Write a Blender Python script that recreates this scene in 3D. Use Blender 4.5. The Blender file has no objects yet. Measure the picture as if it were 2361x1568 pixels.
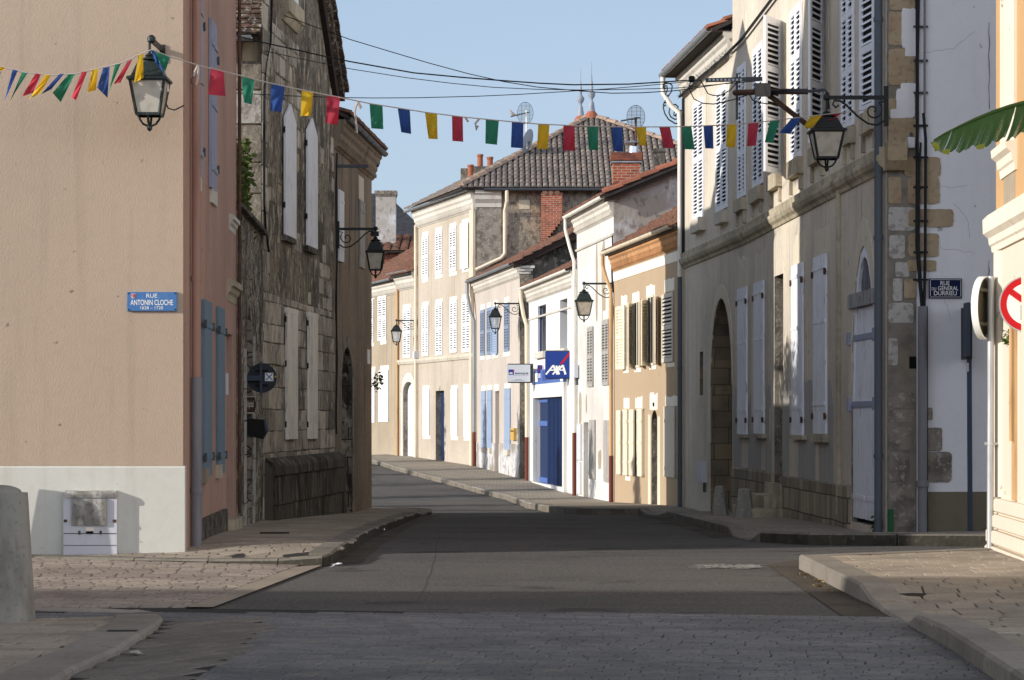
import bpy, bmesh, math, random
from mathutils import Vector, noise as mnoise
random.seed(7)
R = math.radians
scene = bpy.context.scene
COL = scene.collection

# ------------------------------------------------------------------ camera calibration (photo pixels, 2361 wide)
FP, UC, VH, HC = 5310.0, 1180.5, 965.0, 1.5
def pt(U, V, D):
    return Vector(((U-UC)/FP*D, D, HC+(VH-V)/FP*D))
ZR = [(-80,0),(25,0),(29,-.07),(37,-.27),(50.5,-.57),(58.9,-.79),(64.7,-.81),(74.4,-.64),(85.3,-.41),(93.8,-.23),(100,-.14),(140,.1),(600,1.5)]
def zroad(y):
    for (a,za),(b,zb) in zip(ZR, ZR[1:]):
        if y <= b: return za+(zb-za)*(y-a)/(b-a) if y > a else za
    return ZR[-1][1]
def gnd(U, V, h=0.0, D0=None):
    D = D0 or 25.0
    for _ in range(60):
        z = zroad(D)+h
        D = .5*D+.5*(HC-z)*FP/max(V-VH,1)
    return Vector(((U-UC)/FP*D, D, zroad(D)+h))
CROPS = {'C1':(0,0,.25),'C2':(403.5,0,.25),'C3':(807,57.6,.3676),'C4':(1441,0,.25),'C5':(1844.5,0,.25),
 'S1':(0,345.8,.294),'S2':(461,345.8,.294),'S3':(835.8,461,.2573),'S4':(1181.6,345.8,.2573),'S5':(1556.3,345.8,.2573),'S6':(1902,345.8,.2573),
 'T1':(0,979.9,.375),'T2':(403.5,749.3,.3676),'T3':(835.8,807,.2573),'T4':(1152.8,807,.2573),'T5':(1556.3,691.7,.3677),'T6':(1902,749.3,.3677),'T7':(1498.6,1152.8,.3652),
 'A':(1141.3,772.4,.1029),'K':(634,1124,.2441),'L':(0,1268,.3418),'N':(2178.8,605.2,.1654),'P':(518.8,778.1,.1654),'O':(1297,605.2,.1838),'I':(1498.7,132.6,.1221),'F':(1129.8,201.7,.1807)}
def q(c, x, y):
    a,b,k = CROPS[c]; return (a+k*x, b+k*y)
def qr(c, x1, x2, y1, y2):
    a,b,k = CROPS[c]; return (a+k*x1, a+k*x2, b+k*y1, b+k*y2)

# ------------------------------------------------------------------ materials
def c(r,g,b):
    f = lambda v: (v/255/12.92) if v/255 <= .04045 else ((v/255+.055)/1.055)**2.4
    return (f(r),f(g),f(b),1)
MATS = {}
def mat(name, base, rough=.9, layers=(), bump=None, metal=0., spec=.25, brick=None, vor=None, island=None, trans=0., clear=0., bump2=None, wear=None):
    m = bpy.data.materials.new(name); m.use_nodes = True; MATS[name] = m
    nt = m.node_tree; N = nt.nodes; L = nt.links
    bs = N['Principled BSDF']
    tc = N.new('ShaderNodeTexCoord')
    def noise(scale, detail=4, rough_=.55, vec=None, dist=0.):
        mp = N.new('ShaderNodeMapping'); L.new(vec or tc.outputs['Object'], mp.inputs['Vector'])
        mp.inputs['Scale'].default_value = scale if isinstance(scale,(tuple,list)) else (scale,)*3
        n = N.new('ShaderNodeTexNoise'); n.inputs['Scale'].default_value = 1; n.inputs['Detail'].default_value = detail
        n.inputs['Roughness'].default_value = rough_; n.inputs['Distortion'].default_value = dist
        L.new(mp.outputs[0], n.inputs['Vector']); return n.outputs['Fac']
    def ramp(sock, lo, hi):
        r = N.new('ShaderNodeMapRange'); r.inputs['From Min'].default_value = lo; r.inputs['From Max'].default_value = hi
        r.interpolation_type = 'SMOOTHSTEP'; L.new(sock, r.inputs['Value']); return r.outputs[0]
    def mix(a, b, fac):
        x = N.new('ShaderNodeMix'); x.data_type = 'RGBA'
        for s, v in ((x.inputs['A'], a),(x.inputs['B'], b)):
            if isinstance(v, bpy.types.NodeSocket): L.new(v, s)
            else: s.default_value = v
        if isinstance(fac, bpy.types.NodeSocket): L.new(fac, x.inputs['Factor'])
        else: x.inputs['Factor'].default_value = fac
        return x.outputs['Result']
    def mul(sock, k):
        x = N.new('ShaderNodeMath'); x.operation = 'MULTIPLY'; L.new(sock, x.inputs[0])
        if isinstance(k, bpy.types.NodeSocket): L.new(k, x.inputs[1])
        else: x.inputs[1].default_value = k
        return x.outputs[0]
    col = base; height = None
    if brick:
        w,h,ms,c1,c2,cm,wob = brick
        n = N.new('ShaderNodeTexNoise'); n.inputs['Scale'].default_value = 1.3/h*.25; n.inputs['Detail'].default_value = 3
        L.new(tc.outputs['UV'], n.inputs['Vector'])
        sb = N.new('ShaderNodeVectorMath'); sb.operation = 'SUBTRACT'; L.new(n.outputs['Color'], sb.inputs[0]); sb.inputs[1].default_value = (.5,.5,.5)
        sc = N.new('ShaderNodeVectorMath'); sc.operation = 'SCALE'; L.new(sb.outputs[0], sc.inputs[0]); sc.inputs['Scale'].default_value = wob
        ad = N.new('ShaderNodeVectorMath'); L.new(tc.outputs['UV'], ad.inputs[0]); L.new(sc.outputs[0], ad.inputs[1])
        b = N.new('ShaderNodeTexBrick'); L.new(ad.outputs[0], b.inputs['Vector'])
        b.inputs['Scale'].default_value = 1; b.inputs['Brick Width'].default_value = w; b.inputs['Row Height'].default_value = h
        b.inputs['Mortar Size'].default_value = ms; b.inputs['Mortar Smooth'].default_value = .3; b.inputs['Bias'].default_value = 0
        b.inputs['Color1'].default_value = c1; b.inputs['Color2'].default_value = c2; b.inputs['Mortar'].default_value = cm
        col = b.outputs['Color']
        inv = N.new('ShaderNodeMath'); inv.operation = 'SUBTRACT'; inv.inputs[0].default_value = 1; L.new(b.outputs['Fac'], inv.inputs[1])
        height = inv.outputs[0]
    if vor:
        sc_, c1, c2, cm, edge = vor
        mp = N.new('ShaderNodeMapping'); L.new(tc.outputs['Object'], mp.inputs['Vector']); mp.inputs['Scale'].default_value = sc_
        v = N.new('ShaderNodeTexVoronoi'); L.new(mp.outputs[0], v.inputs['Vector']); v.inputs['Scale'].default_value = 1
        e = N.new('ShaderNodeTexVoronoi'); e.feature = 'DISTANCE_TO_EDGE'; L.new(mp.outputs[0], e.inputs['Vector']); e.inputs['Scale'].default_value = 1
        sx = N.new('ShaderNodeSeparateColor'); L.new(v.outputs['Color'], sx.inputs[0])
        col = mix(c1, c2, sx.outputs[0])
        f = ramp(e.outputs['Distance'], 0, edge)
        col = mix(cm, col, f); height = f
    if island:
        g = N.new('ShaderNodeNewGeometry')
        col = mix(col, island, g.outputs['Random Per Island'])
    for ly in layers:
        sc_, lo, hi, colr, fac = ly[:5]
        det = ly[5] if len(ly) > 5 else 5
        f = mul(ramp(noise(sc_, det), lo, hi), fac)
        col = mix(col, colr, f)
    if isinstance(col, bpy.types.NodeSocket): L.new(col, bs.inputs['Base Color'])
    else: bs.inputs['Base Color'].default_value = col
    bs.inputs['Roughness'].default_value = rough; bs.inputs['Metallic'].default_value = metal
    bs.inputs['Specular IOR Level'].default_value = spec
    nrm = None
    if height is not None:
        bp = N.new('ShaderNodeBump'); bp.inputs['Strength'].default_value = .7; bp.inputs['Distance'].default_value = .012 if brick else .03
        L.new(height, bp.inputs['Height']); nrm = bp.outputs[0]
    for bm_ in (bump, bump2):
        if bm_:
            bp = N.new('ShaderNodeBump'); bp.inputs['Strength'].default_value = bm_[1]; bp.inputs['Distance'].default_value = bm_[2]
            L.new(noise(bm_[0], 3, .6), bp.inputs['Height'])
            if nrm: L.new(nrm, bp.inputs['Normal'])
            nrm = bp.outputs[0]
    if nrm: L.new(nrm, bs.inputs['Normal'])
    if trans or clear:
        out = N['Material Output']
        o = N.new('ShaderNodeBsdfTranslucent') if trans else N.new('ShaderNodeBsdfTransparent')
        if trans:
            if isinstance(col, bpy.types.NodeSocket): L.new(col, o.inputs[0])
            else: o.inputs[0].default_value = col
        ms_ = N.new('ShaderNodeMixShader'); ms_.inputs[0].default_value = trans or clear
        L.new(bs.outputs[0], ms_.inputs[1]); L.new(o.outputs[0], ms_.inputs[2]); L.new(ms_.outputs[0], out.inputs[0])
    return m

def plaster(name, base, stain, sf=.5, patch=None, pf=.4, bump=(38,.35,.01), fine=(9,9,9), streak=(5,5,.35), lo=.5):
    ly = [((.45,.45,.45), .38,.68, stain, sf*.6), (streak, lo,.75, stain, sf), (fine, .45,.7, stain, sf*.35), ((6.3,6.3,6.3), .69,.72, tuple(v*.45 for v in stain[:3])+(1,), .7)]
    if patch: ly.insert(0, ((.8,.8,.8), .52,.56, patch, pf))
    return mat(name, base, .93, ly, bump=bump)
W_ = c(236,236,232)
plaster('stucco_beige', c(184,163,142), c(158,140,124), .35, bump=((55,55,38),.55,.008))
plaster('stucco_beige_dirty', c(200,184,164), c(112,104,96), .75)
plaster('plinth_white', c(208,206,196), c(178,172,158), .4, bump=(25,.15,.01))
plaster('stucco_pink', c(188,154,138), c(140,116,104), .55, streak=(7,7,.25), bump=(30,.2,.01))
plaster('stucco_brown', c(146,130,112), c(80,75,68), .85, patch=c(166,138,108), pf=.35, streak=(4,4,.3))
plaster('stucco_grey', c(220,208,190), c(160,153,144), .6, patch=c(214,202,180), pf=.35, streak=(6,6,.2), bump=(22,.2,.01))
plaster('stucco_orange', c(180,158,131), c(168,146,122), .5, streak=(5,5,.15), bump=(25,.15,.01))
plaster('stucco_white', c(216,215,211), c(200,197,190), .3, streak=(6,6,.25), bump=(18,.2,.01))
plaster('stucco_white_worn', c(216,215,211), c(172,163,152), .55, patch=c(205,196,180), pf=.3, streak=(4,4,.3), lo=.56)
plaster('stucco_rose', c(196,186,176), c(164,152,140), .55, streak=(5,5,.2), bump=(25,.12,.01))
plaster('stucco_cream', c(190,179,164), c(158,144,126), .65, streak=(5,5,.18), bump=(25,.12,.01))
plaster('stucco_tan', c(172,158,137), c(136,122,104), .6, streak=(5,5,.2), bump=(25,.15,.01))
plaster('wall_bluewhite', c(228,227,228), c(204,204,208), .35, bump=(16,.2,.015), streak=(3,3,.2))
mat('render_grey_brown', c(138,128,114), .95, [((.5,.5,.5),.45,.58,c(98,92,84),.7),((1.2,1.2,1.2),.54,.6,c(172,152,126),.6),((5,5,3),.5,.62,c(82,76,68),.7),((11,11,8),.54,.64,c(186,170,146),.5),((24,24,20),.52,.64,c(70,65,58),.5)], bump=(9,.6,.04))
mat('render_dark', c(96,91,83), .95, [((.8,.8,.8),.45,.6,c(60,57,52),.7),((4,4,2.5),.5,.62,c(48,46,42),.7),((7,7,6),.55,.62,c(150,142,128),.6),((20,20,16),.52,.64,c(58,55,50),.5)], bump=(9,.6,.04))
mat('render_pale_grey', c(198,196,196), .95, [((.35,.35,.5),.46,.56,c(160,150,136),.8),((.9,.9,.7),.52,.6,c(132,122,108),.7),((6,6,4),.54,.66,c(112,104,94),.6),((2,2,.5),.6,.66,c(226,222,214),.7)], bump=(9,.45,.03))
plaster('cream_lower', c(222,210,192), c(206,192,172), .3, bump=(20,.08,.006))
plaster('ochre_upper', c(204,164,118), c(184,146,104), .35, bump=(45,.4,.01))
plaster('cream_trim', c(236,226,208), c(196,182,160), .35, bump=(20,.08,.006))
plaster('render_plinth_olive', c(122,112,94), c(92,86,74), .5)
plaster('stone_trim', c(206,198,182), c(150,140,124), .5, bump=(18,.3,.015))
plaster('stone_trim_worn', c(200,188,162), c(104,98,88), .75, patch=c(160,150,132), pf=.5, bump=(12,.45,.02))
plaster('cornice_white', c(212,206,195), c(160,151,138), .45, bump=(15,.25,.015))
plaster('cornice_orange', c(200,150,104), c(110,82,62), .6, bump=(15,.3,.02))
plaster('patch_pale', c(224,214,192), c(188,178,158), .5, bump=(20,.2,.01), streak=(12,12,.4))
plaster('patch_white', c(242,236,220), c(214,204,186), .4)
mat('ashlar_dark', c(110,104,92), .95, [((1.1,1.1,.6), .46,.6, c(62,58,51), .7), ((5,5,1.4), .5,.62, c(48,45,40), .75), ((4,4,3), .54,.62, c(186,176,160), .75),((18,18,9), .52,.64, c(60,56,50), .6)], brick=(.62,.36,.012,c(168,158,142),c(98,91,80),c(44,41,36),.09), bump=(14,.6,.03))
mat('render_weathered', c(144,135,119), .96, [((.9,.9,.7), .42,.6, c(88,82,72), .75), ((3,3,1.2), .5,.62, c(64,60,53), .65), ((5,5,2.4), .56,.61, c(192,182,166), .8), ((4,4,2.5), .6,.68, c(160,130,98), .6), ((16,16,9),.5,.62,c(54,50,44),.7),((30,30,16),.56,.66,c(176,166,150),.5)], bump=(10,.7,.04))
mat('stone_quoin_tan', c(172,154,126), .95, [((2,2,2), .4,.7, c(148,126,98), .6), ((14,14,14), .5,.7, c(120,104,84), .5)], bump=(20,.4,.02))
mat('stone_quoin_grey', c(140,132,120), .95, [((3,3,3), .42,.6, c(84,78,70), .7), ((12,12,12), .5,.66, c(182,176,166), .55)], bump=(14,.6,.03))
mat('stone_quoin_pale', c(182,178,172), .95, [((9,9,9), .48,.62, c(120,112,102), .6)], bump=(14,.6,.03))
mat('mortar_grey', c(134,128,118), .96, [((5,5,5), .4,.7, c(90,84,76), .6), ((1.5,1.5,1.5),.45,.6,c(136,124,104),.4)], bump=(18,.4,.015))
plaster('cement', c(178,174,168), c(150,145,138), .5, bump=(20,.2,.01))
mat('ashlar_pale', c(150,140,122), .95, [((5,5,.5), .45,.68, c(90,84,74), .6)], brick=(.55,.36,.012,c(176,163,138),c(140,130,112),c(92,84,72),.04), bump=(14,.4,.02))
mat('ashlar_ochre', c(140,124,100), .95, [((2,2,2), .45,.65, c(92,84,72), .5)], brick=(.6,.33,.008,c(156,136,104),c(124,114,98),c(80,72,62),.03), bump=(14,.4,.02))
mat('rubble', c(128,120,108), .96, [((1,1,1), .45,.65, c(50,47,41), .6),((20,20,20), .5,.7, c(45,42,37), .5)], vor=((5.5,5.5,7), c(186,177,162), c(104,97,87), c(78,73,65), .1), bump=(16,.6,.03))
mat('brick_red', c(150,80,58), .9, [((6,6,6), .5,.7, c(98,62,50), .5)], brick=(.235,.075,.009,c(172,92,66),c(134,70,52),c(176,158,140),.01), bump=(30,.3,.01))
mat('brick_old', c(130,76,60), .9, [((4,4,4), .45,.7, c(80,54,46), .6)], brick=(.235,.075,.007,c(150,84,64),c(116,66,52),c(110,90,78),.012), bump=(30,.3,.01))
mat('tile_grey', c(118,112,107), .9, [((30,30,30), .5,.7, c(88,82,78), .4),((2,2,2), .5,.7, c(96,90,84), .4)], island=c(150,135,124))
mat('tile_base', c(66,62,60), .95, [((4,4,4),.4,.7,c(48,46,44),.5)])
mat('tile_red', c(164,104,82), .9, [((9,9,9), .5,.7, c(128,78,60), .5)], island=c(134,88,70))
mat('tile_brown', c(112,84,72), .92, [((10,10,10), .5,.66, c(66,52,46), .7),((6,6,6),.6,.7,c(190,140,60),.4)], island=c(142,102,84))
mat('tile_lichen', c(88,78,71), .95, [((16,16,16), .54,.62, c(186,184,176), .75), ((7,7,7), .5,.62, c(46,40,36), .7),((5,5,5),.6,.68,c(118,112,52),.6)], island=c(108,84,72), bump=(20,.5,.02))
mat('tile_hip', c(150,132,118), .9, [((8,8,8),.5,.7,c(96,88,80),.6)], island=c(180,150,128))
mat('slate', c(62,62,66), .85, brick=(.25,.16,.006,c(70,70,74),c(54,54,58),c(36,36,38),.0))
mat('zinc', c(146,150,154), .55, [((4,4,.6), .45,.7, c(110,114,118), .5)], metal=.3)
mat('zinc_dark', c(86,92,98), .6, [((6,6,.6), .45,.7, c(62,66,70), .5)], metal=.2)
mat('pipe_cream', c(226,212,188), .7, [((8,8,.8),.5,.7,c(170,152,126),.4)])
mat('pipe_white', c(232,228,218), .7, [((8,8,.8),.5,.7,c(176,168,154),.4)])
mat('pipe_blue', c(90,98,106), .55, [((8,8,.8),.5,.7,c(76,84,94),.4)])
mat('pipe_pvc', c(128,127,130), .5, [((8,8,.8),.45,.7,c(92,92,100),.5)])
mat('pipe_rust', c(106,56,44), .7)
mat('pipe_pink', c(166,132,116), .7, [((8,8,.8),.5,.7,c(130,92,78),.5)])
mat('pipe_tan', c(200,164,120), .7, [((9,9,1),.5,.7,c(150,112,76),.5)])
mat('shutter_white', c(238,240,246), .7, [((22,22,2.0), .54,.7, c(190,190,192), .4)])
mat('shutter_bright', c(246,246,246), .65, [((6,6,2.0), .5,.8, c(226,226,226), .4)])
mat('shutter_worn', c(246,241,230), .85, [((55,55,1.1), .5,.6, c(150,140,124), .5),((40,40,3), .6,.66, c(60,54,48), .6)], bump=((50,50,1.5),.4,.01))
mat('shutter_grey', c(240,242,248), .8, [((60,60,1.4), .52,.64, c(178,176,178), .5),((24,24,2.5), .62,.67, c(92,84,74), .6)], bump=((50,50,1.5),.3,.008))
mat('shutter_cream', c(232,220,194), .75, [((30,30,2), .52,.66, c(188,172,146), .4),((40,40,8), .68,.72, c(120,80,50), .6)])
mat('shutter_beigegrey', c(214,207,192), .75, [((30,30,2), .52,.66, c(188,178,160), .4)])
mat('shutter_blue', c(132,146,168), .7, [((26,26,2), .5,.66, c(112,128,152), .4)])
mat('shutter_sky', c(148,164,188), .7, [((26,26,2), .5,.66, c(124,138,160), .5)])
mat('shutter_teal', c(108,130,146), .7, [((26,26,2), .5,.66, c(86,106,120), .4)])
mat('shutter_dove', c(156,162,182), .75, [((30,30,2), .5,.66, c(126,132,150), .4)])
mat('shutter_shabby', c(176,172,166), .85, [((55,55,1.1), .48,.6, c(128,122,114), .7)])
mat('fan_slat', c(124,124,130), .8, [((24,24,3),.5,.64,c(86,84,86),.6)])
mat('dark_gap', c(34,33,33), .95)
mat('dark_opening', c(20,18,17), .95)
mat('door_dark', c(38,32,30), .7, [((30,30,2),.5,.7,c(24,20,18),.5)])
mat('door_blue', c(32,48,84), .6, [((26,26,2),.5,.7,c(28,44,80),.5)])
mat('door_white', c(232,234,238), .6, [((20,20,2),.5,.7,c(206,208,212),.4)])
mat('panel_blue', c(24,48,92), .5, [((9,9,1),.5,.8,c(20,40,76),.5)])
mat('sign_blue', c(36,62,136), .4)
mat('sign_blue_pale', c(74,104,170), .4)
mat('sign_navy', c(14,26,66), .35)
mat('sign_sky', c(74,118,172), .5, [((20,20,8),.5,.7,c(98,138,184),.5)])
mat('sign_white', c(238,238,234), .5)
mat('sign_silver', c(206,208,212), .5)
mat('sign_red', c(196,22,30), .45)
mat('sign_black', c(14,14,15), .5)
mat('sign_brown', c(62,44,36), .6)
mat('sign_back', c(54,58,64), .6, [((8,8,8),.4,.7,c(44,46,50),.5)])
mat('sign_back_khaki', c(108,104,88), .55, [((10,10,3),.4,.7,c(84,80,68),.6)], metal=.2)
mat('frame_grey', c(72,74,78), .6)
mat('yellow_box', c(196,160,84), .6)
mat('post_blue', c(66,76,92), .55)
mat('galv', c(188,190,190), .45, [((25,25,2),.45,.65,c(146,148,150),.6)], metal=.35)
mat('galv_box', c(120,116,108), .7, [((10,10,3),.45,.65,c(92,88,82),.6)])
mat('iron_black', c(26,30,30), .55, [((30,30,30),.5,.7,c(44,50,48),.5)], spec=.4)
mat('iron_green', c(32,44,42), .5, [((30,30,30),.5,.7,c(64,76,70),.5)], spec=.4)
mat('rust_steel', c(84,62,52), .85, [((10,10,4),.45,.65,c(120,92,76),.6)])
mat('steel_grey', c(82,86,90), .6, metal=.3)
mat('cable_black', c(30,31,34), .6)
mat('pane_frost', c(206,198,182), .5, [((9,9,9),.45,.65,c(170,160,142),.5)], trans=.15)
mat('pane_clear', c(210,214,216), .15, clear=.72, spec=.5)
mat('bulb', c(240,238,230), .3)
mat('concrete', c(148,142,130), .92, [((6,6,2),.45,.68,c(108,102,92),.6),((24,24,24),.55,.7,c(92,88,80),.4)], bump=(18,.35,.015))
mat('bollard_stone', c(150,146,138), .95, [((5,5,1.5),.45,.66,c(96,94,90),.7),((16,16,16),.55,.68,c(196,194,188),.5)], bump=(14,.5,.02))
mat('kerb_stone', c(158,150,139), .92, [((1.2,1.2,1.2),.4,.7,c(120,113,103),.6),((20,20,20),.5,.72,c(104,98,90),.45)], island=c(136,129,119), bump=(18,.6,.02))
mat('kerb_mossy', c(136,130,120), .93, [((3,3,2),.45,.66,c(98,94,82),.6),((20,20,20),.5,.72,c(84,78,70),.45)], island=c(116,110,100), bump=(18,.6,.02))
mat('asphalt', c(112,109,106), .95, [((.35,.5,1),.4,.65,c(92,91,89),.6),((24,24,24),.52,.62,c(144,140,134),.4),((30,30,30),.54,.64,c(56,54,52),.5),((1.1,2.2,1),.56,.68,c(122,116,108),.4),((.8,1.2,1),.6,.66,c(66,63,60),.5),((.15,2.5,1),.5,.7,c(98,93,87),.35)], bump=(70,1.,.03), spec=.08)
mat('asphalt_old', c(104,97,88), .95, [((1.5,1.5,1),.4,.65,c(70,66,60),.6),((60,60,60),.5,.62,c(116,108,98),.5),((70,70,70),.54,.64,c(46,44,42),.6)], bump=(60,1.,.03), spec=.1)
mat('pavers_dark', c(92,90,90), .9, [((.5,.7,1),.38,.66,c(76,75,76),.6),((25,25,25),.5,.72,c(68,65,64),.5),((1.6,1.6,1),.55,.7,c(104,97,90),.5)], brick=(.225,.112,.009,c(104,101,100),c(80,78,79),c(36,34,33),.03), bump=(30,.6,.012), spec=.2)
mat('pavers_red', c(138,116,106), .88, [((.6,.8,1),.4,.66,c(114,98,92),.5),((25,25,25),.5,.72,c(98,82,76),.4)], brick=(.24,.16,.016,c(152,128,116),c(126,106,98),c(62,52,48),.04), bump=(30,.4,.01))
mat('pavers_side', c(150,138,124), .9, [((.7,.7,1),.4,.66,c(124,114,104),.6),((25,25,25),.5,.72,c(112,102,92),.4)], brick=(.36,.2,.012,c(164,150,134),c(136,126,114),c(78,70,62),.05), bump=(25,.4,.01))
mat('pavers_far', c(158,148,134), .9, [((.7,.7,1),.4,.66,c(134,124,112),.5)], brick=(.24,.14,.008,c(168,158,142),c(148,138,124),c(112,102,92),.02))
mat('pavers_brown', c(104,97,89), .9, [((1,1,1),.4,.66,c(86,80,74),.6),((25,25,25),.5,.72,c(76,70,65),.4)], brick=(.5,.42,.009,c(112,104,95),c(94,87,80),c(50,45,40),.03), bump=(25,.5,.012), spec=.15)
mat('slabs', c(158,146,130), .9, [((1,1,1),.4,.66,c(122,112,100),.6),((25,25,25),.5,.72,c(108,98,88),.4)], brick=(.5,.42,.010,c(172,159,142),c(148,137,122),c(72,64,56),.03), bump=(25,.35,.01))
mat('band_stone', c(156,144,128), .9, [((1,1,1),.4,.66,c(128,118,106),.6),((25,25,25),.5,.72,c(112,104,94),.4)], bump=(25,.3,.01))
mat('earth', c(112,104,92), .95, [((.2,.2,.2),.4,.66,c(92,88,74),.6)])
mat('white_paint', c(176,173,168), .9)
mat('soot_mark_dark', c(74,72,69), .95)
mat('soot_mark', c(112,108,106), .95)
mat('block_stone', c(128,121,109), .95, [((1.3,1.3,1.0),.5,.64,c(84,79,70),.55),((8,8,3),.54,.64,c(70,66,58),.6),((5,5,4),.56,.64,c(214,206,192),.6)], island=c(206,197,182), bump=(16,.6,.03))
mat('ashlar_soot', c(74,70,62), .96, [((2.4,2.4,1),.45,.6,c(44,42,37),.7),((7,7,1.2),.54,.64,c(150,143,128),.55),((20,20,14),.5,.64,c(46,43,38),.5)], island=c(98,92,82), bump=(14,.6,.03))
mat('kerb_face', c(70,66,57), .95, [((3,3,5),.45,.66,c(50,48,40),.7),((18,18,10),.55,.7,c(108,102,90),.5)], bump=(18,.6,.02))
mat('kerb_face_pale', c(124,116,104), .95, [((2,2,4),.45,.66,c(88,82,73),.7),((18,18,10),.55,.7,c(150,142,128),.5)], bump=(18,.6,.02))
mat('joint_dark', c(96,90,80), .97)
mat('sett_grey', c(112,112,113), .9, [((.5,.7,1),.4,.66,c(84,83,84),.5),((30,30,30),.5,.7,c(70,68,68),.5),((1.6,1.6,1),.55,.7,c(138,130,122),.4)], island=c(132,129,126), bump=(40,.6,.01), spec=.2)
mat('sett_warm', c(146,135,124), .9, [((.6,.8,1),.4,.66,c(118,108,102),.5),((30,30,30),.5,.7,c(96,88,82),.5)], island=c(172,158,144), bump=(40,.6,.01), spec=.15)
mat('slab_warm', c(150,140,126), .9, [((1,1,1),.4,.66,c(124,115,104),.5),((30,30,30),.5,.72,c(110,101,92),.5)], island=c(176,163,146), bump=(30,.5,.012), spec=.15)
mat('sett_brown', c(112,107,100), .9, [((1,1,1),.4,.66,c(98,93,87),.5),((30,30,30),.5,.7,c(84,79,74),.5)], island=c(132,125,116), bump=(40,.6,.01), spec=.15)
mat('sand_joint', c(48,46,43), .97)
mat('leaf_green', c(84,108,58), .6, [((3,3,3),.4,.65,c(84,112,44),.6)], island=c(96,110,50), trans=.3)
mat('ivy_green', c(60,80,36), .7, island=c(98,112,50), trans=.2)
mat('banana_green', c(76,104,46), .5, [((18,3,3),.45,.6,c(80,112,50),.4),((4,4,4),.55,.7,c(104,122,52),.35)], trans=.25, bump=((55,2,2),.4,.01), spec=.4)
mat('banana_edge', c(170,168,60), .6, trans=.3)
mat('stem_brown', c(110,96,60), .8)
mat('bark', c(84,74,64), .95, [((6,6,1.5),.45,.65,c(120,110,96),.6)], bump=(14,.6,.03))
for n_, cc in (('red',c(212,78,98)),('green',c(66,154,122)),('blue',c(68,102,174)),('yellow',c(244,206,62))):
    mat('flag_'+n_, cc, .8, [((7,7,7),.45,.7,tuple(v*.8 for v in cc[:3])+(1,),.3)], trans=.68)
mat('ribbon', c(206,198,190), .7, trans=.3)
mat('can_metal', c(190,192,196), .25, metal=.9)
mat('litter_leaf', c(160,138,84), .85, island=c(116,84,52))
mat('litter_orange', c(222,92,36), .7)
mat('litter_white', c(214,216,218), .7)
mat('bird_pigeon', c(168,150,140), .8)
mat('bird_dark', c(24,24,26), .7)
mat('bird_white', c(226,226,224), .8)
mat('lead', c(150,156,164), .6, [((5,5,2),.45,.65,c(112,118,126),.5)], metal=.1)
mat('terracotta', c(160,98,74), .85, [((10,10,4),.5,.7,c(128,72,54),.5)])
mat('utility_grey', c(202,202,206), .7, [((4,4,2),.5,.7,c(176,176,178),.4)])
mat('utility_dirty', c(186,182,174), .85, [((5,5,3),.42,.6,c(92,88,80),.7),((22,22,14),.5,.66,c(70,66,60),.5)])
mat('dish_grey', c(150,154,160), .6)
mat('pipe_green', c(40,96,56), .6)
mat('wood_dark', c(52,42,36), .85, [((20,20,2),.5,.7,c(34,28,24),.5)])
mat('transom_wood', c(164,162,162), .85, [((24,24,4),.5,.62,c(96,92,88),.7)])

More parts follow.
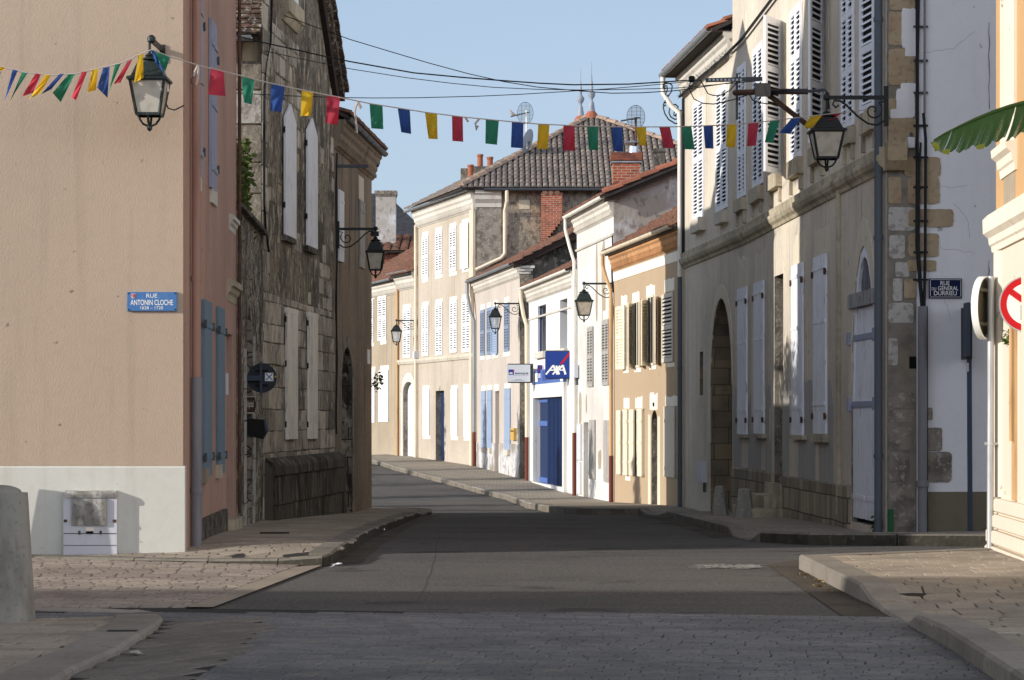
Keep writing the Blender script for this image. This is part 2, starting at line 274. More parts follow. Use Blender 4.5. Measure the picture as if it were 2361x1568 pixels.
# ------------------------------------------------------------------ mesh builder
class MB:
    def __init__(s): s.v=[]; s.f=[]; s.m=[]
    def add(s, vs, fs, mi=0):
        o=len(s.v); s.v += [Vector(x) for x in vs]; s.f += [[i+o for i in f] for f in fs]; s.m += [mi]*len(fs); return s
    def poly(s, vs, mi=0): return s.add(vs, [list(range(len(vs)))], mi)
    def hexa(s, p, mi=0):  # p: 8 points, bottom 4 (ccw from above) then top 4
        return s.add(p, [[3,2,1,0],[4,5,6,7],[0,1,5,4],[1,2,6,5],[2,3,7,6],[3,0,4,7]], mi)
    def box(s, a, b, mi=0):
        x0,y0,z0=a; x1,y1,z1=b
        return s.hexa([(x0,y0,z0),(x1,y0,z0),(x1,y1,z0),(x0,y1,z0),(x0,y0,z1),(x1,y0,z1),(x1,y1,z1),(x0,y1,z1)], mi)
    def bar(s, a, b, w, h=None, up=Vector((0,0,1)), mi=0):
        a=Vector(a); b=Vector(b); d=(b-a).normalized(); h=h or w
        x=d.cross(up)
        if x.length<1e-4: x=d.cross(Vector((1,0,0)))
        x.normalize(); y=x.cross(d)
        r=[(-1,-1),(1,-1),(1,1),(-1,1)]
        return s.hexa([a+x*w/2*i+y*h/2*j for i,j in r]+[b+x*w/2*i+y*h/2*j for i,j in r], mi)
    def tube(s, pts, r, n=8, mi=0, cap=True):
        pts=[Vector(p) for p in pts]; k=len(pts); rs = r if isinstance(r,(list,tuple)) else [r]*k
        prev=None; vs=[]
        for i,p in enumerate(pts):
            d=(pts[min(i+1,k-1)]-pts[max(i-1,0)]).normalized()
            if prev is None:
                x=d.cross(Vector((0,0,1)));
                if x.length<.05: x=d.cross(Vector((0,1,0)))
            else: x=prev-d*prev.dot(d)
            x.normalize(); prev=x; y=d.cross(x)
            vs += [p+(x*math.cos(2*math.pi*j/n)+y*math.sin(2*math.pi*j/n))*rs[i] for j in range(n)]
        fs=[[i*n+j, i*n+(j+1)%n, (i+1)*n+(j+1)%n, (i+1)*n+j] for i in range(k-1) for j in range(n)]
        if cap: fs += [list(range(n))[::-1], [(k-1)*n+j for j in range(n)]]
        return s.add(vs, fs, mi)
    def lathe(s, o, prof, n=16, mi=0):
        o=Vector(o); vs=[]; k=len(prof)
        for r,z in prof: vs += [o+Vector((r*math.cos(2*math.pi*j/n), r*math.sin(2*math.pi*j/n), z)) for j in range(n)]
        fs=[[i*n+j, i*n+(j+1)%n, (i+1)*n+(j+1)%n, (i+1)*n+j] for i in range(k-1) for j in range(n)]
        fs += [list(range(n))[::-1], [(k-1)*n+j for j in range(n)]]
        return s.add(vs, fs, mi)
    def build(s, name, m, parent=None, smooth=True, ang=40):
        org = parent_loc(parent) if parent else Vector((0,0,0))
        me = bpy.data.meshes.new(name)
        me.from_pydata([tuple(v-org) for v in s.v], [], s.f)
        ms = m if isinstance(m,(list,tuple)) else [m]
        for x in ms: me.materials.append(MATS[x])
        if len(ms)>1: me.polygons.foreach_set('material_index', s.m)
        uv = me.uv_layers.new(name='UVMap')
        data=[]
        for p in me.polygons:
            n=p.normal
            if abs(n.z)>.9: t=Vector((1,0,0)); b=Vector((0,1,0))
            else:
                t=Vector((-n.y,n.x,0)).normalized(); b=n.cross(t)
            for vi in p.vertices:
                w=me.vertices[vi].co+org
                data += [w.dot(t), w.dot(b)]
        uv.data.foreach_set('uv', data)
        if smooth:
            me.polygons.foreach_set('use_smooth',[True]*len(me.polygons)); me.set_sharp_from_angle(angle=R(ang))
        o = bpy.data.objects.new(name, me); COL.objects.link(o)
        if parent: o.parent = parent
        return o
ROOTLOC = {}
def parent_loc(p):
    l=Vector((0,0,0))
    while p is not None: l += p.location; p=p.parent
    return l
def thing(name, label, cat, loc=(0,0,0), group=None):
    o = bpy.data.objects.new(name, None); COL.objects.link(o); o.location=loc; o.empty_display_size=.2
    tag(o,label,cat,group); return o
def tag(o, label, cat, group=None, kind='thing'):
    o['label']=label; o['category']=cat; o['kind']=kind
    if group: o['group']=group
    return o
def struct(o): o['kind']='structure'; return o

# ------------------------------------------------------------------ frames and walls
class Frame:
    def __init__(s, o, t): 
        s.o=Vector((o[0],o[1])); s.t=Vector((t[0],t[1])).normalized(); s.n=Vector((s.t.y,-s.t.x)); s.brk=[]
    def P(s, a, z, n=0.):
        p=s.o+s.t*a+s.n*n; return Vector((p.x,p.y,z))
    def N(s, a=0): return Vector((s.n.x,s.n.y,0))
    def T(s, a=0): return Vector((s.t.x,s.t.y,0))
class Wall:
    def __init__(s, pts):
        s.xy=[Vector(((U-UC)/FP*D, D)) for U,D in pts]
        s.init()
    @classmethod
    def world(cls, xy):
        w=cls.__new__(cls); w.xy=[Vector(p) for p in xy]; w.init(); return w
    def init(s):
        s.cum=[0.]
        for a,b in zip(s.xy,s.xy[1:]): s.cum.append(s.cum[-1]+(b-a).length)
        s.L=s.cum[-1]; s.brk=s.cum[1:-1]
    def seg(s, a):
        i=0
        while i<len(s.xy)-2 and a>s.cum[i+1]: i+=1
        return i
    def P(s, a, z, n=0.):
        i=s.seg(a); p0=s.xy[i]; p1=s.xy[i+1]; t=(p1-p0).normalized()
        nn=Vector((t.y,-t.x))
        if n and s.brk:   # mitre at the bends
            for j in range(1,len(s.xy)-1):
                if abs(a-s.cum[j])<1e-6:
                    t0=(s.xy[j]-s.xy[j-1]).normalized(); t1=(s.xy[j+1]-s.xy[j]).normalized()
                    tm=(t0+t1).normalized(); nn=Vector((tm.y,-tm.x))
        p=p0+t*(a-s.cum[i])+nn*n
        return Vector((p.x,p.y,z))
    def T(s,a):
        i=s.seg(a); t=(s.xy[i+1]-s.xy[i]).normalized(); return Vector((t.x,t.y,0))
    def N(s,a):
        t=s.T(a); return Vector((t.y,-t.x,0))
    def frame(s,a):
        p=s.P(a,0); return Frame((p.x,p.y), s.T(a))
    def at(s, U, V):
        k=(U-UC)/FP; best=None
        for i in range(len(s.xy)-1):
            p0=s.xy[i]; d=s.xy[i+1]-p0
            # p0.x+d.x*w = k*(p0.y+d.y*w)
            den=d.x-k*d.y
            if abs(den)<1e-9: continue
            w=(k*p0.y-p0.x)/den
            out=max(0,-w,w-1) 
            D=p0.y+d.y*w
            if best is None or out<best[0]: best=(out, s.cum[i]+w*d.length, D)
        _,a,D=best
        return a, HC+(VH-V)/FP*D
    def s(s, U): return s.at(U,VH)[0]
    def z(s, U, V): return s.at(U,V)[1]
    def rect(s, U1,U2,V1,V2):
        a=s.s(U1); b=s.s(U2); um=(U1+U2)/2
        return a,b,s.z(um,V2),s.z(um,V1)
def splits(F, a, b): return [a]+[x for x in F.brk if a+1e-6<x<b-1e-6]+[b]
def fbox(mb, F, a,b,z1,z2,n1,n2, mi=0):
    ss=splits(F,a,b)
    return fext(mb, F, [(n1,z1),(n2,z1),(n2,z2),(n1,z2)], a, b, mi)
def fext(mb, F, prof, a, b, mi=0):
    ss=splits(F,a,b); k=len(prof); vs=[]
    for x in ss: vs += [F.P(x,z,n) for n,z in prof]
    fs=[[i*k+j,(i+1)*k+j,(i+1)*k+(j+1)%k,i*k+(j+1)%k] for i in range(len(ss)-1) for j in range(k)]
    fs += [list(range(k)), [(len(ss)-1)*k+j for j in range(k)][::-1]]
    return mb.add(vs, fs, mi)
def arcpts(o, n=10):
    a=(o['s2']-o['s1'])/2; sc=(o['s1']+o['s2'])/2; r=o['arch']; zs=o['z2']-r; out=[]
    for i in range(n+1):
        th=math.pi*i/n
        if o.get('pt'):
            x=-1+2*i/n; out.append((sc+a*x, zs+r*(1-abs(x)**1.6)))
        else: out.append((sc-a*math.cos(th), zs+r*math.sin(th)))
    return out
def panel(mb, F, s1, s2, z1, z2, ops=(), mi=0, rmi=0):
    ss=sorted(set([s1,s2]+[x for x in F.brk if s1<x<s2]+[x for o in ops for x in (o['s1'],o['s2'])]))
    zs=sorted(set([z1,z2]+[x for o in ops for x in (o['z1'],o['z2'])]))
    ss=[x for x in ss if s1-1e-6<=x<=s2+1e-6]; zs=[x for x in zs if z1-1e-6<=x<=z2+1e-6]
    for a,b in zip(ss,ss[1:]):
        for c_,d in zip(zs,zs[1:]):
            m=(a+b)/2; zm=(c_+d)/2
            if any(o['s1']<m<o['s2'] and o['z1']<zm<o['z2'] for o in ops): continue
            mb.poly([F.P(a,c_),F.P(b,c_),F.P(b,d),F.P(a,d)], mi)
    for o in ops:
        d=-o['d']; P=F.P
        if o.get('arch'):
            ap=arcpts(o); h=len(ap)//2; zsp=o['z2']-o['arch']
            for i in range(h): mb.poly([P(o['s1'],o['z2']),P(*ap[i]),P(*ap[i+1])], mi)
            for i in range(h,len(ap)-1): mb.poly([P(o['s2'],o['z2']),P(*ap[i]),P(*ap[i+1])], mi)
            mb.poly([P(o['s1'],o['z2']),P(*ap[h]),P(o['s2'],o['z2'])], mi)
            for (x,y),(x2,y2) in zip(ap,ap[1:]): mb.poly([P(x,y),P(x,y,d),P(x2,y2,d),P(x2,y2)], rmi)
            zt=zsp
        else:
            zt=o['z2']; mb.poly([P(o['s1'],zt),P(o['s1'],zt,d),P(o['s2'],zt,d),P(o['s2'],zt)], rmi)
        mb.poly([P(o['s1'],o['z1']),P(o['s1'],o['z1'],d),P(o['s1'],zt,d),P(o['s1'],zt)], rmi)
        mb.poly([P(o['s2'],o['z1']),P(o['s2'],zt),P(o['s2'],zt,d),P(o['s2'],o['z1'],d)], rmi)
        mb.poly([P(o['s1'],o['z1']),P(o['s2'],o['z1']),P(o['s2'],o['z1'],d),P(o['s1'],o['z1'],d)], rmi)
    return mb
def op(F, U1,U2,V1,V2,d=.25,arch=None,pt_=False):
    a,b,z1,z2=F.rect(U1,U2,V1,V2)
    o=dict(s1=a,s2=b,z1=z1,z2=z2,d=d)
    if arch: o['arch']=arch
    if pt_: o['pt']=True
    return o
def backing(o, F, name, m, parent, extra=.0, planks=0):
    mb=MB(); n=-o['d']
    fbox(mb,F,o['s1']-.02,o['s2']+.02,o['z1'],o['z2']+.02,n-.06,n+.002)
    return mb.build(name,m,parent,smooth=False)
def louvre(F, a,b,z1,z2,n,name,parent,m,pitch=.055,rails=1,arch=0., t=.035, st=.06, back='dark_gap', cov=.56):
    """louvred shutter leaf: stiles, rails, tilted slats over a backing panel, dark by default to stand in for shade"""
    mb=MB(); w=b-a; st=min(st,w*.18)
    fbox(mb,F,a,a+st,z1,z2-arch*.6,n,n+t); fbox(mb,F,b-st,b,z1,z2,n,n+t)
    H=z2-z1; rl=.10
    zs=[z1]+[z1+H*(i+1)/(rails+1)-rl/2 for i in range(rails)]+[z2-rl-.02]
    for i,z in enumerate(zs): fbox(mb,F,a+st,b-st,z,z+rl+(.02 if i==len(zs)-1 else 0)-(arch*.3 if i==len(zs)-1 else 0),n+.002,n+t-.002)
    for i in range(len(zs)-1):
        lo=zs[i]+rl; hi=zs[i+1]; k=max(2,int((hi-lo)/pitch)); p=(hi-lo)/k
        for j in range(k):
            z=lo+p*(j+.12)
            fext(mb,F,[(n+t-.004,z),(n+t-.004,z+.008),(n+.006,z+p*cov),(n+.006,z+p*cov-.008)],a+st,b-st)
    if arch: mb.poly([F.P(a,z2-arch*.6,n+t),F.P(b-st,z2-.001,n+t),F.P(a+st,z2-arch*.6,n+t)])
    fbox(mb,F,a+st*.6,b-st*.6,z1+.02,z2-.04-arch,n-.004,n+.003,1)  # backing panel; its default dark colour paints the shade between slats
    return mb.build(name,[m,back],parent,smooth=False)
def planks(F,a,b,z1,z2,n,name,parent,m,k=3,bars=(.12,.88),t=.035,top=None,barm=None):
    mb=MB(); w=(b-a)/k
    for i in range(k):
        zt=z2
        if top=='point': 
            f=lambda x: z2-abs(x-(a+b)/2)/((b-a)/2)*.28
            vs=[F.P(a+w*i+.002,z1,n),F.P(a+w*(i+1)-.002,z1,n),F.P(a+w*(i+1)-.002,z1,n+t),F.P(a+w*i+.002,z1,n+t)]
            vt=[F.P(a+w*i+.002,f(a+w*i),n),F.P(a+w*(i+1)-.002,f(a+w*(i+1)),n),F.P(a+w*(i+1)-.002,f(a+w*(i+1)),n+t),F.P(a+w*i+.002,f(a+w*i),n+t)]
            mb.hexa([vs[3],vs[2],vs[1],vs[0],vt[3],vt[2],vt[1],vt[0]])
        else:
            j=random.uniform(-.004,.004); fbox(mb,F,a+w*i+.003,a+w*(i+1)-.003,z1+abs(j),zt,n,n+t+j*.5)
    fbox(mb,F,a+.004,b-.004,z1+.01,z2-(.3 if top else .01),n-.004,n+t*.5,1)
    for r_ in bars: 
        z=z1+(z2-z1)*r_; fbox(mb,F,a+.02,b-.02,z-.03,z+.03,n+t*.9,n+t+.012)
    return mb.build(name,[m,'dark_gap'],parent,smooth=False)
def hinges(F,s,z1,z2,n,parent,m='iron_black',fr=(.14,.86),w=.16):
    for f in fr:
        mb=MB(); z=z1+(z2-z1)*f
        fbox(mb,F,s-w/2,s+w/2,z-.022,z+.022,n,n+.02); fbox(mb,F,s-.02,s+.02,z-.05,z+.05,n+.002,n+.035)
        mb.build('hinge',m,parent,smooth=False)
def pair(F,U1,U2,V1,V2,n,parent,m,kind='louvre',**kw):
    a,b,z1,z2=F.rect(U1,U2,V1,V2); mid=(a+b)/2; out=[]
    for x,y in ((a,mid-.006),(mid+.006,b)):
        out.append((louvre if kind=='louvre' else planks)(F,x,y,z1,z2,n,'shutter',parent,m,**kw))
    return (a,b,z1,z2),out
def leaf_open(F,Uh,Ua,V1,V2,parent,m,kind='louvre',w=.5,inward=-1,n0=.03,**kw):
    """leaf hinged at photo column Uh, swung so that its free edge shows at Ua"""
    s,z2=F.at(Uh,V1); z1=F.z(Uh,V2)
    h=F.P(s,0,n0); T=F.T(s); N=F.N(s); best=None
    for deg in range(0,172,2):
        d=T*math.cos(R(deg))*inward+N*math.sin(R(deg)); e=h+d*w
        U=UC+FP*e.x/e.y
        if best is None or abs(U-Ua)<best[0]: best=(abs(U-Ua),d,deg)
    d=best[1]
    e=h+d*w
    a_,b_=(e,h) if UC+FP*e.x/e.y < Uh else (h,e)
    fr=Frame((a_.x,a_.y),((b_-a_).x,(b_-a_).y))
    if kind=='louvre': kw.setdefault('back',m)
    return (louvre if kind=='louvre' else planks)(fr,0,w,z1,z2,0,'shutter',parent,m,**kw)
def gutter(F,s1,s2,z,n,parent,m='zinc',r=.065,name='gutter'):
    mb=MB(); ss=splits(F,s1,s2); prof=[(n+r*math.cos(a),z+r*math.sin(a)) for a in [math.pi+math.pi*i/8 for i in range(9)]]
    prof += [(x[0]*1,x[1]+.0) for x in [(n+r-.012,z),(n-r+.012,z)]]
    inner=[(n+(r-.012)*math.cos(a),z+(r-.012)*math.sin(a)) for a in [2*math.pi-math.pi*i/8 for i in range(9)]]
    fext(mb,F,prof[:9]+inner,s1,s2)
    k=int((s2-s1)/.9)
    for i in range(1,k): fext(mb,F,[(n+(r+.006)*math.cos(a),z+(r+.006)*math.sin(a)) for a in [math.pi+math.pi*j/8 for j in range(9)]],s1+i*.9,s1+i*.9+.03)
    return mb.build(name,m,parent)
def pipe(F,s,z1,z2,n,parent,m,r=.05,top=None,name='downpipe',seg=2.2,shoe=None):
    mb=MB(); mi=0
    mb.tube([F.P(s,z1,n),F.P(s,z2,n)],r,10)
    z=z1+1.1
    while z<z2-.2:
        mb.tube([F.P(s,z-.03,n),F.P(s,z+.03,n)],r*1.18,10); z+=seg
    if top: mb.tube([F.P(s,z2-.01,n)]+[F.P(*t_) for t_ in top],r,10)
    if shoe: mb.tube([F.P(s,z1-.001,n),F.P(s,z1+shoe,n)],r*1.08,10,mi=1)
    return mb.build(name,[m,'pipe_rust'],parent)
def roofplane(name,pts,m,parent,pitch=.2,row=.36,kind='canal',base='tile_base',th=.07):
    pts=[Vector(p) for p in pts]; p0=pts[0]; ex=(pts[1]-p0).normalized(); nz=ex.cross(pts[-1]-p0).normalized()
    if nz.z<0: nz=-nz
    ey=nz.cross(ex)
    P2=[((p-p0).dot(ex),(p-p0).dot(ey)) for p in pts]
    mb=MB(); k=len(pts)
    top=[p for p in pts]; bot=[p-nz*th for p in pts]
    mb.add(top+bot,[list(range(k)),[k+i for i in range(k)][::-1]]+[[i,k+i,k+(i+1)%k,(i+1)%k] for i in range(k)],1)
    xs=[p[0] for p in P2]; x=min(xs)+pitch/2
    while x<max(xs):
        ys=[]
        for (xa,ya),(xb,yb) in zip(P2,P2[1:]+P2[:1]):
            if (xa-x)*(xb-x)<0: ys.append(ya+(yb-ya)*(x-xa)/(xb-xa))
        if len(ys)>=2:
            y=min(ys)-.04; ym=max(ys)
            while y<ym-.05:
                L=min(row*1.12,ym-y); j=random.uniform(-.008,.008); jz=random.uniform(0,.012)
                if kind=='canal':
                    vs=[]
                    for yy,r_,z0 in ((y,.46*pitch,.045+jz),(y+L,.38*pitch,.012)):
                        for i in range(7):
                            a=math.pi*i/6; vs.append(p0+ex*(x+j-r_*math.cos(a))+ey*yy+nz*(z0+r_*.75*math.sin(a)))
                    mb.add(vs,[[i,i+1,8+i,7+i] for i in range(6)]+[[6,5,4,3,2,1,0]])
                else:
                    sk=random.uniform(-.012,.012)
                    o_=p0+ex*(x+j)+ey*y; w=pitch*.485
                    mb.hexa([o_-ex*w+nz*.012+ey*sk,o_+ex*w+nz*.012-ey*sk,o_+ex*w+ey*L,o_-ex*w+ey*L,
                             o_-ex*w+nz*(.04+jz)+ey*sk,o_+ex*w+nz*(.04+jz)-ey*sk,o_+ex*w+ey*L+nz*.02,o_-ex*w+ey*L+nz*.02])
                y+=row
        x+=pitch
    return mb.build(name,[m,base],parent)
def hiptiles(name,a,b,m,parent,r=.11,L=.42):
    a=Vector(a); b=Vector(b); d=b-a; n=int(d.length/L); mb=MB(); u=d.normalized(); x=u.cross(Vector((0,0,1))).normalized(); y=x.cross(u)
    for i in range(n):
        p=a+u*L*i; vs=[]
        for off,r_,z in ((0,r,.03),(L*1.08,r*.85,.0)):
            for k in range(7):
                t=math.pi*k/6; vs.append(p+u*off+x*r_*math.cos(t)+y*(r_*math.sin(t)+z))
        mb.add(vs,[[k,k+1,8+k,7+k] for k in range(6)]+[[6,5,4,3,2,1,0]])
    return mb.build(name,m,parent)
def textpart(parent,s,F,a,b,z1,z2,n,m,name='lettering',bold=.012,t=.004,stretch=True):
    cu=bpy.data.curves.new('lettering','FONT'); cu.body=s; cu.offset=bold; cu.extrude=.0
    o=bpy.data.objects.new('tmp_text',cu); COL.objects.link(o)
    dg=bpy.context.evaluated_depsgraph_get(); me=bpy.data.meshes.new_from_object(o.evaluated_get(dg))
    bpy.data.objects.remove(o); 
    xs=[v.co.x for v in me.vertices]; ys=[v.co.y for v in me.vertices]
    x0,x1,y0,y1=min(xs),max(xs),min(ys),max(ys)
    mb=MB(); vs=[F.P(a+(v.co.x-x0)/(x1-x0)*(b-a), z1+(v.co.y-y0)/(y1-y0)*(z2-z1), n) for v in me.vertices]
    mb.add(vs,[list(p.vertices) for p in me.polygons])
    bpy.data.meshes.remove(me); bpy.data.curves.remove(cu)
    return mb.build(name,m,parent,smooth=False)
def blob_poly(mb,F,s,z,n,w,h,seed,k=14,rag=.18,t=.008,sq=4):
    """irregular patch of plaster / stone standing t proud of the wall"""
    rnd=random.Random(seed); ps=[]
    for i in range(k):
        a=2*math.pi*i/k; ca,sa=math.cos(a),math.sin(a)
        e=1/(abs(ca)**sq+abs(sa)**sq)**(1/sq); f=1+rnd.uniform(-rag,rag)
        ps.append((s+w/2*ca*e*f, z+h/2*sa*e*f))
    poly_prism(mb,F,ps,n,n+t)
def blockwall(mb,F,a,b,z1,z2,hr,wr,seed,n=.01,gap=.012,skip=None,depth=.03):
    r=random.Random(seed); z=z1
    while z<z2-.08:
        h=min(r.uniform(*hr),z2-z); s=a-r.uniform(0,wr[0])
        while s<b:
            w=r.uniform(*wr); x0=max(s,a); x1=min(s+w,b); s+=w
            if x1-x0<.06 or (skip and skip((x0+x1)/2,z+h/2)): continue
            j=lambda:r.uniform(-.01,.01); t=n+r.uniform(0,.02); g=gap/2
            q4=[(x0+g+j()*.6,z+g+j()),(x1-g+j()*.6,z+g+j()),(x1-g+j()*.6,z+h-g+j()),(x0+g+j()*.6,z+h-g+j())]
            i4=[(q4[0][0]+.012,q4[0][1]+.012),(q4[1][0]-.012,q4[1][1]+.012),(q4[2][0]-.012,q4[2][1]-.012),(q4[3][0]+.012,q4[3][1]-.012)]
            A=[F.P(x,y,-.01) for x,y in q4]; B=[F.P(x,y,t-.01) for x,y in q4]; C_=[F.P(x,y,t) for x,y in i4]
            mb.add(A+B+C_,[[i,(i+1)%4,4+(i+1)%4,4+i] for i in range(4)]+[[4+i,4+(i+1)%4,8+(i+1)%4,8+i] for i in range(4)]+[[8,9,10,11]])
        z+=h
    return mb
def poly_prism(mb,F,ps,n1,n2,mi=0):
    k=len(ps)
    mb.add([F.P(a,z,n1) for a,z in ps]+[F.P(a,z,n2) for a,z in ps],[[k+i for i in range(k)],list(range(k))[::-1]]+[[i,(i+1)%k,k+(i+1)%k,k+i] for i in range(k)],mi)
# ------------------------------------------------------------------ ground
def sheet(name, poly, h, m, step=None, kind='structure', parent=None):
    bm=bmesh.new(); vs=[bm.verts.new((p[0],p[1],0)) for p in poly]; bm.faces.new(vs)
    ys=[p[1] for p in poly]; xs=[p[0] for p in poly]
    cuts=[(1,y) for y,_ in ZR if min(ys)<y<max(ys)]
    y0=25
    if step:
        cuts += [(1,min(ys)+step*i) for i in range(1,int((max(ys)-min(ys))/step)+1)]
        cuts += [(0,min(xs)+step*i) for i in range(1,int((max(xs)-min(xs))/step)+1)]
    for ax,v in cuts:
        co=Vector((0,0,0)); co[ax]=v; no=Vector((0,0,0)); no[ax]=1
        bmesh.ops.bisect_plane(bm, geom=bm.verts[:]+bm.edges[:]+bm.faces[:], plane_co=co, plane_no=no)
    hf = h if callable(h) else (lambda x,y:h)
    for v in bm.verts: v.co.z=zroad(v.co.y)+hf(v.co.x,v.co.y)
    bmesh.ops.recalc_face_normals(bm, faces=bm.faces[:])
    if sum(f.normal.z for f in bm.faces)<0: bmesh.ops.reverse_faces(bm, faces=bm.faces[:])
    mb=MB(); bm.verts.index_update()
    mb.add([v.co.copy() for v in bm.verts],[[v.index for v in f.verts] for f in bm.faces]); bm.free()
    o=mb.build(name,m,parent); o['kind']=kind
    return o
struct(sheet('ground',[(-400,-60),(400,-60),(400,600),(-400,600)],-.05,'earth'))
sheet('road',[(-60,14),(60,14),(60,150),(-60,150)],0,'asphalt')
g=lambda U,V,h=0:gnd(U,V,h).xy
def gl(lst,h=0): return [tuple(g(*p,h)) for p in lst]
# foreground crossing of dark pavers, side street of reddish pavers, stone band
bandL=[(425,1404.7),(677,1310.7)]; bandR=[(492,1404.7),(745,1306)]
sheet('crossing_paving',[(-30,4)]+[(30,4)]+[(30,16.2)]+gl([(1948,1426.7),(1945,1425),(492,1404.7),(425,1404.7)])+[(-30,g(425,1404.7)[1])],.004,'sand_joint')
sheet('side_street',[(-30,g(425,1404.7)[1]+.002)]+gl([(424,1404.5),(676,1310.7)])+[(-30,g(676,1310)[1]+2.0)],.004,'sand_joint')
sheet('border_strip',gl([(426,1404.5),(491,1404.5),(745,1306),(680,1310.7)]),.017,'band_stone')

def offset_line(pts,w):
    out=[]
    for i,p in enumerate(pts):
        a=Vector(pts[max(i-1,0)]); b=Vector(pts[min(i+1,len(pts)-1)]); t=(b-a).normalized()
        out.append(Vector(p)+Vector((-t.y,t.x))*w)
    return out
def densify(pts,hs,step):
    P=[];H=[]
    for (a,b),(ha,hb) in zip(zip(pts,pts[1:]),zip(hs,hs[1:])):
        a=Vector(a);b=Vector(b);n=max(1,round((b-a).length/step))
        for i in range(n): P.append(a+(b-a)*i/n); H.append(ha+(hb-ha)*i/n)
    P.append(Vector(pts[-1])); H.append(hs[-1]); return P,H
KERBS=[]
def kerb(lst,side,w,m,step=1.0,world=None,face=None):
    """lst: photo points of the kerb foot with the kerb height there; side +1 = pavement to the left of travel"""
    pts=world or [tuple(g(u,v)) for u,v,h in lst]; hs=[x[-1] for x in lst]
    P,H=densify(pts,hs,step); I=offset_line(P,side*w)
    mb=MB()
    for i in range(len(P)-1):
        a,b=P[i],P[i+1]; t=(b-a).normalized()*.008; c_,d=I[i],I[i+1]
        za,zb=zroad(a.y),zroad(b.y); bev=.022
        f0=a+(c_-a)*bev/w; f1=b+(d-b)*bev/w
        def v(p,z,sgn): p=p+t*sgn; return Vector((p.x,p.y,z))
        j=random.uniform(-.004,.004)
        A=[v(a,za-.12,1),v(a,za+max(H[i]-bev,.002),1),v(f0,za+H[i]+j,1),v(c_,za+H[i]+j,1),v(c_,za-.12,1)]
        B=[v(b,zb-.12,-1),v(b,zb+max(H[i+1]-bev,.002),-1),v(f1,zb+H[i+1]+j,-1),v(d,zb+H[i+1]+j,-1),v(d,zb-.12,-1)]
        fs=[[0,1,6,5],[1,2,7,6],[2,3,8,7],[3,4,9,8],[4,3,2,1,0],[5,6,7,8,9]]
        if side>0: fs=[f[::-1] for f in fs]
        o0=len(mb.m); mb.add(A+B,fs)
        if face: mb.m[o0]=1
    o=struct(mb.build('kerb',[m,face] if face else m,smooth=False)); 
    KERBS.append((P,H,I)); return P,H,I
def hfun(P,H,I,base,cross=.004):
    """pavement height: follows the nearest kerb stones, with a slight crossfall"""
    def f(x,y):
        p=Vector((x,y)); sw=sh=0; dm=1e9
        for q_,h in zip(I,H):
            d2=(q_-p).length_squared; w=1/(d2*d2+1e-6); sw+=w; sh+=w*h; dm=min(dm,d2)
        return sh/sw-.008+cross*min(math.sqrt(dm),4)
    return f
# left pavement (in front of the corner house and the stone house)
kl=[(-260,1284,.035),(75,1291,.035),(307.6,1297,.045),(478.5,1302,.055),(640,1305.5,.075),(745,1306.8,.11),(766,1303,.13),(780.5,1292.4,.14),(809.8,1270.5,.14),(844,1248.5,.14),(883,1229,.14),(927,1209.4,.14),(961,1194.8,.12),(978,1190,.05)]
ext=[tuple(gnd(978,1190).xy+Vector((.10,1.6))),tuple(gnd(978,1190).xy+Vector((-.5,3.2))),tuple(gnd(978,1190).xy+Vector((-8,6)))]
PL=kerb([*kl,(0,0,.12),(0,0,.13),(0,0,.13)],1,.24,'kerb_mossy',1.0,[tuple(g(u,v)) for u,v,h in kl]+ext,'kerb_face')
poly=[tuple(p) for p in PL[2]]+[(-11,40),(-11,26.5)]
sheet('pavement',poly,(lambda f:lambda x,y:f(x,y)-.015)(hfun(*PL,.145)),'sand_joint',.6)
# near left pavement carrying the bollard
kn=[(60,1640,.075),(167.5,1568,.075),(273.4,1519,.075),(328,1483,.075),(362,1459.4,.07),(376,1439,.055),(374.3,1427,.03),(360,1416,.014),(320,1409,.012),(239,1404.7,.012),(78,1402,.012),(-400,1398,.012)]
PN=kerb(kn,1,.34,'kerb_stone',.8)
sheet('pavement',[tuple(p) for p in PN[2]]+[(-9,16.5),(-9,9),(-3.3,9)],(lambda f:lambda x,y:f(x,y)-.015)(hfun(*PN,.07)),'sand_joint',.5)
# brown paver gutter that follows that kerb
o1=offset_line(PN[0][:-3],-.01); o2=offset_line(PN[0][:-3],-.72)
idx=[i for i,p in enumerate(o1) if p.y<17.05 and p.x>-3.9 and o2[i].y<17.2]
sheet('gutter_strip',[tuple(o1[i]) for i in idx]+[tuple(o2[i]) for i in idx[::-1]],.021,'sand_joint')
# far right pavement
kr0=[(2560,1262,.15),(2276.5,1260.5,.15),(1864,1257,.15),(1752,1250.5,.14)]
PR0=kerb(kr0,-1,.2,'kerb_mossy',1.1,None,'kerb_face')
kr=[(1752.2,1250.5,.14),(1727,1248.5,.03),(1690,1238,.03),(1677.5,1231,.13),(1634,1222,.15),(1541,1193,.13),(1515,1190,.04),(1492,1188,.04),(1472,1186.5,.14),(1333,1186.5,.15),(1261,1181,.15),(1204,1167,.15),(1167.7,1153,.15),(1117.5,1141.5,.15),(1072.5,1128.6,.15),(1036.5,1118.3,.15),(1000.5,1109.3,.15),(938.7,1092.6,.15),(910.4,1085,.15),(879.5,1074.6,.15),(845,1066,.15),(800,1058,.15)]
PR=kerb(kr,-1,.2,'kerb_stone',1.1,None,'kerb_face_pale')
sheet('pavement',[tuple(p) for p in PR0[2]]+[tuple(p) for p in PR[2]]+[(-3,100),(1.5,86),(5,66),(7.5,50),(8.5,34),(9.5,30)],hfun(PR0[0]+PR[0],PR0[1]+PR[1],PR0[2]+PR[2],.145),'pavers_far',.9)
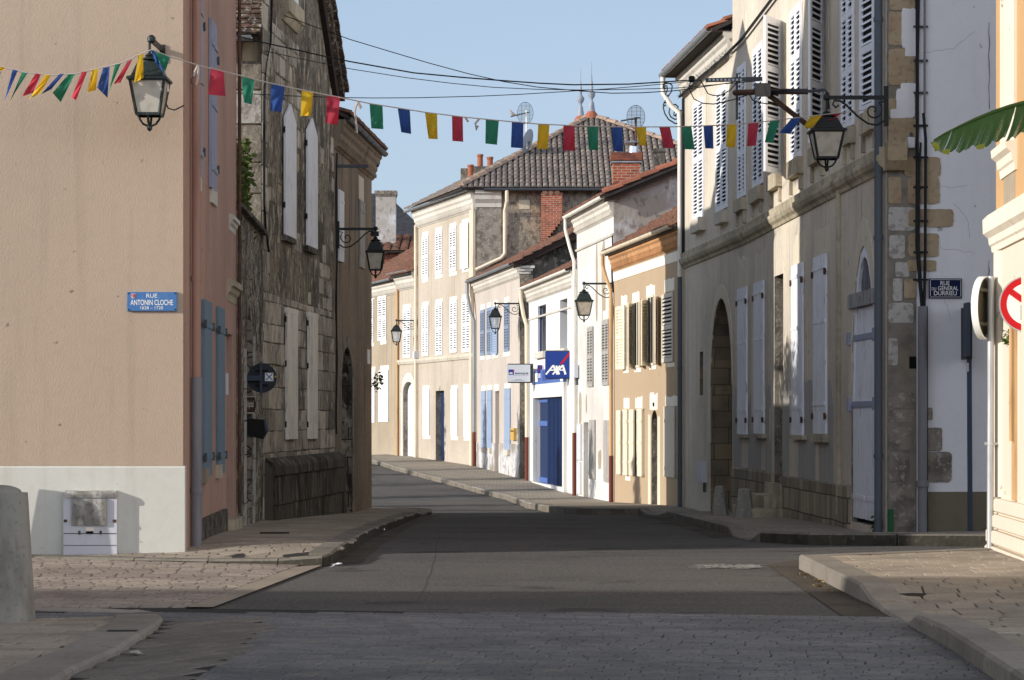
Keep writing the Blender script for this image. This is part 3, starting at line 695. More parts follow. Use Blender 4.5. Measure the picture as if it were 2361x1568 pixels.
# near right pavement
kq=[(2276,1270,.14),(1842,1291,.145),(1842,1313,.15),(1981,1384.7,.15),(2006,1395,.06),(2040,1417,.03),(2090,1443,.03),(2110,1456,.12),(2181.5,1496,.14),(2265.5,1554.5,.14),(2330,1600,.14),(2450,1690,.14)]
wq=[tuple(gnd(2276,1261.6,.14).xy),tuple(gnd(1842,1278.8,.145).xy)]+[tuple(g(u,v)) for u,v,h in kq[2:]]
PQ=kerb(kq,1,.26,'kerb_stone',.9,wq)
sheet('pavement',[tuple(p) for p in PQ[2]]+[(9,10),(9,24)],(lambda f:lambda x,y:f(x,y)-.015)(hfun(*PQ,.145)),'sand_joint',.5)
# asphalt patch strips beside the kerbs
sheet('gutter_strip',gl([(1769,1302.5),(1842,1292),(1842,1313),(1981,1384.5),(2006,1394.5),(2040,1416),(2062,1429),(1948,1426.5)]),.006,'asphalt_old')
sheet('gutter_strip',gl([(752,1306),(780.5,1292),(809.8,1270.3),(844,1248.3),(883,1228.8),(927,1209.2),(975,1190),(1014.8,1188),(936.7,1219),(892.7,1246),(836.6,1297.8)]),.005,'asphalt_old')
sheet('gutter_strip',gl([(1462,1187.5),(1492,1188.5),(1541,1193.5),(1634,1222.5),(1677,1231.5),(1690,1238.5),(1640,1240),(1590,1222),(1520,1200)]),.005,'asphalt_old')

def inpoly(x,y,P):
    c_=False; n=len(P)
    for i in range(n):
        (x1,y1),(x2,y2)=P[i],P[i-1]
        if (y1>y)!=(y2>y) and x<(x2-x1)*(y-y1)/(y2-y1)+x1: c_=not c_
    return c_
def seglen(x,y,L):
    p=Vector((x,y)); best=9.
    for a,b in zip(L,L[1:]):
        d=b-a; t=max(0,min(1,(p-a).dot(d)/max(d.length_squared,1e-9))); best=min(best,(a+d*t-p).length)
    return best
def setts(name,poly,h,m,w,d,gap,cuts=(),rot=0.,seed=1,zf=None,jit=.0011,line=None,lw=0.):
    """individually laid paving stones, one sheet of paving"""
    r=random.Random(seed); bm=bmesh.new(); xs=[p[0] for p in poly]; ys=[p[1] for p in poly]
    cr,sr=math.cos(rot),math.sin(rot); cx,cy=(min(xs)+max(xs))/2,(min(ys)+max(ys))/2; R_=max(max(xs)-min(xs),max(ys)-min(ys))*.75
    y=-R_; row=0
    while y<R_:
        x=-R_-r.uniform(0,w); dd=d*r.uniform(.97,1.03)
        while x<R_:
            ww=w*r.uniform(.92,1.08); mx,my=x+ww/2,y+dd/2; X=cx+mx*cr-my*sr; Y=cy+mx*sr+my*cr
            if inpoly(X,Y,poly) and (line is None or seglen(X,Y,line)>lw):
                t=r.uniform(-jit,jit); tx,ty=r.uniform(-jit,jit),r.uniform(-jit,jit); vs=[]
                for zz,e in ((-.02,0),(0,0),(.005,.008)):
                    for sx_,sy_ in ((-1,-1),(1,-1),(1,1),(-1,1)):
                        px=mx+sx_*(ww/2-gap/2-e)+r.uniform(-.002,.002); py=my+sy_*(dd/2-gap/2-e)+r.uniform(-.002,.002)
                        gx,gy=cx+px*cr-py*sr,cy+px*sr+py*cr
                        vs.append(bm.verts.new((gx,gy,zroad(gy)+(zf(gx,gy) if zf else h)+zz+t+tx*sx_+ty*sy_*.5)))
                for k in (0,1):
                    for i in range(4): bm.faces.new((vs[4*k+i],vs[4*k+(i+1)%4],vs[4*k+4+(i+1)%4],vs[4*k+4+i]))
                bm.faces.new(vs[8:12])
            x+=ww
        y+=dd; row+=1
    for co,no in cuts:
        bmesh.ops.bisect_plane(bm,geom=bm.verts[:]+bm.edges[:]+bm.faces[:],plane_co=(co[0],co[1],0),plane_no=(no[0],no[1],0),clear_outer=True)
    bm.verts.index_update(); mb=MB(); mb.add([v.co.copy() for v in bm.verts],[[v.index for v in f.verts] for f in bm.faces]); bm.free()
    return struct(mb.build(name,m,smooth=False))
def perp(a,b):
    a,b=Vector(a),Vector(b); t=(b-a).normalized(); return (a,Vector((-t.y,t.x)))
A_,B_=g(425,1404.7),g(1948,1426.7); yA=g(425,1404.7)[1]
setts('crossing_setts',[(-6,10.5),(5,10.5),(5,17.6),(-6,17.6)],.014,'sett_grey',.215,.112,.010,[perp(A_,B_)],math.atan2((B_-A_).y,(B_-A_).x),3)
b1,b2=g(426,1404.5),g(678,1310.7)
setts('side_setts',[(-9,yA),(-1.5,yA),(-1.5,25),(-9,25)],.014,'sett_warm',.24,.16,.014,[((0,yA+.004),(0,-1)),(b1,Vector(((b2-b1).y,-(b2-b1).x)).normalized())],0.,4)
G_=[tuple(o1[i]) for i in idx]+[tuple(o2[i]) for i in idx[::-1]]
setts('gutter_setts',G_,.024,'sett_brown',.30,.17,.008,(),1.05,9)
for (PK,wk,tail,dims,rot_,cut_,sd_) in ((PN,.34,[(-9,16.5),(-9,9),(-3.3,9)],(.36,.2),0.,(),5),(PQ,.26,[(6,10),(6,24.1)],(.30,.2),-.05,(),6),(PL,.24,[(-9,53),(-9,26.5)],(.34,.2),0.,(((0,53),(0,1)),),7)):
    ff=hfun(*PK,.1); setts('pavement_slabs',[tuple(p) for p in PK[0]]+tail,.0,'slab_warm',*dims,.012,cut_,rot_,sd_,lambda x,y:ff(x,y)-.008,line=PK[0],lw=wk-.13)
# ------------------------------------------------------------------ generic house volume
def house_shell(root,F,zt,depth,flank,ops=(),zb=-1.6,wallm='stucco_white',near=True,far=True,rise=2.2,roofm='tile_brown',over=.35,roof=True,reveal=None,canal=True,s1=None,s2=None,verge=.2,pitch=.2):
    """street wall with openings, flank walls, back, and a ridge roof parallel to the street"""
    a=0 if s1 is None else s1; b=F.L if s2 is None else s2
    mb=MB(); panel(mb,F,a,b,zb,zt,ops,0,1); mb.build('street_wall',[wallm,reveal or wallm],root,smooth=False)
    fa,fb=F.frame(a),F.frame(b)
    La=F.P(a,0); Lb=F.P(b,0)
    mb=MB(); A=lambda z,n:F.P(a,z,n); B=lambda z,n:F.P(b,z,n)
    zr=zt+rise; hd=depth/2
    for X,flip in ((A,False),(B,True)):
        ps=[X(zb,0),X(zt,0),X(zr,-hd),X(zt,-depth),X(zb,-depth)] if roof else [X(zb,0),X(zt,0),X(zt,-depth),X(zb,-depth)]
        mb.poly(ps if flip is False else ps[::-1])
    mb.poly([A(zb,-depth),A(zt,-depth),B(zt,-depth),B(zb,-depth)])
    mb.build('flank_wall',flank,root,smooth=False)
    if roof:
        k=rise/hd
        va=a-verge; vb=b+verge
        rp=roofplane('roof',[F.P(va,zt+.10-k*over,over),F.P(vb,zt+.10-k*over,over),F.P(vb,zr+.10,-hd),F.P(va,zr+.10,-hd)],roofm,root,kind='canal' if canal else 'flat',pitch=pitch)
        mb=MB(); 
        mb.hexa([F.P(va,zt+.02-k*-depth*0,-depth-.2),F.P(va,zr+.02,-hd-.01),F.P(vb,zr+.02,-hd-.01),F.P(vb,zt+.02,-depth-.2),
                 F.P(va,zt+.09,-depth-.2),F.P(va,zr+.09,-hd-.01),F.P(vb,zr+.09,-hd-.01),F.P(vb,zt+.09,-depth-.2)])
        mb.build('roof_slope',roofm,root,smooth=False)
    return root
def lintel(F,U1,U2,V1,V2,parent,m='patch_white',t=.01,rag=.0,name='surround'):
    a,b,z1,z2=F.rect(U1,U2,V1,V2); mb=MB()
    k=6; rnd=random.Random(int(U1*7+V1)); 
    ps=[(a,z1)]+[(a+(b-a)*i/k if 0<i<k else (b if i==k else a), z2+rnd.uniform(-rag,rag)*(z2-z1)) for i in range(k+1)][::1]
    ps=[(a,z1),(b,z1)]+[(b-(b-a)*i/k, z2+rnd.uniform(-rag,rag)*(z2-z1)) for i in range(k+1)]
    poly_prism(mb,F,ps,-.01,t); return mb.build(name,m,parent,smooth=False)
def sill(F,U1,U2,V1,V2,parent,m='stone_trim',n=.12,name='sill'):
    sm=F.s((U1+U2)/2); du=n*F.N(sm).x*FP/F.P(sm,0).y   # the measured columns include the projecting front
    if du<0: U1=min(U1-du,U2-abs(U2-U1)*.3)
    else: U2=max(U2-du,U1+abs(U2-U1)*.3)
    a,b,z1,z2=F.rect(U1,U2,V1,V2); mb=MB(); fbox(mb,F,a,b,z1,z2,-.02,n); return mb.build(name,m,parent,smooth=False)
def cornice(F,a,b,z,parent,m,prof=None,sc=1.0,dent=True,name='cornice',nx=.55):
    """moulded eaves cornice under z"""
    prof=prof or [(-.02,0),(.34,0),(.34,-.07),(.28,-.10),(.27,-.17),(.19,-.22),(.18,-.30),(.10,-.36),(.09,-.44),(.03,-.48),(-.02,-.48)]
    mb=MB(); fext(mb,F,[(n*sc*nx if n>0 else n,z+y*sc) for n,y in prof][::-1],a,b)
    if dent:
        s=a+.05
        while s<b-.1:
            fbox(mb,F,s,s+.07,z-.44*sc,z-.37*sc,.085*sc*nx,.16*sc*nx); s+=.15
    return mb.build(name,m,parent,smooth=False)

# ------------------------------------------------------------------ walls in plan (photo column, distance)
PINK=Wall([(422.5,25.0),(545,31.8)])
GABLE=Wall.world([(-12.5,25.02),(PINK.xy[0].x-.001,25.0)])
GARD=Wall.world([PINK.P(PINK.L,0).xy-PINK.T(0).xy*-.02, Wall([(606,36.8),(610,36.9)]).xy[0]])
STONE=Wall([(605,36.8),(770,44.1)])
STUC=Wall([(770,44.1),(857,50.0)])
ARCHH=Wall([(1577,50.5),(1689,44.6)])
LONG=Wall([(1689,44.6),(1715,43.5),(1885,35.6),(2044,30.5)])
WHITEW=Wall.world([LONG.xy[-1],(13.5,30.75)])
ORANGE=Wall([(1415,58.9),(1577,50.5)])
WHITEH=Wall([(1330,64.7),(1415,58.9)])
AXA=Wall([(1219,74.2),(1330,64.7)])
ROSE=Wall([(1097,85.3),(1199,75.6)])
CREAM=Wall([(962,93.8),(1097,85.3)])
ARCHD=Wall([(919,96.2),(962,93.8)])
TAN=Wall([(800,105.0),(919,96.2)])
NEARR=Wall.world([(5.17,24.6),(4.72,17.6)])

# ================================================================== corner house with the beige gable
hb=thing('corner_house','beige rendered corner house with white plinth and a pink wall facing the street','house',(-3.6,25,0.07))
ZE=11.0
m_=MB(); panel(m_,GABLE,0,GABLE.L,GABLE.z(300,1074),ZE,()); mid=GABLE.L-3.7
m_.poly([GABLE.P(0,ZE),GABLE.P(GABLE.L,ZE),GABLE.P(GABLE.L-4.5,ZE+2.2)])
m_.build('gable_wall','stucco_beige',hb,smooth=False)
m_=MB(); zp=GABLE.z(300,1074.5); fext(m_,GABLE,[(-.1,-1),(.018,-1),(.018,zp-.02),(.008,zp),(-.1,zp)],0,GABLE.L+.02); m_.build('plinth','plinth_white',hb,smooth=False)
dr=op(PINK,522,536,770,1216,.35)
m_=MB(); panel(m_,PINK,0,PINK.L,-1.6,ZE,[dr]); m_.poly([PINK.P(PINK.L,-1.6),PINK.P(PINK.L,-1.6,-7.2),PINK.P(PINK.L,ZE,-7.2),PINK.P(PINK.L,ZE)]); m_.build('street_wall','stucco_pink',hb,smooth=False)
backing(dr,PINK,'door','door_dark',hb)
m_=MB(); m_.add([GABLE.P(0,-1.6)]+[GABLE.P(0,ZE)],[]); 
m_.poly([PINK.P(0,-1,-9.0),PINK.P(0,ZE,-9.0),PINK.P(PINK.L,ZE,-7.2),PINK.P(PINK.L,-1,-7.2)]); m_.build('rear_wall','stucco_pink',hb,smooth=False)
m_=MB(); m_.hexa([GABLE.P(0,ZE,.3),GABLE.P(GABLE.L,ZE,.3)+Vector((.35,0,0)),PINK.P(PINK.L,ZE,.35),PINK.P(PINK.L,ZE,-8.9)]+[p+Vector((0,0,.12)) for p in (GABLE.P(0,ZE,.3),GABLE.P(GABLE.L,ZE,.3)+Vector((.35,0,0)),PINK.P(PINK.L,ZE,.35),PINK.P(PINK.L,ZE,-8.9))])
m_.build('eaves_slab','wood_dark',hb,smooth=False)
rg0=GABLE.P(GABLE.L-4.5,ZE+2.3,.3); rg1=PINK.P(PINK.L,ZE+2.3,-4.6)
m_=MB(); e0=GABLE.P(GABLE.L,ZE+.125,.3)+Vector((.4,0,0)); e1=PINK.P(PINK.L,ZE+.125,.4); w0=GABLE.P(0,ZE+.125,.3); w1=PINK.P(PINK.L,ZE+.125,-8.9)
m_.poly([e0,e1,rg1,rg0]); m_.poly([rg0,rg1,w1,w0]); m_.poly([e1,w1,rg1]); m_.build('roof','tile_brown',hb,smooth=False)
# lower teal shutters, upper pale shutters, stone sills
for (u1,u2,v1,v2) in ((464.5,482.5,*(694,1098)),(497.5,512.5,710,1092)):
    (a,b,z1,z2),_=pair(PINK,u1,u2,v1,v2,.004,hb,'shutter_teal','planks',k=2,bars=(.11,.86))
    for s_ in (a,b): hinges(PINK,s_,z1,z2,.03,hb,'steel_grey',(.11,.86),.12)
sill(PINK,464,484,1079,1113,hb,'stone_trim_worn',.05); sill(PINK,497,513.5,1071,1102,hb,'stone_trim_worn',.05)
for (u1,u2,v1,v2) in ((446,461,-40,405),(480.5,494,52,438)):
    (a,b,z1,z2),_=pair(PINK,u1,u2,v1,v2,.004,hb,'shutter_dove','planks',k=2,bars=(.12,.5,.86))
    for s_ in (b,): hinges(PINK,s_,z1,z2,.03,hb,'steel_grey',(.14,.8),.14)
sill(PINK,449,466,398,438,hb,'plinth_white',.035); sill(PINK,483.5,502,433,472,hb,'plinth_white',.035)
# door hood and an upper ledge
for nm,(u1,u2,v1,v2),dp,mm in (('door_hood',(522,543,648,698),.10,'stone_trim_worn'),('ledge',(527.5,542,500,536),.07,'plinth_white')):
    a,b,z1,z2=PINK.rect(u1,u2,v1,v2); m_=MB(); h=z2-z1
    fext(m_,PINK,[(-.02,z2),(-.02,z1),(.08*dp,z1),(.16*dp,z1+h*.3),(.5*dp,z1+h*.42),(.62*dp,z1+h*.62),(dp,z1+h*.66),(dp,z2-.02),(dp-.03,z2)],a,b); m_.build(nm,mm,hb,smooth=False)
m_=MB(); a,b=PINK.s(520),PINK.s(539); fbox(m_,PINK,a,b,-.2,.17,-.3,.12); m_.build('doorstep','stone_trim_worn',hb,smooth=False)
m_=MB(); fbox(m_,PINK,PINK.s(452),PINK.s(517),-.4,.33,-.01,.05); m_.build('base_course','render_dark',hb,smooth=False)
sp=PINK.s(438); zs_=PINK.z(438,870)
pipe(PINK,sp,-.4,zs_,.075,hb,'pipe_pvc',.062,seg=9); pipe(PINK,sp-.0,zs_+.002,ZE,.07,hb,'pipe_pink',.05,seg=2.2)
pipe(PINK,PINK.L-.07,.2,ZE,.05,hb,'rust_steel',.025,seg=3,name='conduit')
m_=MB(); a=PINK.s(521); z=PINK.z(521,910); fbox(m_,PINK,a-.04,a+.04,z,z+.28,0,.03); m_.build('nameplate','sign_silver',hb,smooth=False)
gutter(PINK,-.3,PINK.L,ZE+.05,.42,hb,'zinc_dark')

# ================================================================== garden wall and ivy
gw=thing('garden_wall','rubble garden wall with dark coping between pink house and tall stone house','wall',tuple(GARD.P(0,0)))
ztop=4.42; nic=op(GARD,566,583,700,1175,.22,.9,True)
m_=MB(); panel(m_,GARD,0,GARD.L,-1.6,ztop,[nic]); m_.poly([GARD.P(0,-1.6,-.4),GARD.P(0,ztop,-.4),GARD.P(GARD.L,ztop,-.4),GARD.P(GARD.L,-1.6,-.4)]); m_.poly([GARD.P(0,ztop),GARD.P(GARD.L,ztop),GARD.P(GARD.L,ztop,-.4),GARD.P(0,ztop,-.4)]); m_.build('masonry','rubble',gw,smooth=False)
backing(nic,GARD,'blind_door','render_pale_grey',gw)
m_=MB()
for sgn,s0 in ((-1,nic['s1']),(1,nic['s2'])):
    z=-.3
    while z<nic['z2']-.8:
        h=random.uniform(.4,.75); w=random.uniform(.16,.34); x0,x1=(s0-w,s0) if sgn<0 else (s0,s0+w); fbox(m_,GARD,x0,x1,z,z+h-.02,-.02,.02); z+=h
m_.build('jamb_stones','stone_quoin_pale',gw,smooth=False)
m_=MB(); fext(m_,GARD,[(-.5,ztop),(.09,ztop),(.1,ztop+.05),(-.2,ztop+.16),(-.5,ztop+.05)],0,GARD.L); m_.build('coping','render_dark',gw,smooth=False)
def leaves(mb,cen,rad,n,size,rnd,bias=0):
    for _ in range(n):
        while True:
            v=Vector((rnd.uniform(-1,1),rnd.uniform(-1,1),rnd.uniform(-1,1)))
            if v.length<1 and v.length>.3: break
        p=Vector(cen)+Vector((v.x*rad[0],v.y*rad[1],v.z*rad[2]))
        a=Vector((rnd.uniform(-1,1),rnd.uniform(-1,1),rnd.uniform(-.6,.6))).normalized(); b=a.cross(Vector((rnd.uniform(-1,1),rnd.uniform(-1,1),rnd.uniform(-1,1)))).normalized()
        s=size*rnd.uniform(.6,1.4)
        mb.add([p-a*s,p-a*s*.2+b*s*.5,p+a*s,p-a*s*.2-b*s*.5],[[0,1,2,3]])
rv=random.Random(3)
iv=thing('climbing_ivy','dark green ivy clump spilling over the coping of the rubble garden wall','plant',tuple(GARD.P(2,4.4)))
m_=MB()
for k in range(30):
    f_=rv.uniform(0,1); p=GARD.P(1.2+f_*3.4,rv.uniform(4.5,5.1+.8*f_),-.35+rv.uniform(-.15,.12)); leaves(m_,p,(.2,.45,.35),130,.06,rv)
for k in range(3):
    p=GARD.P(rv.uniform(.6,3.4),rv.uniform(4.3,4.6),-.1); leaves(m_,p,(.14,.35,.28),80,.055,rv)
m_.build('foliage','ivy_green',iv,smooth=False)
m_=MB()
for k in range(6):
    s0=rv.uniform(.8,4.2); m_.tube([GARD.P(s0,.1,-.6),GARD.P(s0+.2,2.5,-.55),GARD.P(s0+rv.uniform(-.6,.6),4.9,-.4),GARD.P(s0+rv.uniform(-.6,.6),5.6,-.4)],.02,5)
m_.build('stem','bark',iv)

# ================================================================== tall stone house with its tiled wing
hs=thing('stone_house','tall weathered dark stone house with long white plank shutters and steep gable','house',tuple(STONE.P(0,0)))
zl,zr_,sa=8.6,7.75,STONE.L*.5; za=11.0; L=STONE.L
zm=STONE.z(690,700)
m_=MB(); panel(m_,STONE,0,L,-1.6,zm); m_.build('mortar_bed','joint_dark',hs,smooth=False)
m_=MB(); blockwall(m_,STONE,0,L,-.4,zm+.02,(.27,.38),(.3,.8),71); blockwall(m_,STONE,0,.5,zm+.02,8.4,(.3,.45),(.3,.55),72,.004); blockwall(m_,STONE,.5,L,zm+.02,8.0,(.22,.36),(.2,.5),73,-.004,.03,lambda s_,z:mnoise.noise(Vector((s_*.9,z*.9,3.3)))<.12); m_.build('ashlar_wall','block_stone',hs,smooth=False)
m_=MB(); panel(m_,STONE,0,L,zm,zr_); m_.poly([STONE.P(0,zr_),STONE.P(L,zr_),STONE.P(sa,za),STONE.P(0,zl)])
m_.build('rendered_wall','render_weathered',hs,smooth=False)
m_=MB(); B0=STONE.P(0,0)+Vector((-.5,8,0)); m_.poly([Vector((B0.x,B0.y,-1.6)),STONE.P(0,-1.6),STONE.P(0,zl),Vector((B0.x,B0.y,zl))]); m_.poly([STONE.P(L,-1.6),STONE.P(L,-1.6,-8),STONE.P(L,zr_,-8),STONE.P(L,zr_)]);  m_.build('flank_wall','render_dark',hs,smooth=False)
for (s1_,z1_),(s2_,z2_),w in (((sa,za),(L+.35,zr_-.16),1),((sa,za),(-.02,zl),0)):
    m_=MB(); d=.16
    A=[STONE.P(s1_,z1_+.03,.16),STONE.P(s2_,z2_+.03,.16),STONE.P(s2_,z2_+.03,-(8.1 if w else .02)),STONE.P(s1_,z1_+.03,-(8.1 if w else .5))]
    m_.hexa(A+[p+Vector((0,0,.17)) for p in A]) if w else m_.hexa(A[::-1]+[p+Vector((0,0,.17)) for p in A[::-1]])
    if w:
        k=14
        for i in range(k):   # stepped tile ends along the verge
            f=i/k; f2=(i+1)/k; s_=s1_+(s2_-s1_)*f; se=s1_+(s2_-s1_)*f2; z=z1_+(z2_-z1_)*f; zz=z1_+(z2_-z1_)*f2
            m_.hexa([STONE.P(s_,z+.2,.24),STONE.P(se,zz+.2,.24),STONE.P(se,zz+.2,-.3),STONE.P(s_,z+.2,-.3),STONE.P(s_,z+.24,.24),STONE.P(se+.03,zz+.31,.24),STONE.P(se+.03,zz+.31,-.3),STONE.P(s_,z+.24,-.3)])
    m_.build('roof','tile_lichen',hs,smooth=False)
m_=MB(); m_.bar(STONE.P(sa+.1,za-.2,.05),STONE.P(L+.02,zr_-.2,.05),.1,.2); m_.build('verge_board','wood_dark',hs,smooth=False)
for (u1,u2,v1,v2) in ((650.5,676,240,546),(702,725.5,272,570)):
    a,b,z1,z2=STONE.rect(u1,u2,v1,v2); planks(STONE,a,b,z1,z2,.025,'shutter',hs,'shutter_grey',k=4,bars=(),top='point')
    hinges(STONE,b,z1,z2,.02,hs,'steel_grey',(.2,.75),.1); hinges(STONE,a,z1,z2,.02,hs,'iron_black',(.22,.78),.08)
    sill(STONE,u1-3,u2+8,v2+2,v2+13,hs,'render_dark',.09)
for (u1,u2,v1,v2) in ((653.6,678.6,724,1013),(704.5,725,733,1012)):
    a,b,z1,z2=STONE.rect(u1,u2,v1,v2); planks(STONE,a,b,z1,z2,.03,'shutter',hs,'shutter_worn',k=6,bars=())
    m_=MB(); fbox(m_,STONE,a-.02,b+.02,z2,z2+.09,0,.07); m_.build('lintel','shutter_worn',hs,smooth=False)
    hinges(STONE,b,z1,z2,.02,hs,'iron_black',(.1,.5,.93),.07); hinges(STONE,a,z1,z2,.02,hs,'iron_black',(.12,.6,.95),.06)
m_=MB(); a,b,z1,z2=STONE.rect(648,684,8,45); fext(m_,STONE,[(-.02,z1-.12),(.03,z1-.12),(.10,z1),(.14,z1+.02),(.14,z2),(-.02,z2)],a,b); m_.build('sill','stone_trim_worn',hs,smooth=False)
a,b,z1,z2=STONE.rect(655,682,-60,9); planks(STONE,a,b,z1,z2,.02,'shutter',hs,'shutter_grey',k=3,bars=())
m_=MB(); a,b=STONE.s(607),L+.25; zt=STONE.z(700,1064); fext(m_,STONE,[(-.02,-1.6),(.17,-1.6),(.15,zt-.05),(.06,zt+.05),(-.02,zt+.05)],a,b); m_.build('mortar_bed','joint_dark',hs,smooth=False)
m_=MB(); rs=random.Random(6); s_=a
while s_<b-.1:
    w=min(rs.uniform(.5,1.0),b-s_); o_=rs.uniform(0,.015); fext(m_,STONE,[(0,zt-.16),(.21+o_,zt-.16),(.2+o_,zt-.02),(.17+o_,zt+.03),(.05,zt+.12),(0,zt+.12)],s_+.008,s_+w-.008); s_+=w
z=zt-.17
while z>-.9:
    h=rs.uniform(.34,.5); s_=a
    while s_<b-.1:
        w=min(rs.uniform(.45,1.0),b-s_); o_=rs.uniform(0,.015); fext(m_,STONE,[(0,z-h+.012),(.20+o_,z-h+.012),(.185+o_,z),(0,z)],s_+.008,s_+w-.008); s_+=w
    z-=h
m_.build('battered_base','ashlar_soot',hs,smooth=False)
# pale bare stones showing through the render
rs=random.Random(11)
for k in range(40):
    m_=MB()
    s_=rs.uniform(.15,L-.15); z=rs.uniform(1.0,6.9)
    blob_poly(m_,STONE,s_,z,-.004,rs.uniform(.14,.36),rs.uniform(.18,.5),k,10,.14,.009+k*.00013); m_.build('bare_stone',rs.choice(('stone_quoin_pale','ashlar_pale','stone_quoin_grey')),hs,smooth=False)
# wing facing the camera above the garden
WING=Wall.world([(-9.5,37.05),(STONE.P(0,0).x-.03,37.0)])
zg=HC+(VH-94)/FP*37.0
m_=MB(); panel(m_,WING,0,WING.L,-1,zg+.1); m_.build('wing_wall','ashlar_pale',hs,smooth=False)
rs=random.Random(5); z=4.0
while z<zg-.3:
    h=rs.uniform(.4,.62); s_=WING.L-.01
    while s_>WING.L-2.0:
        w=rs.uniform(.45,.95); mm=rs.choice((0,1,2,0)); m_=MB(); fbox(m_,WING,s_-w+.03,s_,z,z+h-.035,-.02,.02+rs.uniform(0,.03)); m_.build('wing_stone',['stone_quoin_grey','render_dark','stone_quoin_pale'][mm],hs,smooth=False); s_-=w
    z+=h
roofplane('wing_roof',[WING.P(-.1,zg+.08,.30),WING.P(WING.L-.02,zg+.08,.30),WING.P(WING.L-.02,zg+4.2,-3.6),WING.P(-.1,zg+4.2,-3.6)],'tile_lichen',hs,pitch=.2,row=.125,kind='flat')
gutter(WING,0,WING.L-.12,zg+.02,.36,hs,'zinc',.085)
m_=MB(); m_.tube([STONE.P(.18,11,.02),STONE.P(.75,8.4,.02),STONE.P(.6,7.6,.02),STONE.P(.2,7.2,.02),STONE.P(.02,6.8,.03),STONE.P(.0,5.0,.03),STONE.P(.15,4.5,.03),STONE.P(.45,4.2,.02)],.018,6); m_.build('wall_cable','cable_black',hs)

# ================================================================== stucco house with the dark arch
hu=thing('stucco_house','brown stucco house beside the tall stone one, with moulded eaves and dark arch','house',tuple(STUC.P(0,0)))
zE=7.25; ad=op(STUC,787,812,800,1185,.5,.75)
m_=MB(); panel(m_,STUC,0,STUC.L,-1.6,zE,[ad],0,1); m_.build('street_wall',['stucco_brown','ashlar_dark'],hu,smooth=False)
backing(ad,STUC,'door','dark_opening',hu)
K_=Vector((0,-3.6,0)); m_=MB(); m_.poly([STUC.P(STUC.L,-1.6),STUC.P(STUC.L,-1.6,-8)+K_,STUC.P(STUC.L,zE,-8)+K_,STUC.P(STUC.L,zE+1.6,-4)+K_*.5,STUC.P(STUC.L,zE)]); m_.poly([STUC.P(0,-1.6,-8),STUC.P(0,zE,-8),STUC.P(STUC.L,zE,-8)+K_,STUC.P(STUC.L,-1.6,-8)+K_]); m_.build('flank_wall','stucco_brown',hu,smooth=False)
cornice(STUC,0,STUC.L+.1,zE-.02,hu,'stucco_brown',sc=1.15); 
fz=zE+.12
roofplane('roof',[STUC.P(.0,fz-.05,.25),STUC.P(STUC.L+.2,fz-.05,.25),STUC.P(STUC.L+.2,fz+1.75,-4)+K_*.5,STUC.P(.0,fz+1.75,-4)+K_*.5],'tile_brown',hu)
m_=MB(); A=[STUC.P(0,fz+1.7,-4)+K_*.5,STUC.P(STUC.L+.2,fz+1.7,-4)+K_*.5,STUC.P(STUC.L+.2,fz,-8.2)+K_,STUC.P(0,fz,-8.2)+K_]; m_.hexa(A+[p+Vector((0,0,.08)) for p in A]); m_.build('roof_slope','tile_brown',hu,smooth=False)
gutter(STUC,.05,STUC.L+.25,zE+.03,.26,hu,'zinc_dark',.075)
m_=MB(); jb=[(ad['s1']-.22,ad['z1'])]+[(ad['s1']-.22,ad['z2']-.75)]; 
pa=arcpts(ad,12)
for (x,y),(x2,y2) in zip(pa,pa[1:]):
    cx=(ad['s1']+ad['s2'])/2; cy=ad['z2']-.75
    e=lambda X,Y:(cx+(X-cx)*1.32, cy+(Y-cy)*1.28)
    poly_prism(m_,STUC,[(x,y),(x2,y2),e(x2,y2),e(x,y)],-.02,.012)
fbox(m_,STUC,ad['s2'],ad['s2']+.22,-1.6,cy,-.02,.012); fbox(m_,STUC,ad['s1']-.22,ad['s1'],-1.6,cy,-.02,.012)
m_.build('door_surround','stone_quoin_grey',hu,smooth=False)
pair(STUC,778.5,789,440,604,.006,hu,'shutter_white','planks',k=2,bars=(.2,.85))
pair(STUC,827,837.5,464,618,.006,hu,'shutter_shabby','planks',k=2,bars=(.2,.85))
lintel(STUC,827,838,408,462,hu,'patch_pale'); 
m_=MB()
for v in (330,490): 
    z=STUC.z(857,v+55); fbox(m_,STUC,STUC.L-.12,STUC.L+.02,z,z+.1,-.05,.16)
m_.build('iron_stub','iron_black',hu,smooth=False)
m_=MB(); a,b,z1,z2=STUC.rect(846,852,806,839); fbox(m_,STUC,a,b,z1,z2,0,.015); m_.build('nameplate','sign_silver',hu,smooth=False)
m_=MB(); s0=STUC.s(772.5); 
m_.tube([STUC.P(s0,z,.03+.01*math.sin(z*3)) for z in [1.2+.3*i for i in range(19)]],.016,6); m_.tube([STUC.P(s0+.05,z,.025) for z in (2.2,4.4,6.6)],.012,6); m_.build('wall_cable','cable_black',hu)
m_=MB(); p=STUC.P(s0+.03,6.35,.02); m_.bar(p,p+Vector((.62,0,.0)),.05,.06); m_.build('wire_arm','steel_grey',hu,smooth=False)
pl_=thing('wall_fern','small fern sprouting from the brown stucco house corner above the pavement','plant',tuple(STUC.P(STUC.L,1.9,.05)))
m_=MB(); leaves(m_,STUC.P(STUC.L-.1,HC+(VH-880)/FP*50,.15),(.12,.2,.24),60,.05,rv); m_.build('foliage','ivy_green',pl_,smooth=False)
m_=MB(); z=HC+(VH-885)/FP*50; m_.tube([STUC.P(STUC.L-.1,z-.1,-.02),STUC.P(STUC.L-.1,z+.1,.15)],.01,5); m_.build('stem','bark',pl_)

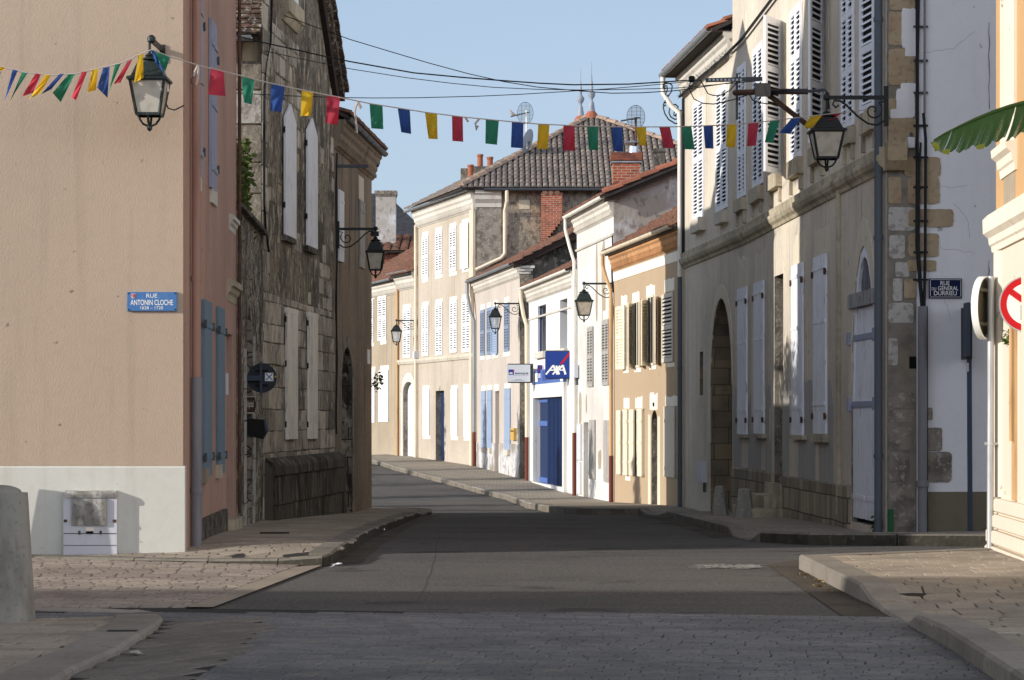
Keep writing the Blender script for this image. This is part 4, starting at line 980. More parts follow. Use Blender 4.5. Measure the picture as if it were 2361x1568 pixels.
# ================================================================== arch house (far part of the right-hand terrace)
ha=thing('arch_house','sunlit tan terrace house with red tiled eaves and a dark carriage arch','house',tuple(ARCHH.P(0,0)))
ar=op(ARCHH,1638.5,1689.0-.5,687,1200,1.6,1.75)
sl=op(ARCHH,1613.5,1621,811,911,.2)
ar['s2']=min(ar['s2'],ARCHH.L-.03)
m_=MB(); panel(m_,ARCHH,0,ARCHH.L,-1.6,9.05,[ar,sl],0,1); m_.build('street_wall',['stucco_grey','ashlar_ochre'],ha,smooth=False)
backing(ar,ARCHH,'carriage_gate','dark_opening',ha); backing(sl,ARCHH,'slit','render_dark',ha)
m_=MB(); m_.poly([ARCHH.P(0,-1.6,-7),ARCHH.P(0,-1.6),ARCHH.P(0,9.05),ARCHH.P(0,10.6,-3.5),ARCHH.P(0,9.05,-7)]); m_.poly([ARCHH.P(0,-1.6,-7),ARCHH.P(0,9,-7),ARCHH.P(ARCHH.L,9,-7),ARCHH.P(ARCHH.L,-1.6,-7)]); m_.build('flank_wall','render_pale_grey',ha,smooth=False)
cornice(ARCHH,-.05,ARCHH.L,9.0,ha,'cornice_white',dent=False)
roofplane('roof',[ARCHH.P(-.15,9.06,.40),ARCHH.P(ARCHH.L-.01,9.06,.40),ARCHH.P(ARCHH.L-.01,10.85,-3.5),ARCHH.P(-.15,10.85,-3.5)],'tile_red',ha)
m_=MB(); fext(m_,ARCHH,[(.40,9.02),(.02,9.02),(.02,8.98),(.40,8.98)],-.1,ARCHH.L); m_.build('soffit','wood_dark',ha,smooth=False)
gutter(ARCHH,-.25,ARCHH.L-.05,9.07,.45,ha,'zinc',.085)
g0=ARCHH.P(-.1,9.0,.45)
m_=MB(); m_.tube([g0,g0-Vector((0,0,.35)),ARCHH.P(0,8.35,.28),ARCHH.P(.05,8.2,.11),ARCHH.P(.05,8.0,.1)],.055,10); m_.tube([ARCHH.P(.05,8.01,.1),ARCHH.P(.05,4.6,.1)],.05,10); m_.build('downpipe','pipe_white',ha)
pipe(ARCHH,.05,-.9,4.6,.1,ha,'pipe_blue',.052,seg=2.4)
m_=MB(); fext(m_,ARCHH,[(-.01,8.8),(.05,8.8),(.07,8.86),(-.01,8.88)],0,ARCHH.L); m_.build('string_course','stone_trim',ha,smooth=False)
def bandcourse(F,a,b,root,z0=4.74,m='stone_trim_worn'):
    m_=MB(); fext(m_,F,[(-.02,z0+.04),(.03,z0+.04),(.05,z0+.09),(.10,z0+.13),(.13,z0+.19),(.13,z0+.24),(.09,z0+.27),(.095,z0+.36),(-.02,z0+.37)],a,b); return m_.build('string_course',m,root,smooth=False)
bandcourse(ARCHH,0,ARCHH.L,ha)
for (u1,u2,v1,v2),mm in (((1601,1624,231,505),'a'),((1653.5,1679,200,484),'b')):
    pair(ARCHH,u1,u2,v1,v2,.006,ha,'shutter_white',pitch=.075)
    lintel(ARCHH,u1-3,u2+4,v2-190,v1-2,ha,'patch_pale',.006,.12)
sill(ARCHH,1590,1627,505,535,ha,'stone_trim',.14); sill(ARCHH,1645,1680,488,516,ha,'stone_trim',.14)
m_=MB(); ap=arcpts(ar,14); cx=(ar['s1']+ar['s2'])/2; cy=ar['z2']-ar['arch']
for i,((x,y),(x2,y2)) in enumerate(zip(ap,ap[1:])):
    e=lambda X,Y:(min(cx+(X-cx)*1.2,ARCHH.L-.002), cy+(Y-cy)*1.16); poly_prism(m_,ARCHH,[(x,y),(x2,y2),e(x2,y2),e(x,y)],-.02,.012)
fbox(m_,ARCHH,ar['s1']-.26,ar['s1'],1.0,cy,-.02,.012); m_.build('arch_surround','patch_pale',ha,smooth=False)
m_=MB(); m_.tube([ARCHH.P(ARCHH.L-.12,.0,-.06),ARCHH.P(ARCHH.L-.12,HC+(VH-965)/FP*44.7,-.06)],.05,8); m_.build('iron_post','iron_black',ha)
mt=thing('meter_box','slim pale meter box on the wall left of the carriage arch','box',tuple(ARCHH.P(ARCHH.s(1625),0)))
a,b,z1,z2=ARCHH.rect(1621,1630.5,1065,1112); m_=MB(); fbox(m_,ARCHH,a,b,z1,z2,0,.12); fbox(m_,ARCHH,a+.02,b-.02,z1+.03,z2-.05,.118,.135); m_.build('casing','utility_grey',mt,smooth=False); m_=MB(); m_.tube([ARCHH.P(b-.05,z1-.2,.05),ARCHH.P(b-.05,z1+.02,.05)],.03,8); m_.build('pipe_stub','steel_grey',mt)
# iron scroll bracket in silhouette
sb=thing('iron_scroll','wrought iron scroll bracket under the red tiled eaves, dark against the sky','bracket',tuple(ARCHH.P(0,7.5)))
SC=Frame(ARCHH.P(.02,0,0).xy,(1,0)); Ds=50.5
def ipts(l): return [pt(*q('I',x,y),Ds) for x,y in l]
for l in ([(420,530),(405,640),(340,740),(262,860),(250,950),(280,1060),(350,1170),(470,1245),(600,1250)],[(420,530),(380,492),(300,480),(250,510),(245,560),(280,590),(325,570),(318,535),(290,535),(275,555)],[(330,570),(320,640),(290,690),(310,735),(345,725),(335,705)],
          [(262,860),(250,900),(275,920),(295,905),(280,890)],[(262,860),(320,848),(365,890),(375,950),(358,1040),(390,1120),(470,1170),(540,1150),(555,1090),(510,1060),(480,1085),(500,1105)],[(375,950),(410,895),(480,885),(530,930),(525,990),(485,985),(490,965)],[(525,990),(600,1005)],[(525,990),(455,1030),(450,1090),(500,1112)]):
    m_=MB(); m_.tube(ipts(l),.016,6); m_.build('scroll','iron_black',sb)

# ================================================================== long house: near part of the terrace with the white flank
hl=thing('long_house','long curved greige terrace house with white louvred shutters and a white flank wall','house',tuple(LONG.P(LONG.L,0)))
LL=LONG.L; ZT=11.6
dd=op(LONG,1785.5,1806,634,1114,.55); gd=op(LONG,1963,2021,566,1208,.09,2.2)
gd['s2']=min(gd['s2'],LL-.32)
m_=MB(); panel(m_,LONG,0,LL,-1.6,ZT,[dd,gd],0,1); m_.build('street_wall',['stucco_grey','stone_quoin_grey'],hl,smooth=False)
backing(dd,LONG,'door','door_dark',hl)
m_=MB(); panel(m_,WHITEW,0,WHITEW.L,-1.6,ZT); m_.build('flank_wall','wall_bluewhite',hl,smooth=False)
m_=MB(); m_.poly([LONG.P(0,-1.6,-8),LONG.P(0,-1.6),LONG.P(0,ZT),LONG.P(0,ZT,-8)]); m_.build('party_wall','stucco_grey',hl,smooth=False)
m_=MB(); m_.poly([LONG.P(0,ZT,.4),LONG.P(LONG.cum[2],ZT,.4),LONG.P(LL,ZT,.4)]+[WHITEW.P(WHITEW.L,ZT,.4),WHITEW.P(WHITEW.L,ZT+.5,-14)]); m_.build('roof','tile_brown',hl,smooth=False)
bandcourse(LONG,.001,LL-.02,hl)
m_=MB(); fext(m_,WHITEW,[(-.02,4.78),(.1,4.78),(.2,4.9),(.22,5.15),(-.02,5.15)],-.02,WHITEW.s(2085)); m_.build('corbel_stone','stone_quoin_tan',hl,smooth=False)
for (u1,u2,v1,v2) in ((1704,1721,150,455),(1739,1761.5,105,429),(1826,1850.5,15,368),(1944.5,1971.5,-95,296)):
    pair(LONG,u1,u2,v1,v2,.006,hl,'shutter_white',pitch=.075,rails=2)
# the far leaves of three windows stand open towards the camera
for uh,ua,v1,v2 in ((1803,1760,48,403),(1899,1863,-70,340),(2025,1986.5,-190,250)):
    leaf_open(LONG,uh,ua,v1,v2,hl,'shutter_white',w=.66,pitch=.085,rails=2,st=.09,back='dark_gap',cov=.5)
for (u1,u2,v1,v2),con in (((1690,1721,459,487),((1696,1703,490,522),(1710,1720,480,514))),((1725,1761,433,465),((1733,1739,464,500),(1750.5,1758.5,457,489))),((1766,1803.5,401,436),((1774,1780.5,441,477),(1794.5,1802.5,428,464))),
    ((1812.5,1852.5,368,407),((1820,1828,410,449),(1840.5,1851,397,436))),((1861,1899,338,378),((1867.5,1877,382,421),(1890,1900,369,405))),((1938,1973,296,334),((1944,1952,338,380),(1962,1971,326,366))),((1980,2026,252,305),((1986,1996,308,352),(2010,2022,296,340)))):
    sill(LONG,u1,u2,v1,v2,hl,'stone_trim_worn',.11)
    for cc in con: sill(LONG,*cc,hl,'stone_trim_worn',.05,'console')
# plank shutters of the ground floor
for (u1,u2,v1,v2),sl_ in (((1704,1725,664,1003),(1696,1728,1001,1009)),((1742,1764,650,1003),(1733,1768,1000,1010)),((1830,1855,609,1008),(1819,1861,1003,1013)),((1880,1909,589,1001),(1866,1912,1000,1019))):
    (a,b,z1,z2),_=pair(LONG,u1,u2,v1,v2,.006,hl,'shutter_grey','planks',k=2,bars=(.17,.63,.93))
    for s_ in (a,b): hinges(LONG,s_,z1,z2,.035,hl,'rust_steel',(.1,.9),.09)
    sill(LONG,*sl_,hl,'stone_trim_worn',.09)
    lintel(LONG,u1-1,u2+4,v1-68,v1-1,hl,'patch_pale',.006,.14,'plaster_patch')
rs=random.Random(21)
for k in range(26):
    m_=MB()
    u=rs.uniform(1700,1925); v=rs.choice((rs.uniform(60,330),rs.uniform(640,980))); s_,z=LONG.at(u,v)
    blob_poly(m_,LONG,s_,z,-.004,rs.uniform(.12,.3),rs.uniform(.5,1.5),100+k,10,.15,.007+k*.0001); m_.build('plaster_patch','patch_pale',hl,smooth=False)
rs=random.Random(22)
for k,(u,w) in enumerate(((1700,.5),(1740,1.1),(1772,.5),(1812,.5),(1860,1.1),(1905,.8))):
    m_=MB(); s_=LONG.s(u); blob_poly(m_,LONG,s_,1.0,-.004,w*1.5,2.2,300+k,12,.06,.0062+k*.0003); m_.build('cement_render','cement',hl,smooth=False)
# stone base, door steps
m_=MB(); z1=LONG.z(1740,1082); fext(m_,LONG,[(-.02,-1.6),(.06,-1.6),(.06,z1-.03),(.03,z1),(-.02,z1)],.12,dd['s1']-.02); fext(m_,LONG,[(-.02,-1.6),(.06,-1.6),(.06,LONG.z(1870,1105)-.02),(-.02,LONG.z(1870,1105))],dd['s2']+.02,gd['s1']-.05); m_.build('base_course','ashlar_pale',hl,smooth=False)
a0=LONG.s(1773); b0=LONG.s(1813); zd=dd['z1']; zg_=zroad(39)+.12
for i in range(3):
    m_=MB(); h0=zd-(zd-zg_)*i/3; fbox(m_,LONG,a0-.0+.1*(2-i)*.8,b0-.1*(2-i)*.3,h0-(zd-zg_)/3-(0 if i<2 else .3),h0-.003*i,-.05 if i else -.3,.1+.27*i); m_.build('step','stone_trim_worn',hl,smooth=False)
m_=MB(); fbox(m_,LONG,dd['s1'],dd['s2'],dd['z2']-.9*0-2.55,dd['z2']-2.4,-.5,-.1); m_.build('door_transom','stone_quoin_grey',hl,smooth=False)
# big plank doors with a slatted fanlight
zsx=gd['z2']-gd['arch']; zb_=LONG.z(1990,706); mid=(gd['s1']+gd['s2'])/2
m_=MB(); fbox(m_,LONG,gd['s1']-.04,gd['s2']+.03,zb_,zb_+.2,-.1,.05); m_.build('transom','transom_wood',hl,smooth=False)
bk=dict(gd); backing(bk,LONG,'fanlight_back','dark_gap',hl)
m_=MB(); k=8
ww=(gd['s2']-gd['s1'])
for i in range(k):
    x=gd['s1']+ww*(i+.18)/k; xm=(x+ww*.3/k); zz=zsx+gd['arch']*math.sqrt(max(0,1-((xm-mid)/(ww/2))**2))
    fbox(m_,LONG,x,x+ww*.5/k,zb_+.2,zz-.03,-.07,-.05+.015*(i%2))
m_.build('fanlight_slats','fan_slat',hl,smooth=False)
pa=arcpts(gd,16); m_=MB(); cy=zsx
for (x,y),(x2,y2) in zip(pa,pa[1:]):
    e=lambda X,Y:(mid+(X-mid)*.84, cy+(Y-cy)*.93); poly_prism(m_,LONG,[e(x,y),e(x2,y2),(x2,y2),(x,y)],-.085,-.01)
for x0,x1 in ((gd['s1'],gd['s1']+ww*.08),(gd['s2']-ww*.08,gd['s2'])): fbox(m_,LONG,x0,x1,zb_+.2,cy,-.085,-.012)
m_.build('fanlight_frame','shutter_grey',hl,smooth=False)
for a,b in ((gd['s1']+.02,mid-.01),(mid+.01,gd['s2']-.02)):
    d_=planks(LONG,a,b,gd['z1']+.06,zb_-.01,-.07,'door',hl,'shutter_grey',k=4,bars=(.1,.55,.86),t=.05)
    for f in (.55,.86):
        m_=MB(); z=gd['z1']+(zb_-gd['z1'])*f; fbox(m_,LONG,a-.1,b-.05,z-.04,z+.04,-.02,.0); fbox(m_,LONG,a-.13 if a<mid else b-.05,a-.03 if a<mid else b+.08,z-.09,z+.09,-.05,.05); m_.build('strap_hinge','shutter_dove',hl,smooth=False)
m_=MB(); 
for (x,y),(x2,y2) in zip(pa,pa[1:]):
    e=lambda X,Y:(min(mid+(X-mid)*1.22,LL-.12), cy+(Y-cy)*1.18); poly_prism(m_,LONG,[(x,y),(x2,y2),e(x2,y2),e(x,y)],-.02,.009)
m_.build('arch_surround','patch_pale',hl,smooth=False)
# downpipe and quoins
pipe(LONG,LL-.09,-.1,ZT,.09,hl,'pipe_blue',.055,seg=2.9)
pipe(LONG,LONG.s(1938),.1,5.0,.02,hl,'stone_trim_worn',.05,seg=9,name='conduit')
m_=MB(); rs=random.Random(31); fbox(m_,WHITEW,.002,WHITEW.s(2113),-1.6,ZT,-.01,.006); m_.build('quoin_mortar','mortar_grey',hl,smooth=False)
sw=lambda U:WHITEW.s(U); zw=lambda V:WHITEW.z(2080,V)
def quoin(lst,m,n,seed):
    for i,(u1,u2,v1,v2) in enumerate(lst):
        m_=MB()
        a,b=sw(u1),sw(u2); z1,z2=zw(v2),zw(v1); blob_poly(m_,WHITEW,(a+b)/2,(z1+z2)/2,0,(b-a),(z2-z1),seed+i,44,.03,n+i*.0004,9); m_.build('quoin_stone',m,hl,smooth=False)
quoin([(2050,2108,-30,24),(2048,2080,28,105),(2048,2108,113,196),(2048,2075,228,270),(2048,2112,272,345),(2085,2168,362,408),(2048,2078,408,470),(2092,2166,408,470),(2094,2198,482,523),(2094,2164,538,592),(2092,2158,600,625),(2084,2112,644,688)],'stone_quoin_tan',.016,1)
quoin([(2048,2110,478,532),(2050,2086,542,596),(2064,2096,604,638),(2058,2080,642,694),(2048,2106,698,745),(2048,2070,780,842),(2050,2082,250,272)],'stone_quoin_pale',.013,40)
quoin([(2048,2108,905,940),(2048,2108,945,974),(2048,2104,985,1038),(2050,2096,1045,1110),(2134,2172,986,1040),(2134,2194,1042,1112),(2134,2150,940,968),(2048,2110,1114,1214)],'stone_quoin_grey',.014,70)
quoin([(2078,2112,20,112),(2086,2112,108,130),(2076,2110,192,215),(2066,2108,205,272),(2052,2088,252,273)],'wall_bluewhite',.02,90)
m_=MB(); fext(m_,WHITEW,[(-.01,-1.6),(.012,-1.6),(.012,zw(1134)),(-.01,zw(1134))],sw(2140),WHITEW.L); m_.build('base_course','render_plinth_olive',hl,smooth=False)
m_=MB(); fbox(m_,WHITEW,sw(2096),sw(2112),zw(850),zw(822),.0,.012); m_.build('recess','dark_opening',hl,smooth=False)
m_=MB(); rs=random.Random(9)
for v1,v2 in ((50,250),(290,312),(520,545),(600,690)):
    u=2281+rs.uniform(-2,2); 
    pts=[WHITEW.P(sw(u+rs.uniform(-1.5,1.5)),zw(v1+(v2-v1)*i/8),.004) for i in range(9)]; m_.tube(pts,[.002+.005*rs.random() for _ in pts],4)
for l in (((2130,122),(2200,110),(2260,62)),((2150,425),(2185,432),(2240,428)),((2165,570),(2215,578),(2260,586)),((2175,688),(2188,720),(2192,745)),((2200,470),(2230,500),(2236,560))):
    m_.tube([WHITEW.P(sw(u+rs.uniform(-2,2)),zw(v+rs.uniform(-2,2)),.001) for (ua,va),(ub,vb) in zip(l,l[1:]) for u,v in [(ua+(ub-ua)*t/5,va+(vb-va)*t/5) for t in range(5)]],.0016,4)
m_.build('crack','soot_mark',hl,smooth=False)
# cables and conduit on the quoin
cr=thing('cable_riser','bundle of black cables clipped up the stone quoin of the white wall','cable',tuple(WHITEW.P(sw(2122),0)))
for u0,u1,u2,v0,r in ((2112,2112,2124,-40,.022),(2117,2112,2125,-40,.015),(2127,2131,2129,262,.022),(2121,2116,2126,330,.014)):
    m_=MB(); m_.tube([WHITEW.P(sw(u0),zw(v0),.06),WHITEW.P(sw(u1+1),zw(200 if v0<0 else v0+60),.065),WHITEW.P(sw(u1+.5),zw(450),.06),WHITEW.P(sw(u1),zw(570),.06),WHITEW.P(sw(u2),zw(710),.05)],r,6); m_.build('cable','cable_black',cr)
m_=MB(); m_.tube([WHITEW.P(sw(2130),zw(v),.05) for v in (-40,130,262)],.016,6); m_.build('cable','pipe_pvc',cr)
for v in (62,140,214,290,363,432,510,582,645):
    m_=MB(); fbox(m_,WHITEW,sw(2105),sw(2138),zw(v+2),zw(v-2),.0,.045); m_.build('clamp','cable_black' if v>250 else 'steel_grey',cr,smooth=False)
cp=thing('conduit_pipe','grey vertical conduit pipe below the black cables on the white wall','pipe',tuple(WHITEW.P(sw(2125),0)))
m_=MB(); m_.tube([WHITEW.P(sw(2124),0-.1,.08),WHITEW.P(sw(2124),zw(707),.08)],.062,12); m_.build('tube','pipe_pvc',cp)
m_=MB(); m_.tube([WHITEW.P(sw(2124),zw(1122),.08),WHITEW.P(sw(2124),zw(1108),.08)],.085,12); m_.build('collar','pipe_pvc',cp)
m_=MB(); m_.tube([WHITEW.P(sw(2136),-.1,.04),WHITEW.P(sw(2136),zw(707),.04)],.012,6); m_.build('side_cable','cable_black',cp)
ab=thing('alarm_box','small white box with lens mounted on tan stones by the black cables','box',tuple(WHITEW.P(sw(2099),zw(330))))
m_=MB(); fbox(m_,WHITEW,sw(2090.5),sw(2105.5),zw(342),zw(318),.02,.1); m_.build('casing','utility_grey',ab,smooth=False); m_=MB(); m_.lathe(WHITEW.P(sw(2099),zw(315),.06),[(.02,0),(.022,.03),(.01,.05)],8); m_.build('lens','steel_grey',ab)
xs0=lambda u,D:(u-UC)/FP*D
# ================================================================== orange house
ho=thing('orange_house','orange rendered house with cream shutters swung open and white patches round windows','house',tuple(ORANGE.P(ORANGE.L,0)))
zo=5.75; od=op(ORANGE,1502,1516,946,1170,.3,.3)
house_shell(ho,ORANGE,zo,8,'stucco_orange',[od],wallm='stucco_orange',reveal='stone_quoin_grey',rise=2.4,over=.25,roofm='tile_brown',verge=.0)
backing(od,ORANGE,'door','door_dark',ho)
cornice(ORANGE,0.02,ORANGE.L-.05,zo,ho,'cornice_orange',sc=1.0)
m_=MB(); fext(m_,ORANGE,[(-.02,zo-.75),(.012,zo-.75),(.02,zo-.53),(-.02,zo-.53)],0,ORANGE.L-.05); m_.build('frieze','patch_white',ho,smooth=False)
gutter(ORANGE,-.2,ORANGE.L-.15,zo+.0,.27,ho,'pipe_cream',.075)
gp=ORANGE.P(-.12,zo-.07,.27); m_=MB(); m_.tube([gp,gp-Vector((0,0,.25)),ORANGE.P(-.0,zo-.7,.18),ORANGE.P(.05,zo-.95,.09),ORANGE.P(.06,zo-1.2,.08)],.045,10); m_.tube([ORANGE.P(.06,zo-1.19,.08),ORANGE.P(.06,.55,.08)],.052,10); m_.tube([ORANGE.P(.06,.551,.08),ORANGE.P(.06,-1,.08)],.058,10,mi=1); m_.build('downpipe',['pipe_tan','pipe_rust'],ho)
# upper windows (recess with arched pane) and open leaves
def winrec(F,root,U1,U2,V1,V2,m='dark_gap',fm='shutter_beigegrey',arch=.12):
    a,b,z1,z2=F.rect(U1,U2,V1,V2); m_=MB(); fbox(m_,F,a,b,z1,z2,-.02,.008); m_.build('window',m,root,smooth=False)
    m_=MB(); 
    for x,y in ((a,a+.05),(b-.05,b),((a+b)/2-.03,(a+b)/2+.03)): fbox(m_,F,x,y,z1,z2,.004,.03)
    fbox(m_,F,a,b,z2-.06,z2+.0,.0035,.028); fbox(m_,F,a,b,z1,z1+.06,.0035,.028); m_.build('window_frame',fm,root,smooth=False)
for u1,u2,v1,v2 in ((1446,1461,700,850),(1463,1478,692,848),(1495,1509,680,843)): winrec(ORANGE,ho,u1,u2,v1,v2)
for uh,ua,v1,v2,w in ((1445.5,1422,703,851,.48),(1461,1446,698,849,.45),(1482,1472,692,847,.45),(1496.5,1477,690,844,.45),(1517,1508,682,841,.45)): leaf_open(ORANGE,uh,ua,v1,v2,ho,'shutter_cream',w=w,pitch=.07,arch=.08,n0=.04)
a,b,z1,z2=ORANGE.rect(1529,1554,674,835); louvre(ORANGE,a,b,z1,z2,.01,'shutter',ho,'shutter_beigegrey',pitch=.08,arch=.08)
for p in ((1433,1447,682,704),(1459,1475,674,696),(1491,1511,658,686),(1533,1555,643,672),(1438,1450,850,860),(1464,1479,848,858),(1498,1513,843,852),(1538,1556,836,846)): lintel(ORANGE,*p,ho,'patch_white',.012,.1)
for u1,u2,v1,v2 in ((1437,1452,944,1096),(1470,1486,942,1098)): winrec(ORANGE,ho,u1,u2,v1,v2)
for uh,ua,v1,v2,w in ((1436.5,1424,946,1094,.45),(1452,1440,944,1096,.42),(1467,1452.5,944,1097,.45),(1486,1472,943,1099,.45)): leaf_open(ORANGE,uh,ua,v1,v2,ho,'shutter_cream','planks',w=w,k=3,bars=(.2,.5,.82),n0=.04)
a,b,z1,z2=ORANGE.rect(1534,1558.5,937,1100); planks(ORANGE,a,b,z1,z2,.01,'shutter',ho,'shutter_beigegrey',k=5,bars=(.12,.8))
for p in ((1439,1452,918,942),(1466,1482,916,941),(1499,1517,908,945),(1535,1566,914,936),(1443,1454,1098,1108)): lintel(ORANGE,*p,ho,'patch_white',.012,.16)
for p in ((1495,1501,958,1165),(1516.5,1523,960,1165)): lintel(ORANGE,*p,ho,'patch_pale',.011,.02)
m_=MB(); a,b,z1,z2=ORANGE.rect(1507.5,1510,928,937); fbox(m_,ORANGE,a,b,z1,z2,.01,.03); m_.build('house_number','dark_gap',ho,smooth=False)
def chimney(root,c0,w,d,z1,z2,m,cap=None,capm=None,rot=0.,band=None,name='chimney'):
    x,y=c0; m_=MB(); m_.box((x-w/2,y-d/2,z1),(x+w/2,y+d/2,z2)); o=m_.build(name,m,root,smooth=False)
    if cap:
        m_=MB(); m_.box((x-w/2-.03,y-d/2-.03,z2-.26),(x+w/2+.03,y+d/2+.03,z2-.18)); m_.box((x-w/2-.055,y-d/2-.055,z2-.179),(x+w/2+.055,y+d/2+.055,z2+.02)); m_.build('cap',capm or m,o_parent(o,root),smooth=False)
    return o
def o_parent(o,root): return o
# ================================================================== white house
hw=thing('white_house','tall narrow white house with shabby shutters, grey flank and brick chimney above','house',tuple(WHITEH.P(WHITEH.L,0)))
zw_=7.2; wd=op(WHITEH,1345.5,1356.5,974,1150,.3)
house_shell(hw,WHITEH,zw_,9,'render_pale_grey',[wd],wallm='stucco_white_worn',rise=1.9,over=.28,roofm='tile_brown',verge=.28)
backing(wd,WHITEH,'door','stone_quoin_grey',hw)
cornice(WHITEH,0,WHITEH.L,zw_,hw,'cornice_white',sc=1.1)
m_=MB(); fext(m_,WHITEH,[(-.01,zw_-1.02),(.04,zw_-1.02),(.06,zw_-.97),(-.01,zw_-.95)],0,WHITEH.L); m_.build('string_course','cornice_white',hw,smooth=False)
m_=MB(); e=WHITEH.L+.2
m_.hexa([WHITEH.P(e,zw_-.2,.28),WHITEH.P(e+.05,zw_-.2,.28),WHITEH.P(e+.05,zw_+1.7,-4.5),WHITEH.P(e,zw_+1.7,-4.5),WHITEH.P(e,zw_+.05,.28),WHITEH.P(e+.05,zw_+.05,.28),WHITEH.P(e+.05,zw_+1.95,-4.5),WHITEH.P(e,zw_+1.95,-4.5)]); m_.build('barge_board','wood_dark',hw,smooth=False)
hiptiles('verge_tiles',WHITEH.P(e-.02,zw_+.02,.28),WHITEH.P(e-.02,zw_+2.02,-4.5),'tile_red',hw,.13,.5)
gutter(WHITEH,-.2,WHITEH.L+.05,zw_-.02,.31,hw,'pipe_white',.075)
gp=WHITEH.P(-.12,zw_-.08,.31); m_=MB(); m_.tube([gp,gp-Vector((0,0,.3)),WHITEH.P(.0,zw_-.9,.2),WHITEH.P(.12,zw_-1.3,.1),WHITEH.P(.12,1.1,.09)],.045,10); m_.tube([WHITEH.P(.12,1.1,.09),WHITEH.P(.12,-.9,.09)],.06,10,mi=1); m_.build('downpipe',['pipe_white','pipe_rust'],hw)
for u1,u2,v1,v2 in ((1356.7,1369,754,892),(1390.7,1405.5,738,888)): pair(WHITEH,u1,u2,v1,v2,.01,hw,'shutter_shabby',pitch=.075)
for p in ((1357,1367,728,752),(1392,1404,716,736)): lintel(WHITEH,*p,hw,'patch_white',.02,.0)
for u1,u2,v1,v2 in ((1361,1374,968,1105),(1395,1410,969,1112)): pair(WHITEH,u1,u2,v1,v2,.01,hw,'shutter_shabby','planks',k=2,bars=(.1,.82))
for k,(u,v,w,h) in enumerate(((1338,945,.42,1.0),(1376,650,.3,2.2),(1392,655,.55,2.3),(1352,930,.2,.5),(1383,1060,.5,.5))): m_=MB(); s_,z=WHITEH.at(u,v); blob_poly(m_,WHITEH,s_,z,-.004,w,h,500+k,14,.12,.008+k*.0003); m_.build('bare_stone','stucco_tan',hw,smooth=False)
m_=MB(); fbox(m_,WHITEH,WHITEH.s(1334),WHITEH.s(1343),.35,1.35,.0,.06); fbox(m_,WHITEH,WHITEH.s(1333),WHITEH.s(1341.5),-.6,.3,.0,.05); m_.build('meter_cover','sign_silver',hw,smooth=False)
m_=MB(); m_.tube([WHITEH.P(WHITEH.L-.05,z,.03+.01*math.sin(z*5)) for z in [5.0+.2*i for i in range(7)]],.018,6); m_.build('wall_cable','cable_black',hw)
cc=WHITEH.P(WHITEH.L*.55,0,-3.6); cx=(1443-UC)/FP*cc.y
ch=chimney(hw,(cx,cc.y),.72,.65,zw_+.6,HC+(VH-357)/FP*cc.y,'brick_red',True,'brick_old')
D=63.5; m_=MB(); m_.box((xs0(1508,D),D,zw_+.5),(xs0(1533,D),D+.4,HC+(VH-342)/FP*D)); m_.box((xs0(1506,D),D-.03,HC+(VH-350)/FP*D),(xs0(1535,D),D+.43,HC+(VH-345)/FP*D)); m_.build('chimney','render_dark',hw,smooth=False)
m_=MB(); m_.box((cx-.41,cc.y-.37,HC+(VH-378)/FP*cc.y),(cx+.41,cc.y+.37,HC+(VH-375)/FP*cc.y)); m_.build('lead_band','lead',ch,smooth=False)
zc_=HC+(VH-357)/FP*cc.y; m_=MB(); m_.lathe((cx+.2,cc.y,zc_),[(.13,.03),(.12,.22),(.10,.24)],12); m_.lathe((cx+.2,cc.y,zc_+.3),[(.26,0),(.24,.03),(.05,.08)],14); m_.bar((cx+.1,cc.y,zc_+.2),(cx+.1,cc.y,zc_+.31),.02); m_.bar((cx+.3,cc.y,zc_+.2),(cx+.3,cc.y,zc_+.31),.02); m_.build('flue_cowl','can_metal',ch)
# ================================================================== insurance office
hx=thing('bank_office','low white office with blue grille shopfront and blue windows between taller houses','building',tuple(AXA.P(AXA.L,0)))
zx=5.7; sf=op(AXA,1236,1304,916,1125,.13); w1=op(AXA,1240,1259,704,811,.3); w2=op(AXA,1291,1308,690,804,.35)
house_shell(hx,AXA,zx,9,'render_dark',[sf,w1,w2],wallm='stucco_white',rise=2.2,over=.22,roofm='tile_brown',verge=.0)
cornice(AXA,.02,AXA.L,zx,hx,'cornice_white',sc=1.0)
m_=MB(); fext(m_,AXA,[(-.01,zx-1.05),(.03,zx-1.05),(.045,zx-1.0),(-.01,zx-.98)],0,AXA.L); m_.build('string_course','cornice_white',hx,smooth=False)
gutter(AXA,-.1,AXA.L-.1,zx,.26,hx,'pipe_white',.075)
gp=AXA.P(.0,zx-.07,.26); m_=MB(); m_.tube([gp,gp-Vector((0,0,.3)),AXA.P(.1,zx-.9,.18),AXA.P(.2,zx-1.2,.1),AXA.P(.2,.9,.09)],.06,10); m_.tube([AXA.P(.2,.9,.09),AXA.P(.2,-.7,.09)],.064,10,mi=1); m_.build('downpipe',['pipe_cream','pipe_rust'],hx)
pipe(AXA,AXA.L-.06,.9,zx,.09,hx,'pipe_white',.05); 
backing(w1,AXA,'window','door_blue',hx); backing(w2,AXA,'window','door_blue',hx); backing(sf,AXA,'shop_recess','door_blue',hx)
m_=MB(); fbox(m_,AXA,w2['s2']-.5,w2['s2']-.02,w2['z1'],w2['z2']-.03,-.12,-.08); m_.build('shutter','panel_blue',hx,smooth=False)
m_=MB(); fbox(m_,AXA,w1['s2']-.16,w1['s2']-.02,w1['z1'],w1['z2'],-.1,-.03); fbox(m_,AXA,w1['s1']+.02,w1['s1']+.16,w1['z1'],w1['z2'],-.1,-.06); m_.build('shutter','panel_blue',hx,smooth=False)
